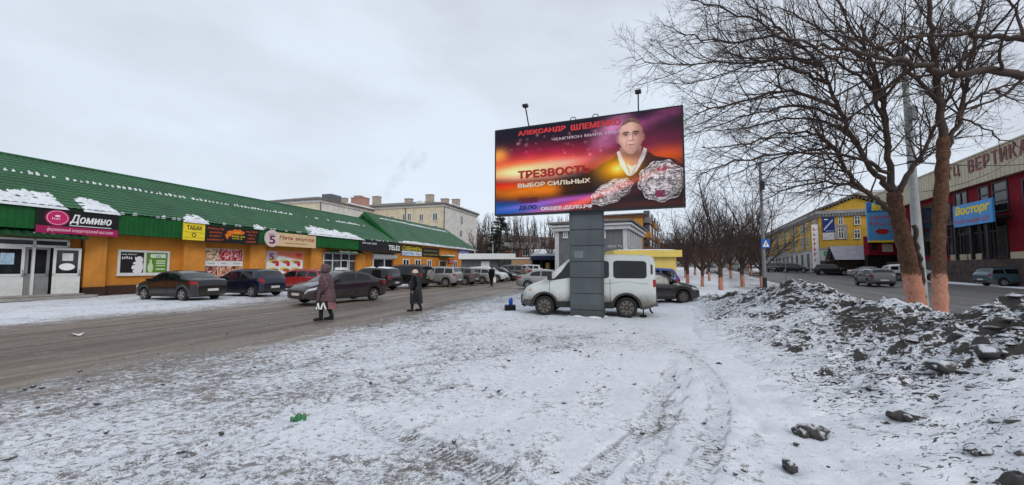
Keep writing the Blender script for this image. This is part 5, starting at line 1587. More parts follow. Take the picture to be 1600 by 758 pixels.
# yellow building with the gable
YW = stucco('yellow house plaster', (0.60, 0.36, 0.055), (0.25, 0.17, 0.08), 0.35, -5, -4, 0)
WW = stucco('white ground floor plaster', (0.55, 0.54, 0.52), (0.25, 0.22, 0.2), 0.4, -5, -4, 0)
FY = Face(56.0, 72.0, 0.908, -0.419)
tY = thing('yellow_house', 'long yellow three storey building with a pedimented gable and white ground floor', 'building', (56.0, 72.0, 0), FY.rz)
YL, YWD = 62, 10.8
ze = FY.sz(1283, 335)[1]; zf = FY.sz(1290, 388)[1]; zpk = FY.sz(1340, 306)[1]
obox('wall', YW, tY, 0, YWD, 0, YL, zf, ze)
obox('ground_floor', WW, tY, -0.05, YWD + 0.05, -0.06, YL + 0.05, -0.5, zf - 0.001)
mb = MB(); mb.prism([(0.4, ze + 0.6), (YWD - 0.4, ze + 0.6), (YWD / 2, zpk - 0.35)], 0.0, 0.3); mb.build('gable', YW, tY)
CORN = mat('grey moulding', (0.30, 0.29, 0.28), 0.8, 0.2, 1.2)
mb = MB(); mb.box(-0.5, YWD + 0.5, -0.5, YL, ze, ze + 0.6); mb.box(-0.25, YWD + 0.25, -0.25, YL, ze - 0.5, ze - 0.001)
for k in range(24):
    mb.box(k * 0.46, k * 0.46 + 0.2, -0.42, -0.251, ze - 0.35, ze - 0.002)
for k in range(120):
    mb.box(-0.42, -0.251, k * 0.5, k * 0.5 + 0.22, ze - 0.35, ze - 0.002)
cn = mb.build('cornice', CORN, tY)
mb = MB()
for s_ in (0, 1):
    x0, x1 = (-0.5, YWD / 2) if s_ == 0 else (YWD + 0.5, YWD / 2)
    mb.add([(x0, -0.5, ze + 0.602), (x1, -0.5, zpk), (x1, YL, zpk), (x0, YL, ze + 0.602), (x0, -0.5, ze + 0.95), (x1, -0.5, zpk + 0.4), (x1, YL, zpk + 0.4), (x0, YL, ze + 0.95)],
           [(0, 1, 5, 4), (4, 5, 6, 7), (0, 3, 2, 1), (0, 4, 7, 3)])
    for k in range(11):
        f_ = (k + 0.5) / 11
        x, z = x0 + (x1 - x0) * f_, ze + 0.45 + (zpk - ze - 0.6) * f_
        mb.box(x - 0.12, x + 0.12, -0.45, -0.01, z - 0.12, z + 0.12)
mb.build('roof', ROOFG, tY)
mb = MB(); mb.box(-0.12, YWD + 0.12, -0.14, YL, zf - 0.25, zf + 0.1); mb.build('string_course', CORN, tY)
def fy(x0, x1, y0, y1):
    a, zb_ = FY.sz(x0, y0); b_, _ = FY.sz(x1, y0)
    return a, b_, FY.sz((x0 + x1) / 2, y1)[1], zb_
for x0, x1, y0, y1, orn in ((1309, 1317, 338, 351, 0), (1334, 1344, 338, 351, 0), (1309, 1318, 356, 373, 1), (1334, 1344, 359, 373, 0)):
    a, b_, za, zb_ = fy(x0, x1, y0, y1)
    f = window(tY, a, b_, za, zb_, 0, 2, (0.62,), frame=0.12, depth=0.08, gl=GLS_L)
    if orn:
        mb = MB(); mb.box(a - 0.5, a - 0.02, -0.12, 0, za - 0.1, zb_ + 0.2); mb.box(b_ + 0.02, b_ + 0.5, -0.12, 0, za - 0.1, zb_ + 0.2)
        mb.prism([(a - 0.6, zb_ + 0.21), (b_ + 0.6, zb_ + 0.21), ((a + b_) / 2 + 0.5, zb_ + 0.65), ((a + b_) / 2 - 0.5, zb_ + 0.65)], -0.15, 0); mb.build('window_surround', CORN, f)
for kx in range(12):                                   # the long street side
    y = 2.6 + 4.9 * kx
    for z0, z1, gm in ((0.9, 4.2, 0), (zf + 0.7, zf + 2.7, 1), (zf + 3.7, zf + 5.3, 1)):
        mb = MB(); x = -0.05 if gm == 0 else 0
        for (c0, c1, e0_, e1_) in ((y, y + 0.13, z0, z1), (y + 1.57, y + 1.7, z0, z1), (y + 0.78, y + 0.9, z0, z1), (y, y + 1.7, z1, z1 + 0.15), (y - 0.15, y + 1.85, z0 - 0.16, z0)):
            mb.box(x - 0.09, x, c0, c1, e0_, e1_)
        f = mb.build('window', PVC if gm else CORN, tY)
        mb = MB(); mb.box(x - 0.03, x - 0.004, y + 0.1, y + 1.6, z0, z1); mb.build('pane', GLS, f)
    if kx % 2 == 0 and kx < 10:
        mb = MB(); mb.box(-0.22, 0, y - 1.9, y - 1.3, zf + 0.11, ze - 0.51); mb.build('wall_strip', CORN, tY)
for px0, px1, py0, py1, nm, col_ in ((1284, 1303, 340, 363, 'navy banner with white diagonal lettering on the yellow gable wall', (0.01, 0.03, 0.17)), (1285, 1303, 364, 375, 'white board under the navy banner', (0.6, 0.6, 0.6)), (1287, 1305, 393, 399, 'green and white strip sign on the white ground floor', (0.02, 0.28, 0.06)), (1297, 1305.5, 403, 411, 'small yellow sign beside the log cafe', (0.75, 0.62, 0.05))):
    a, b_, za, zb_ = fy(px0, px1, py0, py1)
    t_ = thing('wall_sign', nm, 'sign', (*FY.world(a, 0.1), 0), FY.rz)
    obox('board', mat('board ' + nm.split()[0], col_, 0.5, 0.1, 1), t_, 0, b_ - a, -0.06, 0.02, za, zb_)
    mb = MB(); w, h = b_ - a, zb_ - za
    if 'navy' in nm:
        for k in range(9):
            f_ = 0.12 + 0.75 * k / 9
            mb.box(w * f_, w * (f_ + 0.055), -0.07, -0.065, za + h * (0.14 + 0.62 * k / 9), za + h * (0.27 + 0.62 * k / 9))
        mb.box(w * 0.15, w * 0.45, -0.07, -0.065, za + h * 0.82, za + h * 0.88)
        put_smear(mb, w * 0.3, w * 0.95, za + h * 0.05, za + h * 0.11, -0.07, random.Random(2))
    else:
        put_smear(mb, w * 0.1, w * 0.9, za + h * 0.3, za + h * 0.62, -0.07, random.Random(len(nm)))
    mb.build('lettering', WHITE if col_[0] < 0.5 else CORN, t_)
t_ = thing('banner_sign', 'tall narrow white sign with red letters at the corner of the yellow building', 'sign', (*FY.world(-1.1, 0.1), 0), FY.rz)
obox('board', WHITE, t_, 0, 1.0, 0.3, 0.45, zf - 3.3, zf + 4.4)
for k in range(7):
    mb = MB(); put_smear(mb, 0.2, 0.85, zf + 3.3 - 0.95 * k, zf + 4.0 - 0.95 * k, 0.29, random.Random(50 + k)); mb.build('letter', RED, t_)
mb = MB(); mb.box(1.0, 1.1, 0.35, 0.4, zf + 3.6, zf + 3.7); mb.box(1.0, 1.1, 0.35, 0.4, zf - 2.4, zf - 2.3); mb.build('bracket', FRAME_M, t_)
# log cafe in front of the gable
LOG = mat('dark stained logs', (0.035, 0.016, 0.011), 0.7, 0.4, 2.5, bmp=0.4)
q = at(1312, 424, 62)
tC = thing('log_cafe', 'dark brown log cafe with a steep snowy roof in front of the yellow gable', 'cafe', (q[0], 62.0, 0.2), FY.rz)
obox('wall', LOG, tC, 0, 9, 0, 4.6, -0.3, 2.9)
mb = MB()
for k in range(11):
    mb.tube([(-0.05, -0.02, 0.1 + 0.26 * k), (9.05, -0.02, 0.1 + 0.26 * k)], 0.13, 6)
mb.build('log_courses', LOG, tC)
mb = MB(); mb.add([(0, 0, 2.9), (0, 4.6, 2.9), (0, 2.3, 4.7), (9, 0, 2.9), (9, 4.6, 2.9), (9, 2.3, 4.7)], [(0, 2, 1), (3, 4, 5)]); mb.build('gable', LOG, tC)
mb = MB(); mb.add([(-0.6, -0.5, 2.6), (9.4, -0.5, 2.6), (9.4, 2.3, 4.85), (-0.6, 2.3, 4.85), (9.4, 5.1, 2.6), (-0.6, 5.1, 2.6)], [(0, 1, 2, 3), (3, 2, 4, 5)]); mb.build('roof', mat('frosted roof sheet', (0.34, 0.32, 0.35), 0.7, 0.2, 1), tC)
obox('porch', LOG, tC, -1.6, -0.001, 0.8, 3.6, -0.3, 2.5)
card('cafe_board', tC, 3.8, 4.8, 1.2, 2.0, -0.2, mat('dull red board', (0.2, 0.03, 0.02), 0.6, 0.2))
window(tC, 2, 3.6, 0.9, 2.2, -0.12, 2, fm=FRAME_M); window(tC, 5, 6.6, 0.9, 2.2, -0.12, 2, fm=FRAME_M)
# reddish street houses far along the street
for k, (px, Y, L, H_, m_, lb) in enumerate(((1188, 140, 30, 11.0, mat('brick red wall', (0.24, 0.07, 0.05), 0.85, 0.2, 0.5), 'brick red terraced house at the far end of the street'), (1160, 175, 34, 14, mat('ochre wall', (0.34, 0.2, 0.09), 0.85, 0.2, 0.5), 'tall ochre house farthest along the street'))):
    q = at(px, 400, Y)
    tt = thing('street_house', lb, 'house', (q[0], Y, 0.8), math.atan2(-0.42, 0.91))
    obox('wall', m_, tt, 0, 14, 0, L, 0, H_)
    obox('roof', ROOFG, tt, -0.5, 14.5, -0.5, L + 0.5, H_ + 0.002, H_ + 0.8)
    for i in range(4):
        for z in (2, 5.2, 8.2):
            window(tt, 1.2 + 3.3 * i, 2.6 + 3.3 * i, z, z + 1.8, 0, 2, depth=0.06, sill=False)
# ------------------------------------------------------------------ vehicles
def paint_mat(name, col, metal=0.0, grime=0.6, rough=0.2, lo=0.22, hi=0.72, mud=(0.125, 0.106, 0.09)):
    """Car paint under winter road dirt: a film of salt everywhere, mud up to the sills."""
    if name in MATS:
        return MATS[name]
    m, t, b = new_mat(name)
    co = t.nodes.new('ShaderNodeTexCoord').outputs['Object']
    z = node(t, 'ShaderNodeSeparateXYZ', {0: co}).outputs[2]
    n1, n2 = tnoise(t, co, 2.2, 6, 0.65), tnoise(t, co, 14, 4, 0.6)
    f = mathn(t, 'SUBTRACT', 1.0, ramp01(t, mathn(t, 'ADD', z, mathn(t, 'MULTIPLY', mathn(t, 'SUBTRACT', n1, 0.5), 0.6)), lo, hi))
    f = mathn(t, 'MULTIPLY', mathn(t, 'ADD', mathn(t, 'MULTIPLY', f, 0.9), mathn(t, 'MULTIPLY', n2, 0.05)), grime, clamp=True)
    t.links.new(mixc(t, f, col, mud), b.inputs['Base Color'])
    t.links.new(mathn(t, 'ADD', rough, mathn(t, 'MULTIPLY', f, 0.5)), b.inputs['Roughness'])
    b.inputs['Metallic'].default_value = metal
    t.links.new(mathn(t, 'SUBTRACT', 0.5, mathn(t, 'MULTIPLY', f, 0.5)), b.inputs['Coat Weight'])
    b.inputs['Coat Roughness'].default_value = 0.1
    MATS[name] = m
    return m
RUB = mat('tyre rubber', (0.022, 0.021, 0.02), 0.85, 0.4, 6)
RIMM = mat('alloy rim', (0.34, 0.34, 0.34), 0.4, 0.2, 8, metal=0.5)
RIMD = mat('dirty steel rim', (0.12, 0.105, 0.095), 0.6, 0.3, 8)
PLAS = mat('black trim plastic', (0.03, 0.029, 0.028), 0.6, 0.3, 3)
UNDER = mat('underbody', (0.012, 0.012, 0.012), 0.9, 0.2)
TAIL = mat('tail light lens', (0.30, 0.008, 0.010), 0.2, 0.2, 10)
HEAD = mat('headlight lens', (0.55, 0.56, 0.58), 0.12, 0.2, 10)
PLATE = mat('number plate', (0.55, 0.55, 0.53), 0.5, 0.15, 8)
CGL = glass('car glass', (0.006, 0.007, 0.008), 0.05)
CGL2 = glass('car glass lighter', (0.022, 0.026, 0.028), 0.06)
AMB = mat('amber lens', (0.6, 0.17, 0.01), 0.3, 0.1)

KINDS = {   # side profile (x from rear to front, height), half width in plan, belt line, wheel centres, radius
 'sedan': dict(top=[(-2.18, .62), (-2.16, .86), (-2.10, 1.00), (-2.0, 1.06), (-1.55, 1.10), (-1.02, 1.34), (-.62, 1.445), (-.2, 1.475), (.2, 1.455), (.50, 1.385), (1.18, 1.00), (1.5, .95), (1.95, .83), (2.10, .72), (2.17, .60), (2.19, .48)],
               belt=[(-2.2, .94), (-1.5, .98), (1.2, .90), (2.2, .66)], w=.85, wheels=(1.32, -1.28), r=.305, bot=.20, ws=(.46, 1.20), rw=(-1.56, -.98), side=((-1.12, -.34), (-.26, .92))),
 'hatch': dict(top=[(-1.95, .62), (-1.94, .92), (-1.88, 1.02), (-1.80, 1.14), (-1.50, 1.41), (-1.40, 1.455), (-.9, 1.50), (-.2, 1.515), (.25, 1.485), (.55, 1.40), (1.15, 1.02), (1.45, .95), (1.80, .82), (1.92, .70), (1.97, .58), (1.98, .48)],
               belt=[(-2, 1.0), (-1.4, 1.0), (1.1, .92), (2, .66)], w=.84, wheels=(1.22, -1.22), r=.30, bot=.20, ws=(.50, 1.16), rw=(-1.79, -1.50), side=((-1.22, -.42), (-.34, .82))),
 'wagon': dict(top=[(-2.22, .62), (-2.21, .92), (-2.16, 1.03), (-2.08, 1.15), (-1.86, 1.40), (-1.74, 1.46), (-1.0, 1.51), (-.2, 1.52), (.25, 1.48), (.55, 1.39), (1.18, 1.02), (1.5, .96), (1.95, .83), (2.1, .72), (2.17, .60), (2.19, .48)],
               belt=[(-2.2, .98), (-1.5, .98), (1.2, .91), (2.2, .66)], w=.86, wheels=(1.34, -1.30), r=.31, bot=.20, ws=(.50, 1.2), rw=(-2.08, -1.85), side=((-1.95, -1.22), (-1.12, -.32), (-.24, .90))),
 'suv':   dict(top=[(-2.28, .66), (-2.27, 1.0), (-2.24, 1.10), (-2.16, 1.24), (-1.98, 1.58), (-1.88, 1.645), (-1.0, 1.70), (-.2, 1.71), (.25, 1.675), (.55, 1.58), (1.12, 1.16), (1.4, 1.10), (1.95, 1.00), (2.15, .88), (2.24, .70), (2.26, .52)],
               belt=[(-2.3, 1.08), (-1.5, 1.10), (1.1, 1.03), (2.3, .80)], w=.92, wheels=(1.38, -1.36), r=.36, bot=.27, ws=(.50, 1.13), rw=(-2.17, -1.96), side=((-1.98, -1.28), (-1.18, -.34), (-.26, .84))),
 'jeep':  dict(top=[(-2.18, .62), (-2.18, 1.1), (-2.16, 1.22), (-2.10, 1.68), (-2.02, 1.755), (-1.2, 1.80), (-.2, 1.80), (.35, 1.76), (.55, 1.70), (1.0, 1.20), (1.2, 1.15), (2.0, 1.08), (2.16, .98), (2.2, .75), (2.21, .55)],
               belt=[(-2.3, 1.12), (1.0, 1.08), (2.3, .92)], w=.90, wheels=(1.40, -1.34), r=.385, bot=.33, ws=(.50, 1.02), rw=(-2.15, -2.09), side=((-1.98, -1.20), (-1.08, -.28), (-.18, .76))),
 'van':   dict(top=[(-2.14, .60), (-2.14, 1.2), (-2.13, 1.9), (-2.08, 2.03), (-1.95, 2.10), (-1.0, 2.13), (.2, 2.12), (.55, 2.07), (.72, 1.98), (1.52, 1.30), (1.62, 1.26), (2.05, 1.10), (2.24, .98), (2.35, .82), (2.40, .62), (2.42, .45)],
               belt=[(-2.5, 1.28), (.4, 1.28), (1.4, 1.20), (2.4, .86)], w=1.0, wheels=(1.55, -1.21), r=.345, bot=.30, ws=(.70, 1.50), rw=(-2.139, -2.12), side=((-1.86, -.80), (-.66, .10), (.36, 1.36))),
}
def interp(pts, x):
    return float(np.interp(x, [p[0] for p in pts], [p[1] for p in pts]))
class Shape:
    def __init__(s, kind):
        k = KINDS[kind]
        s.k, s.kind = k, kind
        s.x0, s.x1 = k['top'][0][0], k['top'][-1][0]
        s.box = kind in ('van', 'jeep')
    def width(s, x):
        k = s.k
        f = min(1, (s.x1 - x) / 0.55); r = min(1, (x - s.x0) / (0.22 if s.box else 0.45))
        f = max(f, 0) ; r = max(r, 0)
        wf = 0.76 + 0.24 * (1 - (1 - f) ** 2.4)
        wr = (0.93 if s.box else 0.80) + (0.07 if s.box else 0.20) * (1 - (1 - r) ** 2.4)
        return k['w'] * wf * wr
    def ring(s, x):
        """Half cross-section at x: 11 (y, z) points from the sill line up and over to the middle of the roof."""
        k = s.k
        zt, w = interp(k['top'], x), s.width(x)
        zb = k['bot'] + 0.10 * max(0, 1 - (s.x1 - x) / 0.35) + 0.12 * max(0, 1 - (x - s.x0) / 0.35)
        R = k['r'] + (0.075 if s.kind in ('van', 'jeep', 'suv') else 0.055)
        for wx in k['wheels']:
            d = abs(x - wx)
            if d < R:
                zb = max(zb, k['r'] + math.sqrt(R * R - d * d))
        belt = min(interp(k['belt'], x), zt - 0.05)
        zb = min(zb, belt - 0.09)
        tum = 0.12 if s.kind == 'van' else (0.20 if s.kind == 'jeep' else 0.34)
        wr = w * 0.965 - max(0, zt - belt - 0.05) * tum
        h = belt - zb
        return [(0, zb), (w * .90, zb), (w * .965, zb + .06 * h), (w * .985, zb + .25 * h), (w, zb + .55 * h), (w * .99, zb + .85 * h), (w * .965, belt),
                (wr + 0.02, max(belt + .01, zt - .085)), (wr - .035, max(belt + .02, zt - .025)), (wr * .55, zt + .0), (0, zt + .012)]
    def pt(s, x, q, side):
        r = s.ring(x)
        i = min(int(q), 9)
        f = q - i
        y = r[i][0] + (r[i + 1][0] - r[i][0]) * f
        z = r[i][1] + (r[i + 1][1] - r[i][1]) * f
        return Vector((x, y * side, z))
    def off(s, x, q, side, d):
        e = 0.012
        a = s.pt(min(x + e, s.x1), q, side) - s.pt(max(x - e, s.x0), q, side)
        b = s.pt(x, min(q + .04, 10), side) - s.pt(x, max(q - .04, 0), side)
        n = a.cross(b)
        if n.length < 1e-9:
            n = Vector((0, side, 0))
        n.normalize()
        c = s.pt(x, q, side)
        if n.dot(Vector((0.0 if q < 8 else 0.0, c.y, max(c.z - 0.7, 0.01) * (3 if q > 8 else 0.3)))) < 0:
            n = -n
        return c + n * d
    def patch(s, mb, x0, x1, q0, q1, side, nx=6, nq=3, d=0.006, xs0=None, xs1=None, rnd=0.0):
        """A panel on the skin; xs0 / xs1 shift its ends at the upper edge (slanted pillars)."""
        def fn(u, v):
            a = x0 + (xs0 or 0) * v
            b_ = x1 + (xs1 or 0) * v
            if rnd:
                e = max(0, 1 - min(v, 1 - v) / .16)
                c_ = rnd * (1 - math.sqrt(max(0, 1 - e * e)))
                a, b_ = a + c_, b_ - c_
            return tuple(s.off(min(max(a + (b_ - a) * u, s.x0), s.x1), q0 + (q1 - q0) * v, side, d))
        mb.grid(fn, nx, nq, flip=(side > 0))
    def over(s, mb, x0, x1, q0=8.15, nx=5, nq=4, d=0.006):
        """A panel right across the top: windscreen or rear window."""
        def fn(u, v):
            w = 2 * v - 1
            q = 10 - (10 - q0) * abs(w)
            return tuple(s.off(x0 + (x1 - x0) * u, q, sgn(w), d))
        mb.grid(fn, nx, 2 * nq)
WHEELS = {}
def wheel_mesh(r, w, rim_m, key):
    k = (round(r, 3), key)
    if k in WHEELS:
        return WHEELS[k]
    mb = MB()
    ri = r * 0.66
    mb.lathe([(ri, -w / 2 + .01), (r * .9, -w / 2), (r * .985, -w / 2 + .03), (r, -w / 4), (r, w / 4), (r * .985, w / 2 - .03), (r * .9, w / 2), (ri, w / 2 - .01)], 26, axis='y')
    ty = mb.build('wheel', RUB, smooth=40)
    mb = MB()
    mb.lathe([(ri * 1.02, -w / 2 - .004), (ri * .93, -w / 2 - .006), (ri * .9, -w / 2 + .05)], 24, axis='y', cap=False)
    n = 5 if key == 'alloy' else 8
    for i in range(n):
        a = 2 * math.pi * i / n
        ca, sa = math.cos(a), math.sin(a)
        hw0, hw1 = ri * (.17 if key == 'alloy' else .20), ri * (.15 if key == 'alloy' else .2)
        pts = []
        for rr, hw in ((ri * .12, hw0), (ri * .95, hw1)):
            for sg in (-1, 1):
                pts.append((rr * ca - sg * hw * sa, rr * sa + sg * hw * ca))
        mb.prism([pts[0], pts[1], pts[3], pts[2]], -w / 2 - .004, -w / 2 + .03)
    mb.lathe([(ri * .22, -w / 2 - .012), (ri * .24, -w / 2 + .03)], 12, axis='y')
    rm = mb.build('rim', rim_m, smooth=40)
    WHEELS[k] = (ty.data, rm.data)
    bpy.data.objects.remove(ty); bpy.data.objects.remove(rm)
    return WHEELS[k]
PARKED = 'cars parked nose-in along the shops'
def make_car(kind, name, label, cat, xy, heading, paint, scale=1.0, rim='alloy', z=None, group=None, detail=True, snow=False, spare=False, rails=False, taxi=False, glass_m=None, tint_rear=None, trim=False):
    sh = Shape(kind)
    k = sh.k
    rz = math.atan2(heading[1], heading[0])
    zz = float(gbase(xy[0], xy[1])) - 0.02 if z is None else z
    t = thing(name, label, cat, (xy[0], xy[1], zz), rz, group)
    t.scale = (scale,) * 3
    gl = glass_m or CGL
    # body
    xs = set(round(v, 3) for v in np.linspace(sh.x0, sh.x1, 46))
    xs |= {p[0] for p in k['top']}
    for wx in k['wheels']:
        xs |= {round(wx + (k['r'] + .08) * c, 3) for c in np.cos(np.linspace(0, math.pi, 17))}
    xs = sorted(x for x in xs if sh.x0 <= x <= sh.x1)
    xs = [x for i, x in enumerate(xs) if i == 0 or x - xs[i - 1] > 0.004]
    mb = MB()
    rows = []
    for x in xs:
        r = sh.ring(x)
        rows.append([(x, y, z_) for y, z_ in r] + [(x, -y, z_) for y, z_ in r[9:0:-1]])
    n = len(rows[0])
    vs = [p for row in rows for p in row]
    fs = []
    for i in range(len(rows) - 1):
        for j in range(n):
            a, b_ = i * n + j, i * n + (j + 1) % n
            fs.append((a, a + n, b_ + n, b_))
    fs.append(tuple(range(n)))
    fs.append(tuple((len(rows) - 1) * n + j for j in range(n))[::-1])
    mb.add(vs, fs)
    body = mb.build('body', paint, t, smooth=32)
    mb = MB(); mb.box(sh.x0 + .25, sh.x1 - .3, -k['w'] * .80, k['w'] * .80, k['bot'] + .02, k['bot'] + .35)
    mb.build('underbody', UNDER, t)
    # bumpers and sills in darker trim
    mb = MB()
    for side in (-1, 1):
        xa, xb = k['wheels'][1] + k['r'] + .09, k['wheels'][0] - k['r'] - .09
        sh.patch(mb, xa, xb, 1.2, 2.9, side, 6, 2, .006)
        if trim:
            for wx in k['wheels']:
                R = k['r'] + .075
                pts = [(wx + (R + .005) * math.cos(a), k['r'] + (R + .005) * math.sin(a), wx + (R + .075) * math.cos(a), k['r'] + (R + .075) * math.sin(a)) for a in np.linspace(0.02, math.pi - .02, 15)]
                yy = side * (sh.width(wx) + .006)
                o_ = len(mb.v)
                for p in pts:
                    mb.v += [(p[0], yy, p[1]), (p[2], yy, p[3])]
                for i in range(14):
                    mb.f.append((o_ + 2 * i, o_ + 2 * i + 1, o_ + 2 * i + 3, o_ + 2 * i + 2)); mb.m.append(0)
    mb.build('sill_trim', PLAS, t)
    # glass
    mb = MB(); sh.over(mb, k['ws'][0], k['ws'][1], nx=6); mb.build('windscreen', CGL2 if glass_m is None else glass_m, t, smooth=180)
    mb = MB(); sh.over(mb, k['rw'][0] + .02, k['rw'][1] - .01, nx=5); mb.build('rear_window', tint_rear or gl, t, smooth=180)
    for side in (-1, 1):
        for i, (a, b_) in enumerate(k['side']):
            last = i == len(k['side']) - 1
            mb = MB()
            if kind == 'van':
                if last:
                    sh.patch(mb, a, b_, 6.10, 6.93, side, 8, 3, .008, xs1=-.62)
                else:
                    sh.patch(mb, a, b_, 6.05, 6.82, side, 8, 24, .008, rnd=.10)
            else:
                first = i == 0
                sh.patch(mb, a, b_, 6.10, 6.90, side, 8, 3, .006, xs0=(.12 if first and kind in ('sedan', 'hatch') else .05 if first else 0), xs1=(-.36 if last and kind != 'jeep' else -.22 if last else 0))
            mb.build('side_window', tint_rear if (tint_rear and not last) else gl, t, smooth=180)
    # lamps, grille, plates
    xf, xr = sh.x1, sh.x0
    for side in (-1, 1):
        mb = MB(); sh.patch(mb, xf - (.42 if kind not in ('van', 'jeep') else .20), xf - .015, 4.9, 5.95, side, 6, 3, .007, xs0=-.06); mb.build('headlight', HEAD, t, smooth=180)
        mb = MB()
        if kind == 'sedan':
            sh.patch(mb, xr + .012, xr + .40, 4.9, 5.9, side, 6, 3, .007, xs1=.05)
        elif kind == 'van':
            sh.patch(mb, xr + .004, xr + .09, 4.6, 6.0, side, 3, 4, .010)
        else:
            sh.patch(mb, xr + .008, xr + .26, 4.8, 6.0, side, 4, 4, .008, xs1=-.02)
        mb.build('tail_light', TAIL, t, smooth=180)
        m0 = k['side'][-1][1] - (.12 if kind != 'van' else .06)
        yb = sh.pt(m0, 6.2, side)
        mb = MB(); hgt = .30 if kind == 'van' else .13
        mb.cbox(yb.x - .03, yb.x + .10, 0, .20, yb.z, yb.z + hgt, .03)
        mb.v = [(x, side * (abs(yb.y) + .03 + y), z_) for x, y, z_ in mb.v]
        mb.build('side_mirror', PLAS if (trim or kind in ('van', 'jeep')) else paint, t)
        if detail:
            for a, b_ in (k['side'][-2:] if kind != 'van' else ((.36, 1.36), (-.50, .02))):
                mb = MB(); sh.patch(mb, a + .02, a + .20, 5.35, 5.55, side, 3, 1, .022); mb.build('door_handle', PLAS if kind == 'van' else paint, t)
            mb = MB()
            ends = sorted({a for s_ in k['side'][-2:] for a in (s_[0] - .035,)} | {k['side'][-1][1] + (.02 if kind != 'van' else .0)})
            for a in ends:
                sh.patch(mb, a, a + .014, 2.2, 6.0, side, 1, 8, .004)
            if kind == 'van':
                sh.patch(mb, -1.9, 0.3, 5.0, 5.06, side, 8, 1, .004)
            mb.build('door_seam', UNDER, t)
    rf_ = sh.ring(xf)
    zl, zh = rf_[1][1], rf_[9][1]
    mb = MB()
    mb.box(xf - .03, xf + .012, -.46, .46, zh - .20 if kind != 'jeep' else zh - .3, zh - .06)
    mb.box(xf - .03, xf + .008, -.52, .52, zl + .02, zl + .10)
    mb.build('grille', PLAS, t)
    mb = MB(); mb.box(xf - .02, xf + .024, -.26, .26, zl + .11, zl + .22); mb.build('number_plate', PLATE, t)
    rr_ = sh.ring(xr)
    pz = {'sedan': .62, 'hatch': .66, 'wagon': .70, 'suv': .78, 'jeep': .74, 'van': .78}[kind]
    mb = MB(); mb.box(xr - .02, xr + .02, -.26, .26, min(pz, rr_[9][1] - .14), min(pz, rr_[9][1] - .14) + .115); mb.build('number_plate', PLATE, t)
    mb = MB(); mb.box(xr - .012, xr + .02, -k['w'] * .72, k['w'] * .72, rr_[1][1] + .0, rr_[1][1] + .13)
    mb.build('rear_bumper_trim', PLAS, t)
    # wheels
    ww = .21 if kind != 'jeep' else .25
    tm, rm = wheel_mesh(k['r'], ww, RIMM if rim == 'alloy' else RIMD, rim)
    for wx in k['wheels']:
        for side in (-1, 1):
            o = bpy.data.objects.new('wheel', tm); COL.objects.link(o); o.parent = t
            o.location = (wx, side * (k['w'] - ww / 2 - .01), k['r'])
            o.rotation_euler = (0, random.random() * 6, 0) if side < 0 else (0, random.random() * 6, math.pi)
            ro = bpy.data.objects.new('rim', rm); COL.objects.link(ro); ro.parent = o
    if spare:
        o = bpy.data.objects.new('spare_wheel', tm); COL.objects.link(o); o.parent = t
        o.location = (xr - .13, -.12, 1.02); o.rotation_euler = (0, 0, -math.pi / 2)
        ro = bpy.data.objects.new('spare_rim', rm); COL.objects.link(ro); ro.parent = o
        mb = MB(); mb.lathe([(k['r'] * .7, -.135), (k['r'] * .98, -.128), (k['r'] * 1.03, -.08), (k['r'] * 1.03, .1)], 24, axis='y'); mb.build('spare_cover', mat('dull silver cover', (0.23, 0.22, 0.21), 0.5, 0.2), o, smooth=40)
    if rails:
        for side in (-1, 1):
            mb = MB(); pts = [sh.off(x, 8.1, side, d) for x, d in ((k['side'][0][0] + .2, .01), (k['side'][0][0] + .3, .05), (-.4, .055), (.25, .05), (.35, .01))]
            mb.tube([tuple(p) for p in pts], .017, 6); mb.build('roof_rail', PLAS, t)
    if snow:
        mb = MB()
        def fn(u, v):
            x = k['rw'][1] + .1 + (k['ws'][0] - k['rw'][1] - .2) * u
            q = 10 - 1.7 * abs(2 * v - 1)
            e = min(1, 6 * min(u, 1 - u, v, 1 - v))
            return tuple(sh.off(x, q, sgn(2 * v - 1), .002 + .05 * e * (.5 + float(vnoise(x * 3, v * 5 + xy[0], 3)))))
        mb.grid(fn, 14, 10); mb.build('roof_snow', SNOW, t, smooth=180)
    if taxi:
        mb = MB(); mb.prism([(-.16, 1.49), (.16, 1.49), (.10, 1.62), (-.10, 1.62)], -.30, .30); mb.build('roof_light', mat('taxi light', (0.7, 0.7, 0.68), 0.4, 0.05), t)
    return t, sh
HB = (-0.958, 0.286)                           # nose towards the shops
P_DARK = paint_mat('dark grey paint', (0.006, 0.006, 0.008), 0.1, 0.25)
P_NAVY = paint_mat('navy paint', (0.006, 0.008, 0.024), 0.1, 0.12)
P_RED = paint_mat('red paint', (0.30, 0.008, 0.012), 0.0, 0.28)
P_PLUM = paint_mat('brown violet paint', (0.028, 0.018, 0.024), 0.2, 0.3)
P_SILV = paint_mat('silver paint', (0.30, 0.30, 0.30), 0.3, 0.75)
P_GREYG = paint_mat('grey green paint', (0.10, 0.105, 0.095), 0.2, 0.7)
P_WHT = paint_mat('white paint', (0.56, 0.57, 0.57), 0.0, 0.45)
P_BLUE = paint_mat('blue paint', (0.018, 0.06, 0.30), 0.1, 0.25)
P_TEAL = paint_mat('steel blue paint', (0.07, 0.125, 0.155), 0.3, 0.6)
P_GRAPH = paint_mat('graphite paint', (0.012, 0.011, 0.012), 0.2, 0.6)
make_car('sedan', 'parked_car', 'charcoal sedan parked nose to the shops, leftmost of the whole parking row', 'car', (-16.75, 20.2), HB, P_DARK, group=PARKED)
make_car('hatch', 'parked_car', 'navy blue hatchback with bright red tail lights between the charcoal sedan and the red estate', 'car', (-15.1, 22.8), HB, P_NAVY, scale=1.02, rim='alloy', group=PARKED)
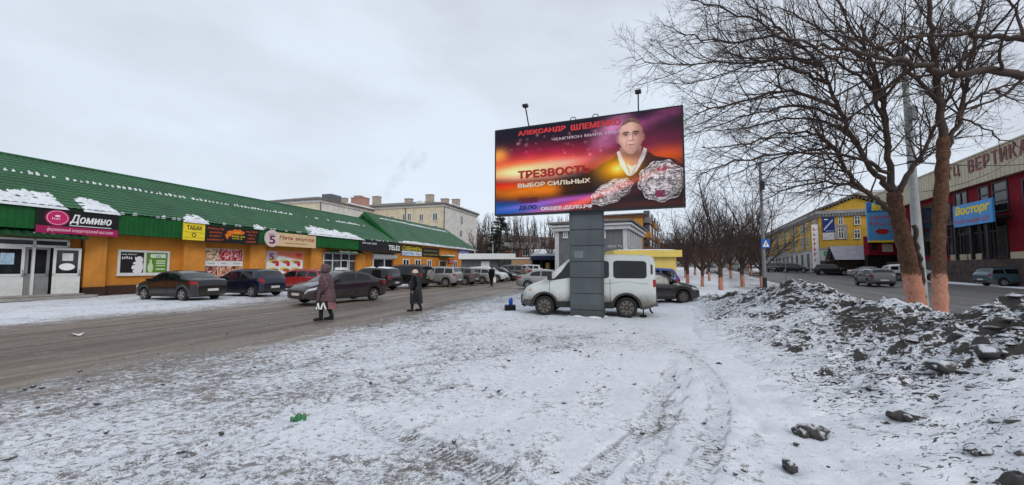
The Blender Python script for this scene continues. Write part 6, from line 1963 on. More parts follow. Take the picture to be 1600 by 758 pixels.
make_car('wagon', 'parked_car', 'bright red estate car parked in front of the five flavours shop', 'car', (-14.4, 27.3), HB, P_RED, group=PARKED)
make_car('sedan', 'taxi', 'brown violet taxi sedan with a white roof light driving toward the camera', 'taxi', (-8.2, 19.1), (-0.52, -0.85), P_PLUM, scale=1.0, taxi=True)
make_car('suv', 'parked_car', 'graphite crossover behind the taxi with red tail light and snow on its roof', 'car', (-10.2, 28.9), HB, P_GRAPH, scale=.94, group=PARKED, snow=True)
make_car('jeep', 'parked_car', 'tall black off-roader with a silver covered spare wheel on its back', 'off-roader', (-8.6, 31.5), HB, P_GRAPH, group=PARKED, spare=True, rails=True, trim=True)
make_car('suv', 'parked_car', 'silver sport utility car with dark windows and muddy flanks beside the black off-roader', 'car', (-6.5, 33.9), HB, P_SILV, scale=.98, group=PARKED)
make_car('suv', 'parked_car', 'dark muddy crossover with a bright red tail light right of the silver one', 'car', (-5.2, 36.8), HB, P_GREYG, scale=.93, group=PARKED)
make_car('wagon', 'parked_car', 'muddy silver estate car parked just left of the man with the bags', 'car', (-3.9, 39.6), HB, P_SILV, group=PARKED, detail=False)
HB2 = (0.958, -0.286)
make_car('suv', 'parked_car', 'clean white crossover parked tail-in with its headlights toward the road', 'car', (-2.6, 42.6), HB2, P_WHT, scale=.95, group=PARKED, detail=False)
make_car('sedan', 'parked_car', 'black sedan beside the white crossover, seen past the man with the bags', 'car', (-1.4, 45.3), HB2, P_DARK, group=PARKED, detail=False)
make_car('jeep', 'parked_car', 'grey green off-roader with a dark spare wheel near the end of the row', 'off-roader', (-0.5, 48.2), HB, P_GREYG, scale=.97, group=PARKED, detail=False, spare=True)
make_car('hatch', 'parked_car', 'maroon hatchback near the far end of the parking row', 'car', (0.6, 51.2), HB, paint_mat('maroon paint', (0.09, 0.015, 0.015), 0.1, 0.5), group=PARKED, detail=False)
make_car('suv', 'parked_car', 'white crossover closing the far end of the parking row', 'car', (1.9, 54.2), HB, P_WHT, group=PARKED, detail=False)
make_car('sedan', 'parked_car', 'pale sedan seen above the van bonnet, its red tail light showing', 'car', (2.6, 29.5), (0.958, -0.286), P_SILV, detail=False)
# behind the van
make_car('sedan', 'parked_car', 'dark grey sedan poking its nose out behind the white van', 'car', (6.35, 18.6), (0.995, 0.06), P_GRAPH, rim='steel', scale=.97)
make_car('suv', 'parked_car', 'blue crossover with tall red tail lights by the yellow kiosk', 'car', (6.75, 21.8), (-0.99, 0.10), P_BLUE, scale=.95)
# across the street
make_car('wagon', 'moving_car', 'grey estate car driving away along the dark street beyond the bank', 'car', (31.6, 34.8), (0.42, 0.91), P_GREYG, scale=1.0)
make_car('wagon', 'parked_car', 'steel blue estate car parked against the stone terrace of the mall', 'car', (42.9, 34.0), (0.97, -0.25), P_TEAL, scale=1.05, rails=True)
make_car('suv', 'parked_car', 'white crossover with a snowy bonnet parked behind the salmon painted trunks', 'car', (45.3, 45.3), (0.93, -0.36), P_WHT, scale=1.05, snow=True)
STREET = 'cars parked along the yellow building'
make_car('suv', 'parked_car', 'black crossover parked at the corner in front of the log cafe', 'car', (49.3, 61.5), (0.9, -0.4), P_DARK, group=STREET, detail=False)
make_car('sedan', 'parked_car', 'black sedan parked beside the porch of the log cafe', 'car', (52.8, 57.5), (0.9, -0.4), P_DARK, group=STREET, detail=False)
make_car('sedan', 'parked_car', 'pale grey sedan with dark glass parked under the mall annex', 'car', (47.0, 52.3), (0.9, -0.4), P_SILV, group=STREET, detail=False)
make_car('hatch', 'parked_car', 'dark red hatchback parked below the blue hoarding', 'car', (50.5, 51.5), (0.9, -0.4), paint_mat('maroon paint', (0.09, 0.015, 0.015), 0.1, 0.5), group=STREET, detail=False)
for (x, y, kd, pm, lb) in ((51.5, 72.5, 'suv', P_NAVY, 'navy crossover nearest the corner in the row beside the yellow building'), (54.2, 78, 'jeep', P_TEAL, 'steel blue off-roader second in the row beside the yellow building'), (57.0, 84, 'suv', P_DARK, 'black crossover in the middle of the row beside the yellow building'),
                           (60.0, 91, 'sedan', P_GRAPH, 'graphite sedan deep in the row beside the yellow building'), (63.5, 99, 'suv', P_SILV, 'silver crossover at the far end of the yellow building'), (68.0, 108, 'sedan', P_WHT, 'white sedan farthest along the yellow building')):
    make_car(kd, 'parked_car', lb, 'car', (x, y), (0.75, -0.66), pm, group=STREET, detail=False)
for (px, Y, kd, pm, lb) in ((1112, 66, 'wagon', P_SILV, 'silver estate on the snowy left edge of the street among the trees'), (1148, 84, 'suv', P_GREYG, 'grey crossover far down the street, left of the crossing sign'), (1182, 62, 'sedan', P_WHT, 'small white sedan coming up the street behind the crossing sign'), (1206, 78, 'jeep', P_DARK, 'dark tall off-roader far down the street, right of the crossing sign'), (1166, 100, 'hatch', P_RED, 'red hatchback farthest down the street')):
    q = at(px, 420, Y)
    make_car(kd, 'distant_car', lb, 'car', q[:2], (-0.42, -0.91), pm, detail=False, group='cars far down the street')
# ------------------------------------------------------------------ the white van behind the pillar
P_VAN = paint_mat('white van paint', (0.60, 0.63, 0.61), 0.0, 1.0, 0.35, 0.40, 0.92, (0.115, 0.094, 0.075))
vh = (-0.9645, 0.264)
vx, vy = 2.78, 13.98
van, vsh = make_car('van', 'minivan', 'white minivan with mud up its flanks and dark side glass parked behind the billboard pillar', 'van', (vx, vy), vh, P_VAN, rim='steel', trim=True, z=-0.02, tint_rear=CGL, scale=.965)
mb = MB()                                             # grey lower cladding with the bumpers
for side in (-1, 1):
    vsh.patch(mb, -2.13, -1.66, 1.1, 2.2, side, 4, 3, .009); vsh.patch(mb, 2.0, 2.41, 1.1, 3.4, side, 5, 3, .009)
mb.box(2.38, 2.45, -.74, .74, .42, .72); mb.box(-2.18, -2.12, -.9, .9, .42, .74)
mb.build('bumper', mat('grey bumper plastic', (0.085, 0.083, 0.08), 0.6, 0.25, 3), van)
for side in (-1, 1):
    mb = MB(); vsh.patch(mb, 2.02, 2.10, 5.0, 5.5, side, 2, 2, .01); mb.build('turn_signal', AMB, van)
    mb = MB(); vsh.patch(mb, -2.05, -1.99, 6.25, 6.7, side, 1, 2, .01); mb.build('air_vent', PLAS, van)
mb = MB()
for side in (-1, 1):
    vsh.patch(mb, -2.03, .55, 7.95, 8.05, side, 8, 1, .012)
mb.build('rain_gutter', TRIM, van)
mb = MB(); mb.tube([(-1.95, .3, .42), (-2.0, .3, .2), (-2.07, .34, .12)], .03, 6); mb.box(-2.25, -1.95, .28, .36, .36, .42); mb.build('tow_bar', UNDER, van)
mb = MB(); mb.tube([(-1.75, .62, .36), (-1.75, .64, .08)], .02, 6); mb.box(-1.85, -1.65, .5, .74, .04, .08); mb.build('mud_flap', UNDER, van)
# ------------------------------------------------------------------ bare trees
def bark(name, col, paint_to=None, paint=(0.52, 0.245, 0.165)):
    if name in MATS:
        return MATS[name]
    m, t, b = new_mat(name)
    ge = t.nodes.new('ShaderNodeTexCoord').outputs['Object']
    n1 = tnoise(t, tmap(t, ge, (1.3, 1.3, 1.1)), 8, 7, 0.72, 1.0)
    n2 = tnoise(t, tmap(t, ge, (1, 1, 1.9)), 34, 4, 0.65)
    c = mixc(t, ramp01(t, n1, 0.32, 0.68), tuple(v * 0.45 for v in col), tuple(v * 1.5 for v in col))
    c = mixc(t, mathn(t, 'MULTIPLY', ramp01(t, n2, 0.5, 0.8), 0.35), c, (0.15, 0.10, 0.075))
    if paint_to:
        z = node(t, 'ShaderNodeSeparateXYZ', {0: ge}).outputs[2]
        f = mathn(t, 'SUBTRACT', 1.0, ramp01(t, mathn(t, 'ADD', z, mathn(t, 'MULTIPLY', mathn(t, 'SUBTRACT', n1, 0.5), 0.9)), paint_to - .05, paint_to + .05))
        n3 = tnoise(t, ge, 5, 5, 0.7, 0.8)
        chip = ramp01(t, mathn(t, 'ADD', mathn(t, 'MULTIPLY', n2, 0.6), n3), 0.90, 0.98)
        f = mathn(t, 'MULTIPLY', f, mathn(t, 'SUBTRACT', 1.0, chip))
        pc = mixc(t, ramp01(t, n1, 0.3, 0.7), tuple(v * 0.75 for v in paint), tuple(v * 1.1 for v in paint))
        c = mixc(t, f, c, pc)
    t.links.new(c, b.inputs['Base Color'])
    b.inputs['Roughness'].default_value = 0.85
    b.inputs['Specular IOR Level'].default_value = 0.2
    bump(t, b, mathn(t, 'ADD', n1, mathn(t, 'MULTIPLY', n2, 0.4)), 0.7, 0.03)
    MATS[name] = m
    return m
TWIG = mat('brown twig bark', (0.055, 0.037, 0.029), 0.85, 0.3, 6)
TWIG_R = mat('red brown twig bark', (0.13, 0.066, 0.052), 0.85, 0.3, 3)
def rot_about(v, ax, a):
    return Matrix.Rotation(a, 3, ax) @ v
def sprout(out, p, d, L, r, lev, maxlev, rng, dens=(3.2, 4.2, 5.0, 4), wander=0.16, lift=0.05, ratio=0.52, spread=(0.5, 1.05), rmin=0.0035):
    seg = 0.34 if lev == 0 else 0.22 if lev == 1 else 0.16
    n = max(3, min(14, int(L / seg)))
    path, rad = [p.copy()], [r]
    d = d.normalized()
    for i in range(n):
        w = wander * (1 if lev else 0.7)
        d = (d + Vector((rng.gauss(0, w), rng.gauss(0, w), rng.gauss(0, w) + lift))).normalized()
        p = p + d * (L / n)
        path.append(p.copy())
        rad.append(max(rmin * 0.6, r * (1 - 0.82 * (i + 1) / n)))
    out.append((path, rad, lev))
    if lev < maxlev:
        dress(out, path, rad, lev, maxlev, rng, dens, wander, lift, ratio, spread, rmin, L)
def dress(out, path, rad, lev, maxlev, rng, dens, wander, lift, ratio, spread, rmin, L, start=0.18):
    cnt = int(L * dens[min(lev, 3)] + rng.random())
    n = len(path) - 1
    for k in range(cnt):
        f = start + (1 - start) * ((k + rng.random()) / max(1, cnt))
        i = min(n - 1, int(f * n))
        q = path[i].lerp(path[i + 1], f * n - i)
        d = (path[i + 1] - path[i]).normalized()
        ax = rot_about(d.orthogonal().normalized(), d, rng.uniform(0, 6.2832))
        cd = rot_about(d, ax, rng.uniform(*spread))
        rl = L * ratio * (1 - (0.80 if lev == 0 else 0.55) * f) * rng.uniform(0.6, 1.25)
        if lev == 0:
            rl = min(rl, 2.0)
        rl = max(0.10, rl)
        rr = max(rmin, min(rad[i] * 0.6, 0.012 * rl + 0.002))
        sprout(out, q, cd, rl, rr, lev + 1, maxlev, rng, dens, wander, lift, ratio, spread, rmin)
def mesh_branches(name, out, m, parent, sides=(8, 5, 3, 3, 3)):
    mb = MB()
    for path, rad, lev in out:
        mb.tube(path, rad, sides[min(lev, 4)], cap=False)
    return mb.build(name, m, parent, smooth=180)
def sm_path(pts, n=5):
    return [Vector(p) for p in spline(pts, n)]
def limb(out, pix, r0, r1, rng, maxlev=3, dens=(4.8, 5.8, 6.4, 3), lift=0.035, start=0.16, **kw):
    path = sm_path([at(*q) for q in pix])
    L = sum((path[i + 1] - path[i]).length for i in range(len(path) - 1))
    n = len(path)
    path = [path[0]] + [p + Vector((rng.gauss(0, .025), rng.gauss(0, .03), rng.gauss(0, .025))) for p in path[1:]]
    rad = [r0 + (r1 - r0) * (i / (n - 1)) ** 0.8 for i in range(n)]
    out.append((path, rad, 0))
    dress(out, path, rad, 0, maxlev, rng, dens, 0.105, lift, 0.54, (0.40, 0.95), 0.0034, L, start)
def photo_tree(label, base_pix, trunk_r, limbs, seed, col, group=None, paint=True):
    rng = random.Random(seed)
    x, y, z = at(*base_pix[0])
    t = thing('street_tree', label, 'tree', (x, y, float(gbase(x, y))), 0.0, group)
    o = Vector(t.location)
    out = []
    path = sm_path([at(*q) for q in base_pix], 7)
    path = [Vector((path[0].x, path[0].y, o.z - 0.15))] + path
    n = len(path)
    tr = []
    for i, p in enumerate(path):
        f = i / (n - 1)
        tr.append(trunk_r[0] + (trunk_r[1] - trunk_r[0]) * f + (0.05 if i == 0 else 0.015 * math.sin(i * 1.7)))
    mb = MB(); mb.tube([tuple(p - o) for p in path], tr, 18)
    mb.v = [(vx_ + 0.02 * (float(vnoise(vx_ * 9 + vz_ * 3, vy_ * 9 + vz_ * 5, seed)) - .5), vy_, vz_) for vx_, vy_, vz_ in mb.v]
    mb.build('trunk', bark('painted trunk bark %d' % seed, col, 1.38 if paint else None), t, smooth=180)
    for spec in limbs:
        limb(out, spec[0], spec[1], spec[2], rng, **(spec[3] if len(spec) > 3 else {}))
    out = [([p - o for p in path_], rad_, lev_) for path_, rad_, lev_ in out]
    mesh_branches('crown', out, TWIG, t)
    return t
ALLEY = 'street trees with salmon painted trunks'
photo_tree('leaning multi-limbed bare tree with a salmon base by the concrete lamp post',
    [(1433, 476, 12.0), (1424, 430, 12.0), (1413, 380, 12.0), (1402, 335, 12.0), (1396, 300, 12.0)], (0.225, 0.18),
    [([(1438, 478, 12.05), (1440, 440, 12.05), (1436, 395, 12.05), (1428, 350, 12.05)], .07, .06, dict(dens=(0, 0, 0, 0))),
     ([(1399, 335, 12.0), (1372, 315, 11.9), (1346, 295, 11.7), (1320, 264, 11.4), (1304, 232, 11.2), (1278, 211, 11.0), (1225, 208, 10.8), (1160, 225, 10.6), (1095, 232, 10.5)], .09, .012),
     ([(1397, 300, 12.0), (1362, 264, 12.0), (1330, 211, 12.1), (1304, 153, 12.2), (1283, 105, 12.3), (1235, 58, 12.4), (1204, 32, 12.4), (1150, -10, 12.4)], .095, .014),
     ([(1396, 300, 12.0), (1388, 232, 12.1), (1378, 158, 12.2), (1357, 90, 12.3), (1330, 42, 12.5), (1300, -20, 12.6)], .10, .02),
     ([(1405, 300, 12.0), (1428, 258, 12.0), (1450, 225, 12.1), (1478, 160, 12.3), (1505, 90, 12.6), (1540, 10, 12.8)], .085, .014),
     ([(1390, 232, 12.1), (1368, 150, 11.6), (1352, 80, 11.2), (1346, 10, 10.9)], .07, .014),
     ([(1388, 270, 11.9), (1341, 248, 11.5), (1278, 240, 11.0), (1193, 245, 10.5), (1120, 262, 10.2), (1085, 275, 10.0)], .06, .008),
     ([(1312, 170, 12.1), (1235, 142, 11.7), (1162, 158, 11.3), (1098, 174, 11.0), (1060, 195, 10.8)], .06, .008),
     ([(1292, 130, 12.2), (1240, 108, 11.8), (1193, 95, 11.4), (1098, 100, 11.0), (1019, 98, 10.7), (985, 88, 10.5)], .055, .006),
     ([(1225, 50, 12.4), (1140, 66, 12.0), (1072, 53, 11.6), (1030, 34, 11.3)], .045, .006),
     ([(1330, 211, 12.1), (1290, 190, 12.8), (1230, 185, 13.3), (1165, 200, 13.7), (1105, 205, 14.0)], .055, .008),
     ([(1360, 100, 12.3), (1300, 60, 13.0), (1240, 20, 13.5), (1180, 10, 13.9)], .05, .01),
     ([(1346, 295, 11.7), (1290, 285, 11.2), (1220, 300, 10.8), (1160, 322, 10.5)], .045, .006),
     ([(1320, 190, 12.1), (1250, 165, 12.6), (1170, 180, 13.0), (1090, 205, 13.3), (1040, 225, 13.5)], .05, .006),
     ([(1283, 105, 12.3), (1220, 90, 12.8), (1150, 110, 13.2), (1080, 130, 13.5), (1030, 128, 13.7)], .045, .006),
     ([(1304, 232, 11.2), (1240, 240, 11.6), (1170, 262, 12.0), (1110, 285, 12.3)], .04, .006),
     ([(1250, 75, 12.4), (1170, 30, 12.0), (1100, 5, 11.7), (1060, -8, 11.5)], .045, .006),
     ([(1378, 158, 12.2), (1330, 110, 11.5), (1270, 75, 11.0), (1210, 70, 10.7), (1140, 90, 10.5)], .05, .006),
     ([(1378, 158, 12.2), (1420, 100, 11.8), (1450, 40, 11.4)], .05, .01)],
    41, (0.095, 0.048, 0.030), ALLEY)
photo_tree('straight bare tree with a salmon base right of the leaning multi-limbed one',
    [(1471, 494, 11.0), (1468, 440, 11.0), (1466, 380, 11.0), (1470, 310, 11.0), (1473, 250, 11.0), (1474, 215, 11.0)], (0.165, 0.135),
    [([(1474, 235, 11.0), (1467, 150, 11.0), (1458, 60, 11.1), (1450, 0, 11.2), (1440, -80, 11.4)], .11, .035),
     ([(1478, 235, 11.0), (1500, 180, 10.9), (1514, 105, 10.8), (1530, 30, 10.7), (1545, -60, 10.6)], .07, .02),
     ([(1466, 160, 11.0), (1420, 110, 10.6), (1370, 70, 10.2), (1320, 50, 9.9), (1250, 60, 9.6)], .06, .008),
     ([(1505, 165, 10.9), (1550, 140, 11.3), (1600, 128, 11.7), (1660, 110, 12)], .045, .01),
     ([(1512, 120, 10.8), (1560, 80, 10.6), (1620, 40, 10.4)], .04, .01),
     ([(1500, 185, 10.9), (1540, 200, 10.5), (1580, 225, 10.2), (1620, 240, 10)], .03, .006),
     ([(1460, 80, 11.1), (1500, 40, 11.5), (1560, 0, 11.9)], .05, .01),
     ([(1462, 110, 11.1), (1400, 60, 11.6), (1340, 10, 12.0)], .05, .01)],
    43, (0.105, 0.052, 0.032), ALLEY)
photo_tree('bare tree whose two thick dark boughs sweep in from the right edge',
    [(1728, 560, 6.6), (1725, 420, 6.6), (1722, 280, 6.6), (1716, 160, 6.6)], (0.24, 0.16),
    [([(1718, 160, 6.6), (1660, 118, 6.4), (1600, 113, 6.3), (1510, 116, 6.2), (1468, 113, 6.15), (1415, 98, 6.1), (1362, 84, 6.1), (1309, 74, 6.1), (1257, 63, 6.15), (1204, 50, 6.2), (1150, 35, 6.3)], .085, .006, dict(dens=(2.6, 3.6, 4.0, 3), maxlev=2)),
     ([(1716, 130, 6.6), (1660, 75, 6.8), (1600, 63, 7.0), (1547, 55, 7.2), (1494, 53, 7.3), (1446, 58, 7.4), (1388, 69, 7.5), (1340, 84, 7.6), (1290, 90, 7.7)], .075, .006, dict(dens=(2.6, 3.6, 4.0, 3), maxlev=2)),
     ([(1716, 160, 6.6), (1700, 40, 6.6), (1690, -80, 6.6)], .13, .06)],
    47, (0.05, 0.035, 0.026), None, paint=False)

def proto_tree(seed, h, trunk_r, nstem, spreadf, m_tw, name='street_tree', fork=0.2, maxlev=3, dens=(2.0, 2.6, 3.0, 2), paint_to=0.95, lift=0.07, ratio=0.5, rmin=0.010, col=(0.075, 0.042, 0.028)):
    """A bare tree at the origin: short trunk, rising stems, twigs."""
    rng = random.Random(seed)
    t = thing(name, None, None)
    out = []
    zf = h * fork
    mb = MB(); mb.tube([(0, 0, -0.2), (0.01, 0, 0.3), (0.03 * rng.uniform(-1, 1), 0.03, zf * .6), (0.05 * rng.uniform(-1, 1), 0, zf + .1)], [trunk_r * 1.15, trunk_r, trunk_r * .92, trunk_r * .85], 12)
    mb.build('trunk', bark('painted trunk bark far %s' % paint_to, col, paint_to), t, smooth=180)
    for k in range(nstem):
        a = 6.2832 * (k + rng.uniform(-.3, .3)) / nstem
        el = rng.uniform(0.25, 0.8) * spreadf if k else 0.08
        d = Vector((math.sin(el) * math.cos(a), math.sin(el) * math.sin(a), math.cos(el)))
        sprout(out, Vector((0, 0, zf * rng.uniform(.8, 1.0))), d, (h - zf) * rng.uniform(0.72, 1.0) * (1 if k == 0 else 0.93), trunk_r * (.46 if k else .62), 0, maxlev, rng, dens, 0.10, lift, ratio, (0.4, 0.95), rmin)
    mesh_branches('crown', out, m_tw, t, (6, 4, 3, 3, 3))
    return t
def put_tree(proto, first, x, y, s, rz, label, group, cat='tree'):
    t = proto if first else copy_tree(proto)
    t.location = (x, y, float(gbase(x, y)) - 0.05)
    t.rotation_euler = (0, 0, rz)
    t.scale = (s, s, s)
    return tag(t, label, cat, group)
pa = proto_tree(5, 8.8, 0.16, 8, 1.25, TWIG, dens=(2.8, 3.6, 4.4, 2), rmin=0.008, lift=0.04, ratio=0.56)
pb = proto_tree(9, 8.4, 0.14, 7, 1.2, TWIG, dens=(2.8, 3.6, 4.4, 2), rmin=0.008, lift=0.04, ratio=0.56)
for k, (px, Y, s, pr, lb) in enumerate(((1190, 30, 1.0, pb, 'bare tree with a salmon base hiding the crossing sign post'), (1160, 33, 1.05, pa, 'bare tree with a broad salmon base, left of the crossing sign'),
        (1126, 28, 1.0, pa, 'widest bare midground tree, its salmon base beside the snow bank top'), (1097, 33, 0.95, pb, 'slender bare tree between the wide tree and the kiosk'),
        (1074, 38, 1.0, pa, 'bare tree near the yellow kiosk with a pale pink base'), (1108, 44, 1.05, pb, 'bare tree in the second row behind the wide tree'),
        (1142, 50, 1.1, pa, 'bare tree farther along the verge toward the crossing sign'), (1174, 58, 1.1, pb, 'farthest salmon based tree before the street bends'))):
    q = at(px, 430, Y)
    put_tree(pr, k in (0, 1), q[0], Y, s, 1.3 * k, lb, 'midground street trees with salmon bases')
pc = proto_tree(13, 6.8, 0.15, 14, 1.5, TWIG_R, name='clipped_tree', fork=0.24, dens=(4.6, 4.6, 5.0, 2), paint_to=0.9, lift=0.03, ratio=0.46, rmin=0.015)
for k, (px, Y, s, lb) in enumerate(((1052, 46, 1.0, 'dense reddish clipped tree nearest the kiosk roof'), (1071, 52, 1.05, 'dense reddish clipped tree second from the kiosk'), (1040, 56, 1.1, 'dense reddish clipped tree just right of the balconies'), (1086, 60, 1.15, 'dense reddish clipped tree third along the verge'),
        (1100, 70, 1.25, 'dense reddish clipped tree in the middle of the verge row'), (1120, 80, 1.35, 'dense reddish clipped tree deep in the verge row'), (1138, 92, 1.45, 'dense reddish clipped tree near the far end of the verge'), (1160, 104, 1.6, 'tall reddish tree at the far bend of the street'), (1182, 112, 1.7, 'tall reddish tree closing the street behind the sign post'))):
    q = at(px, 420, Y)
    put_tree(pc, k == 0, q[0], Y, s, 0.9 * k, lb, 'clipped reddish trees along the verge')
# trees beyond the parking row
pd_ = proto_tree(21, 12, 0.2, 6, 0.75, TWIG, name='bare_tree', dens=(2.2, 2.6, 3.0, 1), paint_to=None, rmin=0.034, ratio=0.45)
pe = proto_tree(23, 11, 0.18, 5, 0.9, TWIG_R, name='bare_tree', dens=(2.2, 2.6, 3.0, 1), paint_to=None, rmin=0.034, ratio=0.45)
names = ['bare tree at the right end of the white house wall', 'tall bare tree left of the conifer', 'bare tree touching the right side of the conifer', 'bare tree above the red brick house', 'pale stemmed bare tree behind the red brick house', 'bare tree above the market stall', 'bare tree left of the grey house cornice', 'bare tree half behind the grey house', 'bare tree behind the brick fence', 'bare tree behind the long snowy roof', 'bare tree over the pavilion slab', 'lone bare tree above the snowy bungalow']
for k, (px, Y, s, rz) in enumerate(((749, 92, .95, 0), (765, 104, 1.05, 1), (808, 96, 1.0, 2), (818, 112, 1.15, 3), (800, 118, 1.2, 4), (846, 100, .95, 5), (862, 92, .85, 6), (876, 104, 1.0, 7), (830, 90, .8, 8), (855, 116, 1.1, 9), (755, 84, .7, 10), (836, 120, 1.15, 11))):
    q = at(px, 415, Y)
    put_tree((pd_, pe)[k % 2], k < 2, q[0], Y, s, rz, names[k], 'bare trees beyond the parking row')
# far wood on the rise, one mass
wrng = random.Random(3)
out = []
for k in range(230):
    x, y = wrng.uniform(-45, 60), wrng.uniform(128, 220)
    zb = 1.5 + float(sst(112, 220, y)) * 17 * float(sst(160, 40, x))
    h = wrng.uniform(8, 13)
    sprout(out, Vector((x, y, zb)), Vector((wrng.uniform(-.1, .1), wrng.uniform(-.1, .1), 1)), h, 0.22, 0, 2, wrng, (1.5, 1.3, 1, 1), 0.08, 0.05, 0.42, (0.4, 0.9), 0.06)
for k in range(45):
    x, y = wrng.uniform(80, 200), wrng.uniform(120, 240)
    sprout(out, Vector((x, y, 1.0)), Vector((0, 0, 1)), wrng.uniform(8, 14), 0.22, 0, 2, wrng, (1.5, 1.3, 1, 1), 0.08, 0.05, 0.42, (0.4, 0.9), 0.06)
tag(mesh_branches('far_woods', out, TWIG, None, (4, 3, 3, 3)), 'brown leafless wood covering the far rise', 'woods', kind='stuff')
# the dark conifer
crng = random.Random(77)
q = at(782, 415, 84)
tc = thing('pine_tree', 'dark ragged conifer standing above the pavilion left of the billboard', 'tree', (q[0], 84, float(gbase(0, 84))))
mb = MB(); mb.tube([(0, 0, -.3), (0.1, 0, 4), (0.0, 0, 8), (.05, 0, 11.3)], [.24, .2, .12, .03], 8); mb.build('trunk', bark('pine bark', (0.06, 0.04, 0.03)), tc, smooth=180)
mb = MB()
for k in range(74):
    z = 2.6 + 8.6 * (k / 73) ** 0.9
    R = (3.6 * (1 - ((z - 2.2) / 9.6) ** 1.3) + .35) * crng.uniform(.6, 1.15)
    a = crng.uniform(0, 6.28)
    pts = []
    for i in range(7):
        f = i / 6
        pts.append(Vector((math.cos(a) * R * f, math.sin(a) * R * f, z + .35 * f * R * .4 - .12 * f * f * R)))
    mb.tube([tuple(p) for p in pts], [.05 * (1 - .8 * i / 6) for i in range(7)], 4, cap=False)
    for q_ in range(int(26 * R / 2) + 8):
        f = crng.uniform(.25, 1.05)
        c = Vector((math.cos(a) * R * f, math.sin(a) * R * f, z + .35 * f * R * .4 - .12 * f * f * R)) + Vector((crng.gauss(0, .2), crng.gauss(0, .2), crng.gauss(.06, .12)))
        for _ in range(5):
            d = Vector((crng.gauss(0, 1) + math.cos(a), crng.gauss(0, 1) + math.sin(a), crng.gauss(.5, .8))).normalized() * crng.uniform(.25, .42)
            s_ = d.orthogonal().normalized() * .05
            mb.add([tuple(c - s_), tuple(c + s_), tuple(c + d)], [(0, 1, 2)])
mb.build('crown', mat('pine needles', (0.022, 0.032, 0.022), 0.8, 0.4, 1.2), tc)

# ------------------------------------------------------------------ posts, signs, wires
CONP = mat('lamp post concrete', (0.34, 0.36, 0.35), 0.75, 0.2, 2.5, bmp=0.2)
b0, b1 = at(1440, 455, 14.6), at(1413, 110, 14.6)
tp = thing('lamp_post', 'pale tapering concrete lamp post leaning behind the two big painted trees', 'lamp post', (b0[0], b0[1], 0))
def lp(z):
    f = (z - b0[2]) / (b1[2] - b0[2])
    return ((b1[0] - b0[0]) * f, 0, z)
mb = MB(); mb.tube([lp(-.3), lp(2), lp(5), lp(8), lp(9.6)], [.17, .155, .125, .10, .085], 14); mb.build('pole', CONP, tp, smooth=60)
mb = MB(); e = lp(9.5); mb.tube([e, (e[0] + .2, .25, 10.1), (e[0] + 1.0, 1.2, 10.5)], .04, 8); ar = mb.build('lamp_arm', STEEL, tp)
mb = MB(); mb.slab([(e[0] + .9, 1.0), (e[0] + 1.2, .9), (e[0] + 1.6, 1.5), (e[0] + 1.3, 1.7)], 10.44, 10.6); mb.build('lamp_head', STEEL, ar)
e = lp(at(1418, 180, 14.6)[2])
mb = MB(); mb.cbox(e[0] - .12, e[0] + .12, -.28, -.1, e[2] - .25, e[2] + .25, .02); mb.build('junction_box', STEEL, tp)
mb = MB(); mb.cbox(.05 - .17, .05 + .14, -.24, -.1, 5.5 - .02, 5.5 + .05, .01); mb.tube([(lp(5.5)[0], 0, 5.48), (lp(5.5)[0], 0, 5.56)], .14, 12); mb.build('wire_clamp', FRAME_M, tp)
q = at(1195, 440, 26)
tq = thing('street_pole', 'thin grey street pole carrying the pedestrian crossing sign', 'pole', (q[0], 26, 0))
mb = MB(); mb.tube([(0, 0, -.2), (0, 0, 4), (-.02, 0, 8.6)], [.12, .105, .08], 10); mb.build('pole', STEEL, tq, smooth=60)
mb = MB(); mb.tube([(0, 0, 8.4), (.3, .3, 9.0), (1.2, 1.2, 9.3)], .035, 6); mb.build('lamp_arm', STEEL, tq)
mb = MB(); mb.box(-.13, .13, -.2, -.08, 6.7, 7.3); mb.build('junction_box', FRAME_M, tq)
mb = MB(); mb.tube([(0, 0, -.05), (0, 0, .95)], .125, 10); mb.build('black_base', FRAME_M, tq)
z = at(1195, 381, 26)[2]
ts = thing('crossing_sign', 'blue square pedestrian crossing sign with a white triangle on the thin pole', 'road sign', (q[0] + .05, 25.84, 0), .1)
mb = MB(); mb.cbox(-.30, .30, -.02, .02, z - .30, z + .30, .01); mb.build('plate', mat('road sign blue', (0.02, 0.10, 0.36), 0.4, 0.05), ts)
mb = MB(); mb.add([(-.23, -.024, z - .2), (.23, -.024, z - .2), (0, -.024, z + .23)], [(0, 1, 2)]); tr_ = mb.build('triangle', WHITE, ts)
mb = MB()
y_ = -.028
for pts in ([(-.02, .03), (.03, .03), (.035, -.06), (-.03, -.06)], [(-.03, -.06), (0.0, -.06), (-.05, -.17), (-.09, -.17)], [(.005, -.06), (.035, -.06), (.09, -.17), (.05, -.17)], [(-.02, .02), (-.02, -.01), (-.08, -.06), (-.09, -.04)], [(.03, .02), (.03, -.01), (.08, -.05), (.09, -.03)]):
    mb.add([(x, y_, z + h) for x, h in pts], [(3, 2, 1, 0)])
mb.add([(.005 + .032 * math.cos(6.2832 * k / 10), y_, z + .07 + .032 * math.sin(6.2832 * k / 10)) for k in range(10)], [tuple(range(10))])
mb.build('walking_figure', FRAME_M, tr_)
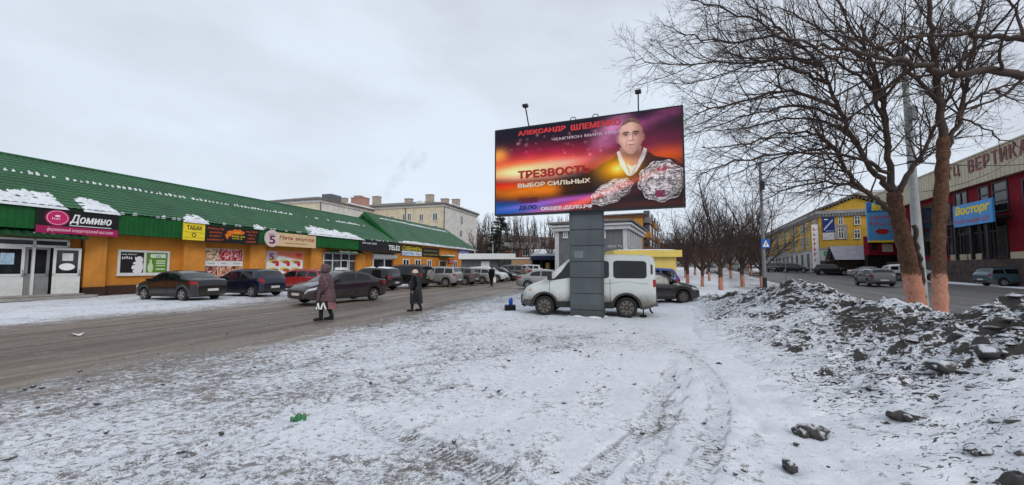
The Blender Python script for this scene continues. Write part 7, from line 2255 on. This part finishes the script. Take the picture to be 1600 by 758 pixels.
for px, Y, ht, lb in ((770, 64, 5.0, 'white flagpole in front of the grey pavilion'), (829, 58, 7.0, 'slim grey lamp standard between the pavilions')):
    q = at(px, 420, Y)
    tt = thing('slim_pole', lb, 'pole', (q[0], Y, .3))
    mb = MB(); mb.tube([(0, 0, -.5), (0, 0, ht)], .06 if px > 800 else .04, 8); mb.build('shaft', PVC if px < 800 else STEEL, tt)
    mb = MB(); mb.tube([(0, 0, ht), (0, 0, ht + .12)], .09, 8); mb.build('cap', STEEL, tt)
q = at(1228, 432, 42)
tt = thing('sign_post', 'thin post with the grey back of a road sign beside the street', 'road sign', (q[0], 42, .05))
mb = MB(); mb.tube([(0, 0, -.2), (0, 0, 3.2)], .035, 8); mb.build('post', STEEL, tt)
mb = MB(); mb.cbox(-.35, .35, -.06, -.04, 2.5, 3.2, .01); mb.build('plate', STEEL, tt)
def wire(label, pts, r=.012, sag=.25, name='overhead_wire'):
    mb = MB()
    P = [Vector(p) for p in pts]
    for a, b_ in zip(P[:-1], P[1:]):
        L = (b_ - a).length
        n = 14
        mb.tube([tuple(a.lerp(b_, i / n) - Vector((0, 0, sag * 4 * (i / n) * (1 - i / n)))) for i in range(n + 1)], r, 5, cap=False)
    return tag(mb.build(name, FRAME_M), label, 'wire')
pz = Vector((b0[0] + lp(5.5)[0], b0[1], 5.52))
c1 = Vector(at(1195, 288, 26))
wire('black cable running from the concrete lamp post to the thin crossing sign pole', [tuple(pz), tuple(c1)], .022, .15)
wire('black cable running from the concrete lamp post out over the street to the mall', [tuple(pz), at(1600, 257, 24), at(1700, 250, 30)], .022, .1)
wire('thin wire crossing the sky behind the big tree crown', [at(1000, 222, 30), at(1195, 236, 26.1), at(1420, 130, 14.7)], .012, .3)
wire('thin wire strung from the street pole toward the billboard side of the sky', [at(1195, 262, 26.1), at(1090, 232, 20), at(1060, 238, 18)], .010, .2)
wire('wire dipping across the mall parapet lettering', [at(1440, 300, 15), at(1600, 238, 20), at(1720, 190, 24)], .014, .35)
k_ = 0.62
h0 = pz.lerp(c1, .58); h1 = pz.lerp(c1, .86)
mb = MB()
zl_ = min(h0.z, h1.z) - .95
for h in (h0, h1):
    mb.tube([(h.x, h.y, h.z - .14), (h.x, h.y, zl_)], .018, 5)
mb.tube([(h0.x, h0.y, zl_), (h1.x, h1.y, zl_)], .014, 5)
o = mb.build('wire_hanger', FRAME_M); tag(o, 'square cornered hanger frame dangling from the black cable', 'wire hanger')

# ------------------------------------------------------------------ people
def skin_body(name, verts, edges, m, parent):
    """verts: name -> (x, y, z, radius); one continuous skinned figure."""
    keys = list(verts)
    me = bpy.data.meshes.new('tmp')
    me.from_pydata([verts[k][:3] for k in keys], [(keys.index(a), keys.index(b_)) for a, b_ in edges], [])
    o = bpy.data.objects.new('tmp', me); COL.objects.link(o)
    md = o.modifiers.new('skin', 'SKIN')
    for i, k in enumerate(keys):
        r = verts[k][3]
        me.skin_vertices[0].data[i].radius = (r, r) if not hasattr(r, '__len__') else r
        me.skin_vertices[0].data[i].use_root = (k == 'pelvis')
    ss = o.modifiers.new('sub', 'SUBSURF'); ss.levels = ss.render_levels = 2
    dg = bpy.context.evaluated_depsgraph_get()
    out = bpy.data.meshes.new_from_object(o.evaluated_get(dg))
    bpy.data.objects.remove(o); bpy.data.meshes.remove(me)
    out.name = name
    out.shade_smooth()
    out.materials.clear(); out.materials.append(m)
    ob = bpy.data.objects.new(name, out); COL.objects.link(ob); ob.parent = parent
    return ob
def figure(parent, m, stride=.16, H_=1.62, arms=None, lean=.03):
    s = H_ / 1.62
    V, E = {}, []
    def p(n, x, y, z, r, frm=None):
        V[n] = (x * s, y * s, z * s, r * s)
        if frm:
            E.append((frm, n))
    p('pelvis', 0, 0, .90, .13)
    p('waist', .01, 0, 1.05, .12, 'pelvis'); p('chest', lean, 0, 1.25, .135, 'waist'); p('neck', lean + .02, 0, 1.40, .055, 'chest'); p('jaw', lean + .04, 0, 1.47, .065, 'neck'); p('head', lean + .04, 0, 1.545, .088, 'jaw'); p('crown', lean + .03, 0, 1.60, .06, 'head')
    p('nose', lean + .145, 0, 1.525, .014, 'head')
    for sd, nm in ((1, 'l'), (-1, 'r')):
        st = stride * sd
        p('hip' + nm, st * .15, .085 * sd, .84, .088, 'pelvis'); p('knee' + nm, st * .6 + .05, .09 * sd, .47, .058, 'hip' + nm)
        p('ankle' + nm, st * 1.0 - (.04 if sd < 0 else 0), .09 * sd, .095 + (.03 if sd < 0 else 0), .043, 'knee' + nm)
        p('ball' + nm, st * 1.0 + .12, .10 * sd, .042, .036, 'ankle' + nm); p('toe' + nm, st * 1.0 + .185, .10 * sd, .034, .026, 'ball' + nm)
        ax, az, bx, bz = (arms or {}).get(nm, (-.06, 1.07, .08, .86))
        p('sh' + nm, lean, .165 * sd, 1.335, .062, 'chest'); p('el' + nm, ax, .215 * sd, az, .046, 'sh' + nm); p('wr' + nm, bx, .215 * sd, bz, .033, 'el' + nm)
        p('palm' + nm, bx + .03, .215 * sd, bz - .07, .034, 'wr' + nm)
        for k, (dy, L) in enumerate(((-.027, .065), (-.009, .075), (.009, .072), (.027, .058))):
            p('k%d%s' % (k, nm), bx + .045, (.215 + dy) * sd, bz - .10, .0105, 'palm' + nm); p('f%d%s' % (k, nm), bx + .035, (.215 + dy) * sd, bz - .10 - L, .009, 'k%d%s' % (k, nm))
        p('t0' + nm, bx + .065, (.215 - .02) * sd, bz - .07, .011, 'palm' + nm); p('t1' + nm, bx + .075, (.215 - .02) * sd, bz - .115, .009, 't0' + nm)
    return skin_body('body', V, E, m, parent), s
def loft(name, rings, m, parent, n=22, puff=0.0, smooth=180, open_front=None):
    """rings: (z, cx, rx, ry); a garment around the body."""
    mb = MB()
    def fn(u, v):
        zs = [r[0] for r in rings]
        z = zs[0] + (zs[-1] - zs[0]) * v
        cx, rx, ry = (float(np.interp(z, zs, [r[i] for r in rings])) for i in (1, 2, 3))
        a = 6.2832 * u
        k = 1 + puff * abs(math.sin(z * 38)) + .03 * math.sin(3 * a + z * 9) + .02 * math.sin(7 * a - z * 14)
        return (cx + rx * k * math.cos(a), ry * k * math.sin(a), z)
    mb.grid(fn, n, 26)
    return mb.build(name, m, parent, smooth=smooth)
def plaid(name, c1, c2, c3, sc=9):
    m, t, b = new_mat(name)
    co = t.nodes.new('ShaderNodeTexCoord').outputs['Object']
    n1 = tnoise(t, tmap(t, co, (1, 1, 1.6)), sc, 3, .5)
    w = t.nodes.new('ShaderNodeTexWave'); w.inputs['Scale'].default_value = 7; w.bands_direction = 'Z'; w.inputs['Distortion'].default_value = 1.5
    t.links.new(co, w.inputs['Vector'])
    c = mixc(t, ramp01(t, n1, .42, .58), c1, c2)
    c = mixc(t, mathn(t, 'MULTIPLY', w.outputs['Fac'], .45), c, c3)
    t.links.new(c, b.inputs['Base Color']); b.inputs['Roughness'].default_value = .75
    return m
SKINM = mat('skin', (0.42, 0.24, 0.18), 0.55, 0.1, 10)
BLACKC = mat('black cloth', (0.008, 0.008, 0.010), 0.9, 0.3, 8, spec=0.1)
LEATH = mat('black leather', (0.012, 0.011, 0.011), 0.45, 0.3, 8)
def boots(parent, s, stride, m, top=.40):
    for sd in (1, -1):
        st = stride * sd
        k = (st * .6 + .05, .09 * sd, .47); a = (st - (.04 if sd < 0 else 0), .09 * sd, .095 + (.03 if sd < 0 else 0))
        f = (k[2] - top) / (k[2] - a[2])
        tp_ = tuple(k[i] + (a[i] - k[i]) * f for i in range(3))
        mb = MB(); mb.tube([tuple(q * s for q in tp_), tuple(q * s for q in a), (a[0] * s, a[1] * s, .05 * s)], [.064 * s, .056 * s, .05 * s], 12)
        mb.tube([((a[0] - .045) * s, a[1] * s, .05 * s), ((a[0] + .07) * s, a[1] * s, .055 * s), ((st + .15) * s, .10 * sd * s, .045 * s), ((st + .21) * s, .10 * sd * s, .035 * s)], [.045 * s, .05 * s, .045 * s, .026 * s], 10)
        mb.build('boot', m, parent, smooth=60)
def sleeves(parent, s, lean, arms, m, rr=(.078, .066, .052)):
    for sd, nm in ((1, 'l'), (-1, 'r')):
        ax, az, bx, bz = arms.get(nm, (-.06, 1.07, .08, .86))
        mb = MB(); mb.tube([(lean * s, .13 * sd * s, 1.36 * s), (lean * s, .175 * sd * s, 1.32 * s), (ax * s, .218 * sd * s, az * s), (bx * s, .217 * sd * s, (bz - .01) * s)], [rr[0] * .9 * s, rr[0] * s, rr[1] * s, rr[2] * s], 12)
        mb.build('sleeve', m, parent, smooth=180)
def eyes(parent, s, lean):
    for sd in (1, -1):
        mb = MB(); mb.lathe([(.001, -.010), (.009, -.004), (.010, 0), (.009, .004), (.001, .010)], 8, c=((lean + .115) * s, .032 * sd * s, 1.548 * s)); mb.build('eye', BLACKC, parent)
    mb = MB(); mb.box((lean + .108) * s, (lean + .122) * s, -.022 * s, .022 * s, 1.478 * s, 1.486 * s); mb.build('mouth', mat('lips', (0.25, 0.08, 0.07), .5, .1), parent)
# 1: hooded woman
x, y = g(509, 499)
W1 = thing('person', 'woman in a hooded mauve plaid puffer coat and pink skirt walking left on the road', 'person', (x, y, float(gbase(x, y)) - .035), math.radians(188))
A1 = {'l': (-.07, 1.06, .06, .84), 'r': (-.02, 1.05, .14, .86)}
bd, s = figure(W1, LEATH, .11, 1.66, A1)
MAUV = plaid('mauve plaid padding', (0.10, 0.052, 0.062), (0.055, 0.028, 0.036), (0.17, 0.10, 0.11))
loft('coat', [(.58 * s, 0, .27, .25), (.75 * s, .0, .26, .245), (.98 * s, .01, .215, .215), (1.2 * s, .03, .20, .225), (1.36 * s, .03, .15, .19), (1.43 * s, .04, .09, .10)], MAUV, W1, puff=.07)
loft('skirt', [(.36 * s, -.01, .30, .24), (.50 * s, 0, .27, .235), (.62 * s, 0, .235, .22)], plaid('pink plaid wool', (0.30, 0.10, 0.11), (0.10, 0.04, 0.05), (0.35, 0.16, 0.16), 14), W1)
sleeves(W1, s, .03, A1, MAUV, (.085, .075, .06))
boots(W1, s, .11, LEATH)
mb = MB()
def hood(u, v):
    a = 6.2832 * u; th = math.pi * (.02 + .86 * v)
    r = .155 * (1 + .05 * math.sin(3 * a + 5 * v))
    x_ = math.sin(th) * math.cos(a) * r
    if x_ > .085: x_ = .085 + (x_ - .085) * .2
    return (.075 + x_ - .02 * v, math.sin(th) * math.sin(a) * r * .92, 1.555 * s + math.cos(th) * r * 1.05)
mb.grid(hood, 24, 14); mb.build('hood', MAUV, W1, smooth=180)
mb = MB(); mb.lathe([(.02, -.09), (.075, -.05), (.085, 0), (.07, .06), (.02, .09)], 14, c=(.115, 0, 1.53 * s)); mb.build('face', SKINM, W1, smooth=180)
hx_, hy_, hz_ = .16 * s, .215 * s, .70 * s
def bag(name, label, cat, person, lx, ly, ztop, w, h, d, m, m2=None, zig=False, rzz=0):
    c, sn = math.cos(person.rotation_euler.z), math.sin(person.rotation_euler.z)
    t = thing(name, label, cat, (person.location.x + lx * c - ly * sn, person.location.y + lx * sn + ly * c, person.location.z), person.rotation_euler.z + rzz)
    mb = MB(); mb.prism([(-w / 2, ztop - h), (w / 2, ztop - h), (w * .42, ztop), (-w * .42, ztop)], -d / 2, d / 2); b_ = mb.build('pouch', m, t)
    mb = MB(); mb.tube([(-w * .25, 0, ztop), (-w * .15, 0, ztop + .13), (w * .15, 0, ztop + .13), (w * .25, 0, ztop)], .009, 6); mb.build('strap', m, t)
    if zig:
        mb = MB()
        for sg in (-1, 1):
            yy = sg * (d / 2 + .004)
            for pts in ([(-.44, -.95), (-.30, -.95), (-.12, -.15), (-.22, -.15)], [(-.06, -.95), (.10, -.95), (-.08, -.2), (-.14, -.35)], [(.10, -.9), (.20, -.95), (.36, -.3), (.20, -.15)], [(.30, -.95), (.44, -.95), (.40, -.6), (.34, -.6)]):
                mb.add([(px_ * w, yy, ztop + pz_ * h) for px_, pz_ in pts], [(0, 1, 2, 3)])
        mb.build('white_pattern', m2, t)
    return t
bag('handbag', 'black handbag with white zigzag panels carried by the hooded woman', 'handbag', W1, .05, .235 * s, .60 * s, .36, .26, .12, LEATH, WHITE, True)
# 2: woman in black
x, y = g(650, 485)
W2 = thing('person', 'woman in a long black coat and cream knitted hat crossing the road to the left', 'person', (x, y, float(gbase(x, y)) - .035), math.radians(176))
A2 = {'l': (-.05, 1.06, .05, .85), 'r': (-.08, 1.06, .02, .85)}
bd, s = figure(W2, SKINM, .13, 1.52, A2)
loft('coat', [(.32 * s, 0, .24, .25), (.6 * s, 0, .225, .245), (.95 * s, .01, .20, .22), (1.2 * s, .03, .195, .22), (1.36 * s, .03, .14, .18), (1.43 * s, .04, .085, .09)], plaid('black coat wool', (0.008, 0.009, 0.011), (0.014, 0.016, 0.018), (0.02, 0.022, 0.024), 5), W2)
sleeves(W2, s, .03, A2, BLACKC, (.08, .068, .056))
boots(W2, s, .13, LEATH, .44)
loft('collar', [(1.38 * s, .04, .11, .11), (1.43 * s, .05, .115, .11), (1.48 * s, .05, .10, .10)], mat('grey fur', (0.06, 0.055, 0.05), .9, .4, 20), W2)
mb = MB(); mb.grid(lambda u, v: (.055 + .115 * math.sin(1.75 * v + .03) * math.cos(6.2832 * u) * (1 + .04 * math.sin(18 * u * 6.28)), .105 * math.sin(1.75 * v + .03) * math.sin(6.2832 * u), 1.545 * s + .115 * math.cos(1.75 * v + .03)), 30, 10); mb.build('knitted_hat', mat('cream knit', (0.58, 0.46, 0.36), .9, .15, 30), W2, smooth=180)
eyes(W2, s, .03)
bag('handbag', 'small black handbag hanging at the side of the woman in the long coat', 'handbag', W2, -.10, .25, .66, .26, .22, .10, LEATH)
# 3: man with bags, walking away
def man(label, xy, rz, H_, coatm, legm, hatm, stride=.13):
    t = thing('person', label, 'person', (xy[0], xy[1], float(gbase(*xy)) - .03), rz)
    A = {'l': (-.03, 1.06, .04, .84), 'r': (-.03, 1.06, .04, .84)}
    bd, s = figure(t, SKINM, stride, H_, A)
    loft('jacket', [(.72 * s, 0, .19, .23), (.95 * s, .01, .19, .22), (1.2 * s, .03, .19, .235), (1.36 * s, .03, .14, .18), (1.43 * s, .04, .08, .09)], coatm, t, puff=.03)
    sleeves(t, s, .03, A, coatm)
    for sd in (1, -1):
        st = stride * sd
        mb = MB(); mb.tube([(0, .07 * sd * s, .92 * s), (st * .15 * s, .088 * sd * s, .80 * s), ((st * .6 + .05) * s, .09 * sd * s, .47 * s), ((st - (.04 if sd < 0 else 0)) * s, .09 * sd * s, .10 * s)], [.11 * s, .105 * s, .082 * s, .07 * s], 12); mb.build('trouser_leg', legm, t, smooth=180)
    boots(t, s, stride, LEATH, .18)
    mb = MB(); mb.grid(lambda u, v: (.065 + .115 * math.sin(1.7 * v + .03) * math.cos(6.2832 * u), .108 * math.sin(1.7 * v + .03) * math.sin(6.2832 * u), 1.55 * s + .105 * math.cos(1.7 * v + .03)), 20, 8); mb.build('cap', hatm, t, smooth=180)
    eyes(t, s, .03)
    return t, s
x, y = g(768, 446.5)
M3, s = man('man in black jacket and cap walking away with a bag in each hand', (x, y), math.radians(72), 1.68, BLACKC, mat('dark jeans', (0.012, 0.013, 0.02), .9, .3, 8), BLACKC)
bag('carrier_bag', 'white carrier bag in the right hand of the man walking away', 'bag', M3, .08, -.27, .70, .30, .42, .14, WHITE)
bag('carrier_bag', 'dusty pink carrier bag in the left hand of the man walking away', 'bag', M3, .08, .27, .66, .26, .30, .14, mat('pink plastic', (0.42, 0.22, 0.2), .5, .2))
q = at(588, 440, 26.9)
man('man in dark clothes and hat standing between the graphite crossover and the taxi', (q[0], 26.9), math.radians(110), 1.72, BLACKC, BLACKC, BLACKC, .05)

# ------------------------------------------------------------------ small things on the snow
x, y = g(797, 485)
tcr = thing('plastic_crate', 'black plastic crate standing on the snow beside the van with a blue canister on it', 'crate', (x, y, float(gbase(x, y)) - .01), .1)
mb = MB()
for zz in (0.0, .075, .15):
    mb.box(-.20, .20, -.15, -.135, zz, zz + .05); mb.box(-.20, .20, .135, .15, zz, zz + .05); mb.box(-.20, -.185, -.1349, .1349, zz, zz + .05); mb.box(.185, .20, -.1349, .1349, zz, zz + .05)
for sx in (-.20, -.02, .165):
    mb.box(sx, sx + .035, -.148, -.137, .0501, .149); mb.box(sx, sx + .035, .137, .148, .0501, .149)
mb.build('side_walls', BLK, tcr)
obox('lid', BLK, tcr, -.195, .195, -.145, .145, .2001, .215)
tb_ = thing('blue_canister', 'bright blue plastic canister standing on the black crate', 'canister', (x + .03, y, float(gbase(x, y)) + .205), .3)
BLUP = mat('blue plastic', (0.01, 0.08, 0.42), .35, .1)
mb = MB(); mb.cbox(-.07, .06, -.06, .06, 0, .20, .015); mb.build('jug', BLUP, tb_)
mb = MB(); mb.lathe([(.028, .2), (.026, .25), (.03, .252), (.03, .275)], 12, c=(.03, 0, 0)); mb.build('screw_cap', BLUP, tb_)
mb = MB(); mb.tube([(-.06, 0, .2), (-.055, 0, .245), (-.01, 0, .25), (.0, 0, .2)], .012, 6); mb.build('grip', BLUP, tb_)
x, y = g(466, 659)
rng = random.Random(2)
mb = MB()
mb.grid(lambda u, v: (.075 * (u - .5) * 2, .05 * (v - .5) * 2, .03 + .025 * math.sin(u * 7 + v * 4) + .02 * math.sin(v * 9 - u * 3)), 12, 8)
o = mb.build('candy_wrapper', mat('green foil', (0.03, 0.16, 0.06), .3, .5, 40), loc=(x, y, float(gbase(x, y))), rz=.5); tag(o, 'crumpled green wrapper lying on the trodden snow', 'wrapper')
mb = MB(); mb.grid(lambda u, v: (.03 * (u - .5) * 2, .025 * (v - .5) * 2, .004 + .012 * math.sin(u * 6 + v * 3)), 6, 5)
b_ = mb.build('torn_corner', WHITE, o); b_.location = (.06, -.03, .01)
x, y = g(120, 522)
mb = MB(); mb.grid(lambda u, v: (.13 * (u - .5) * 2, .07 * (v - .5) * 2, .02 + .03 * math.sin(u * 5) * math.sin(v * 4 + 1)), 10, 8)
tag(mb.build('scrap_paper', PVC, loc=(x, y, float(gbase(x, y)) - .02)), 'pale scrap of paper lying on the brown road', 'scrap')
# smoke from a boiler-house chimney beyond the roofs
m = bpy.data.materials.new('chimney smoke'); m.use_nodes = True
t = m.node_tree; t.nodes.remove(t.nodes['Principled BSDF'])
v_ = t.nodes.new('ShaderNodeVolumePrincipled'); v_.inputs['Color'].default_value = (.42, .42, .45, 1); v_.inputs['Density'].default_value = .035
co = t.nodes.new('ShaderNodeNewGeometry').outputs['Position']
dn = ramp01(t, tnoise(t, co, .16, 4, .6), .42, .7)
t.links.new(mathn(t, 'MULTIPLY', dn, .05), v_.inputs['Density'])
t.links.new(v_.outputs[0], t.nodes['Material Output'].inputs['Volume'])
mb = MB()
P = [at(px, py, 170) for px, py in ((603, 312), (606, 300), (612, 288), (622, 276), (636, 262), (652, 248), (664, 238))]
mb.tube(P, [1.2, 2.0, 2.6, 3.2, 4.0, 4.6, 3.0], 10)
o = mb.build('smoke', m); tag(o, 'faint grey smoke drifting up from behind the cream houses', 'smoke', kind='stuff')
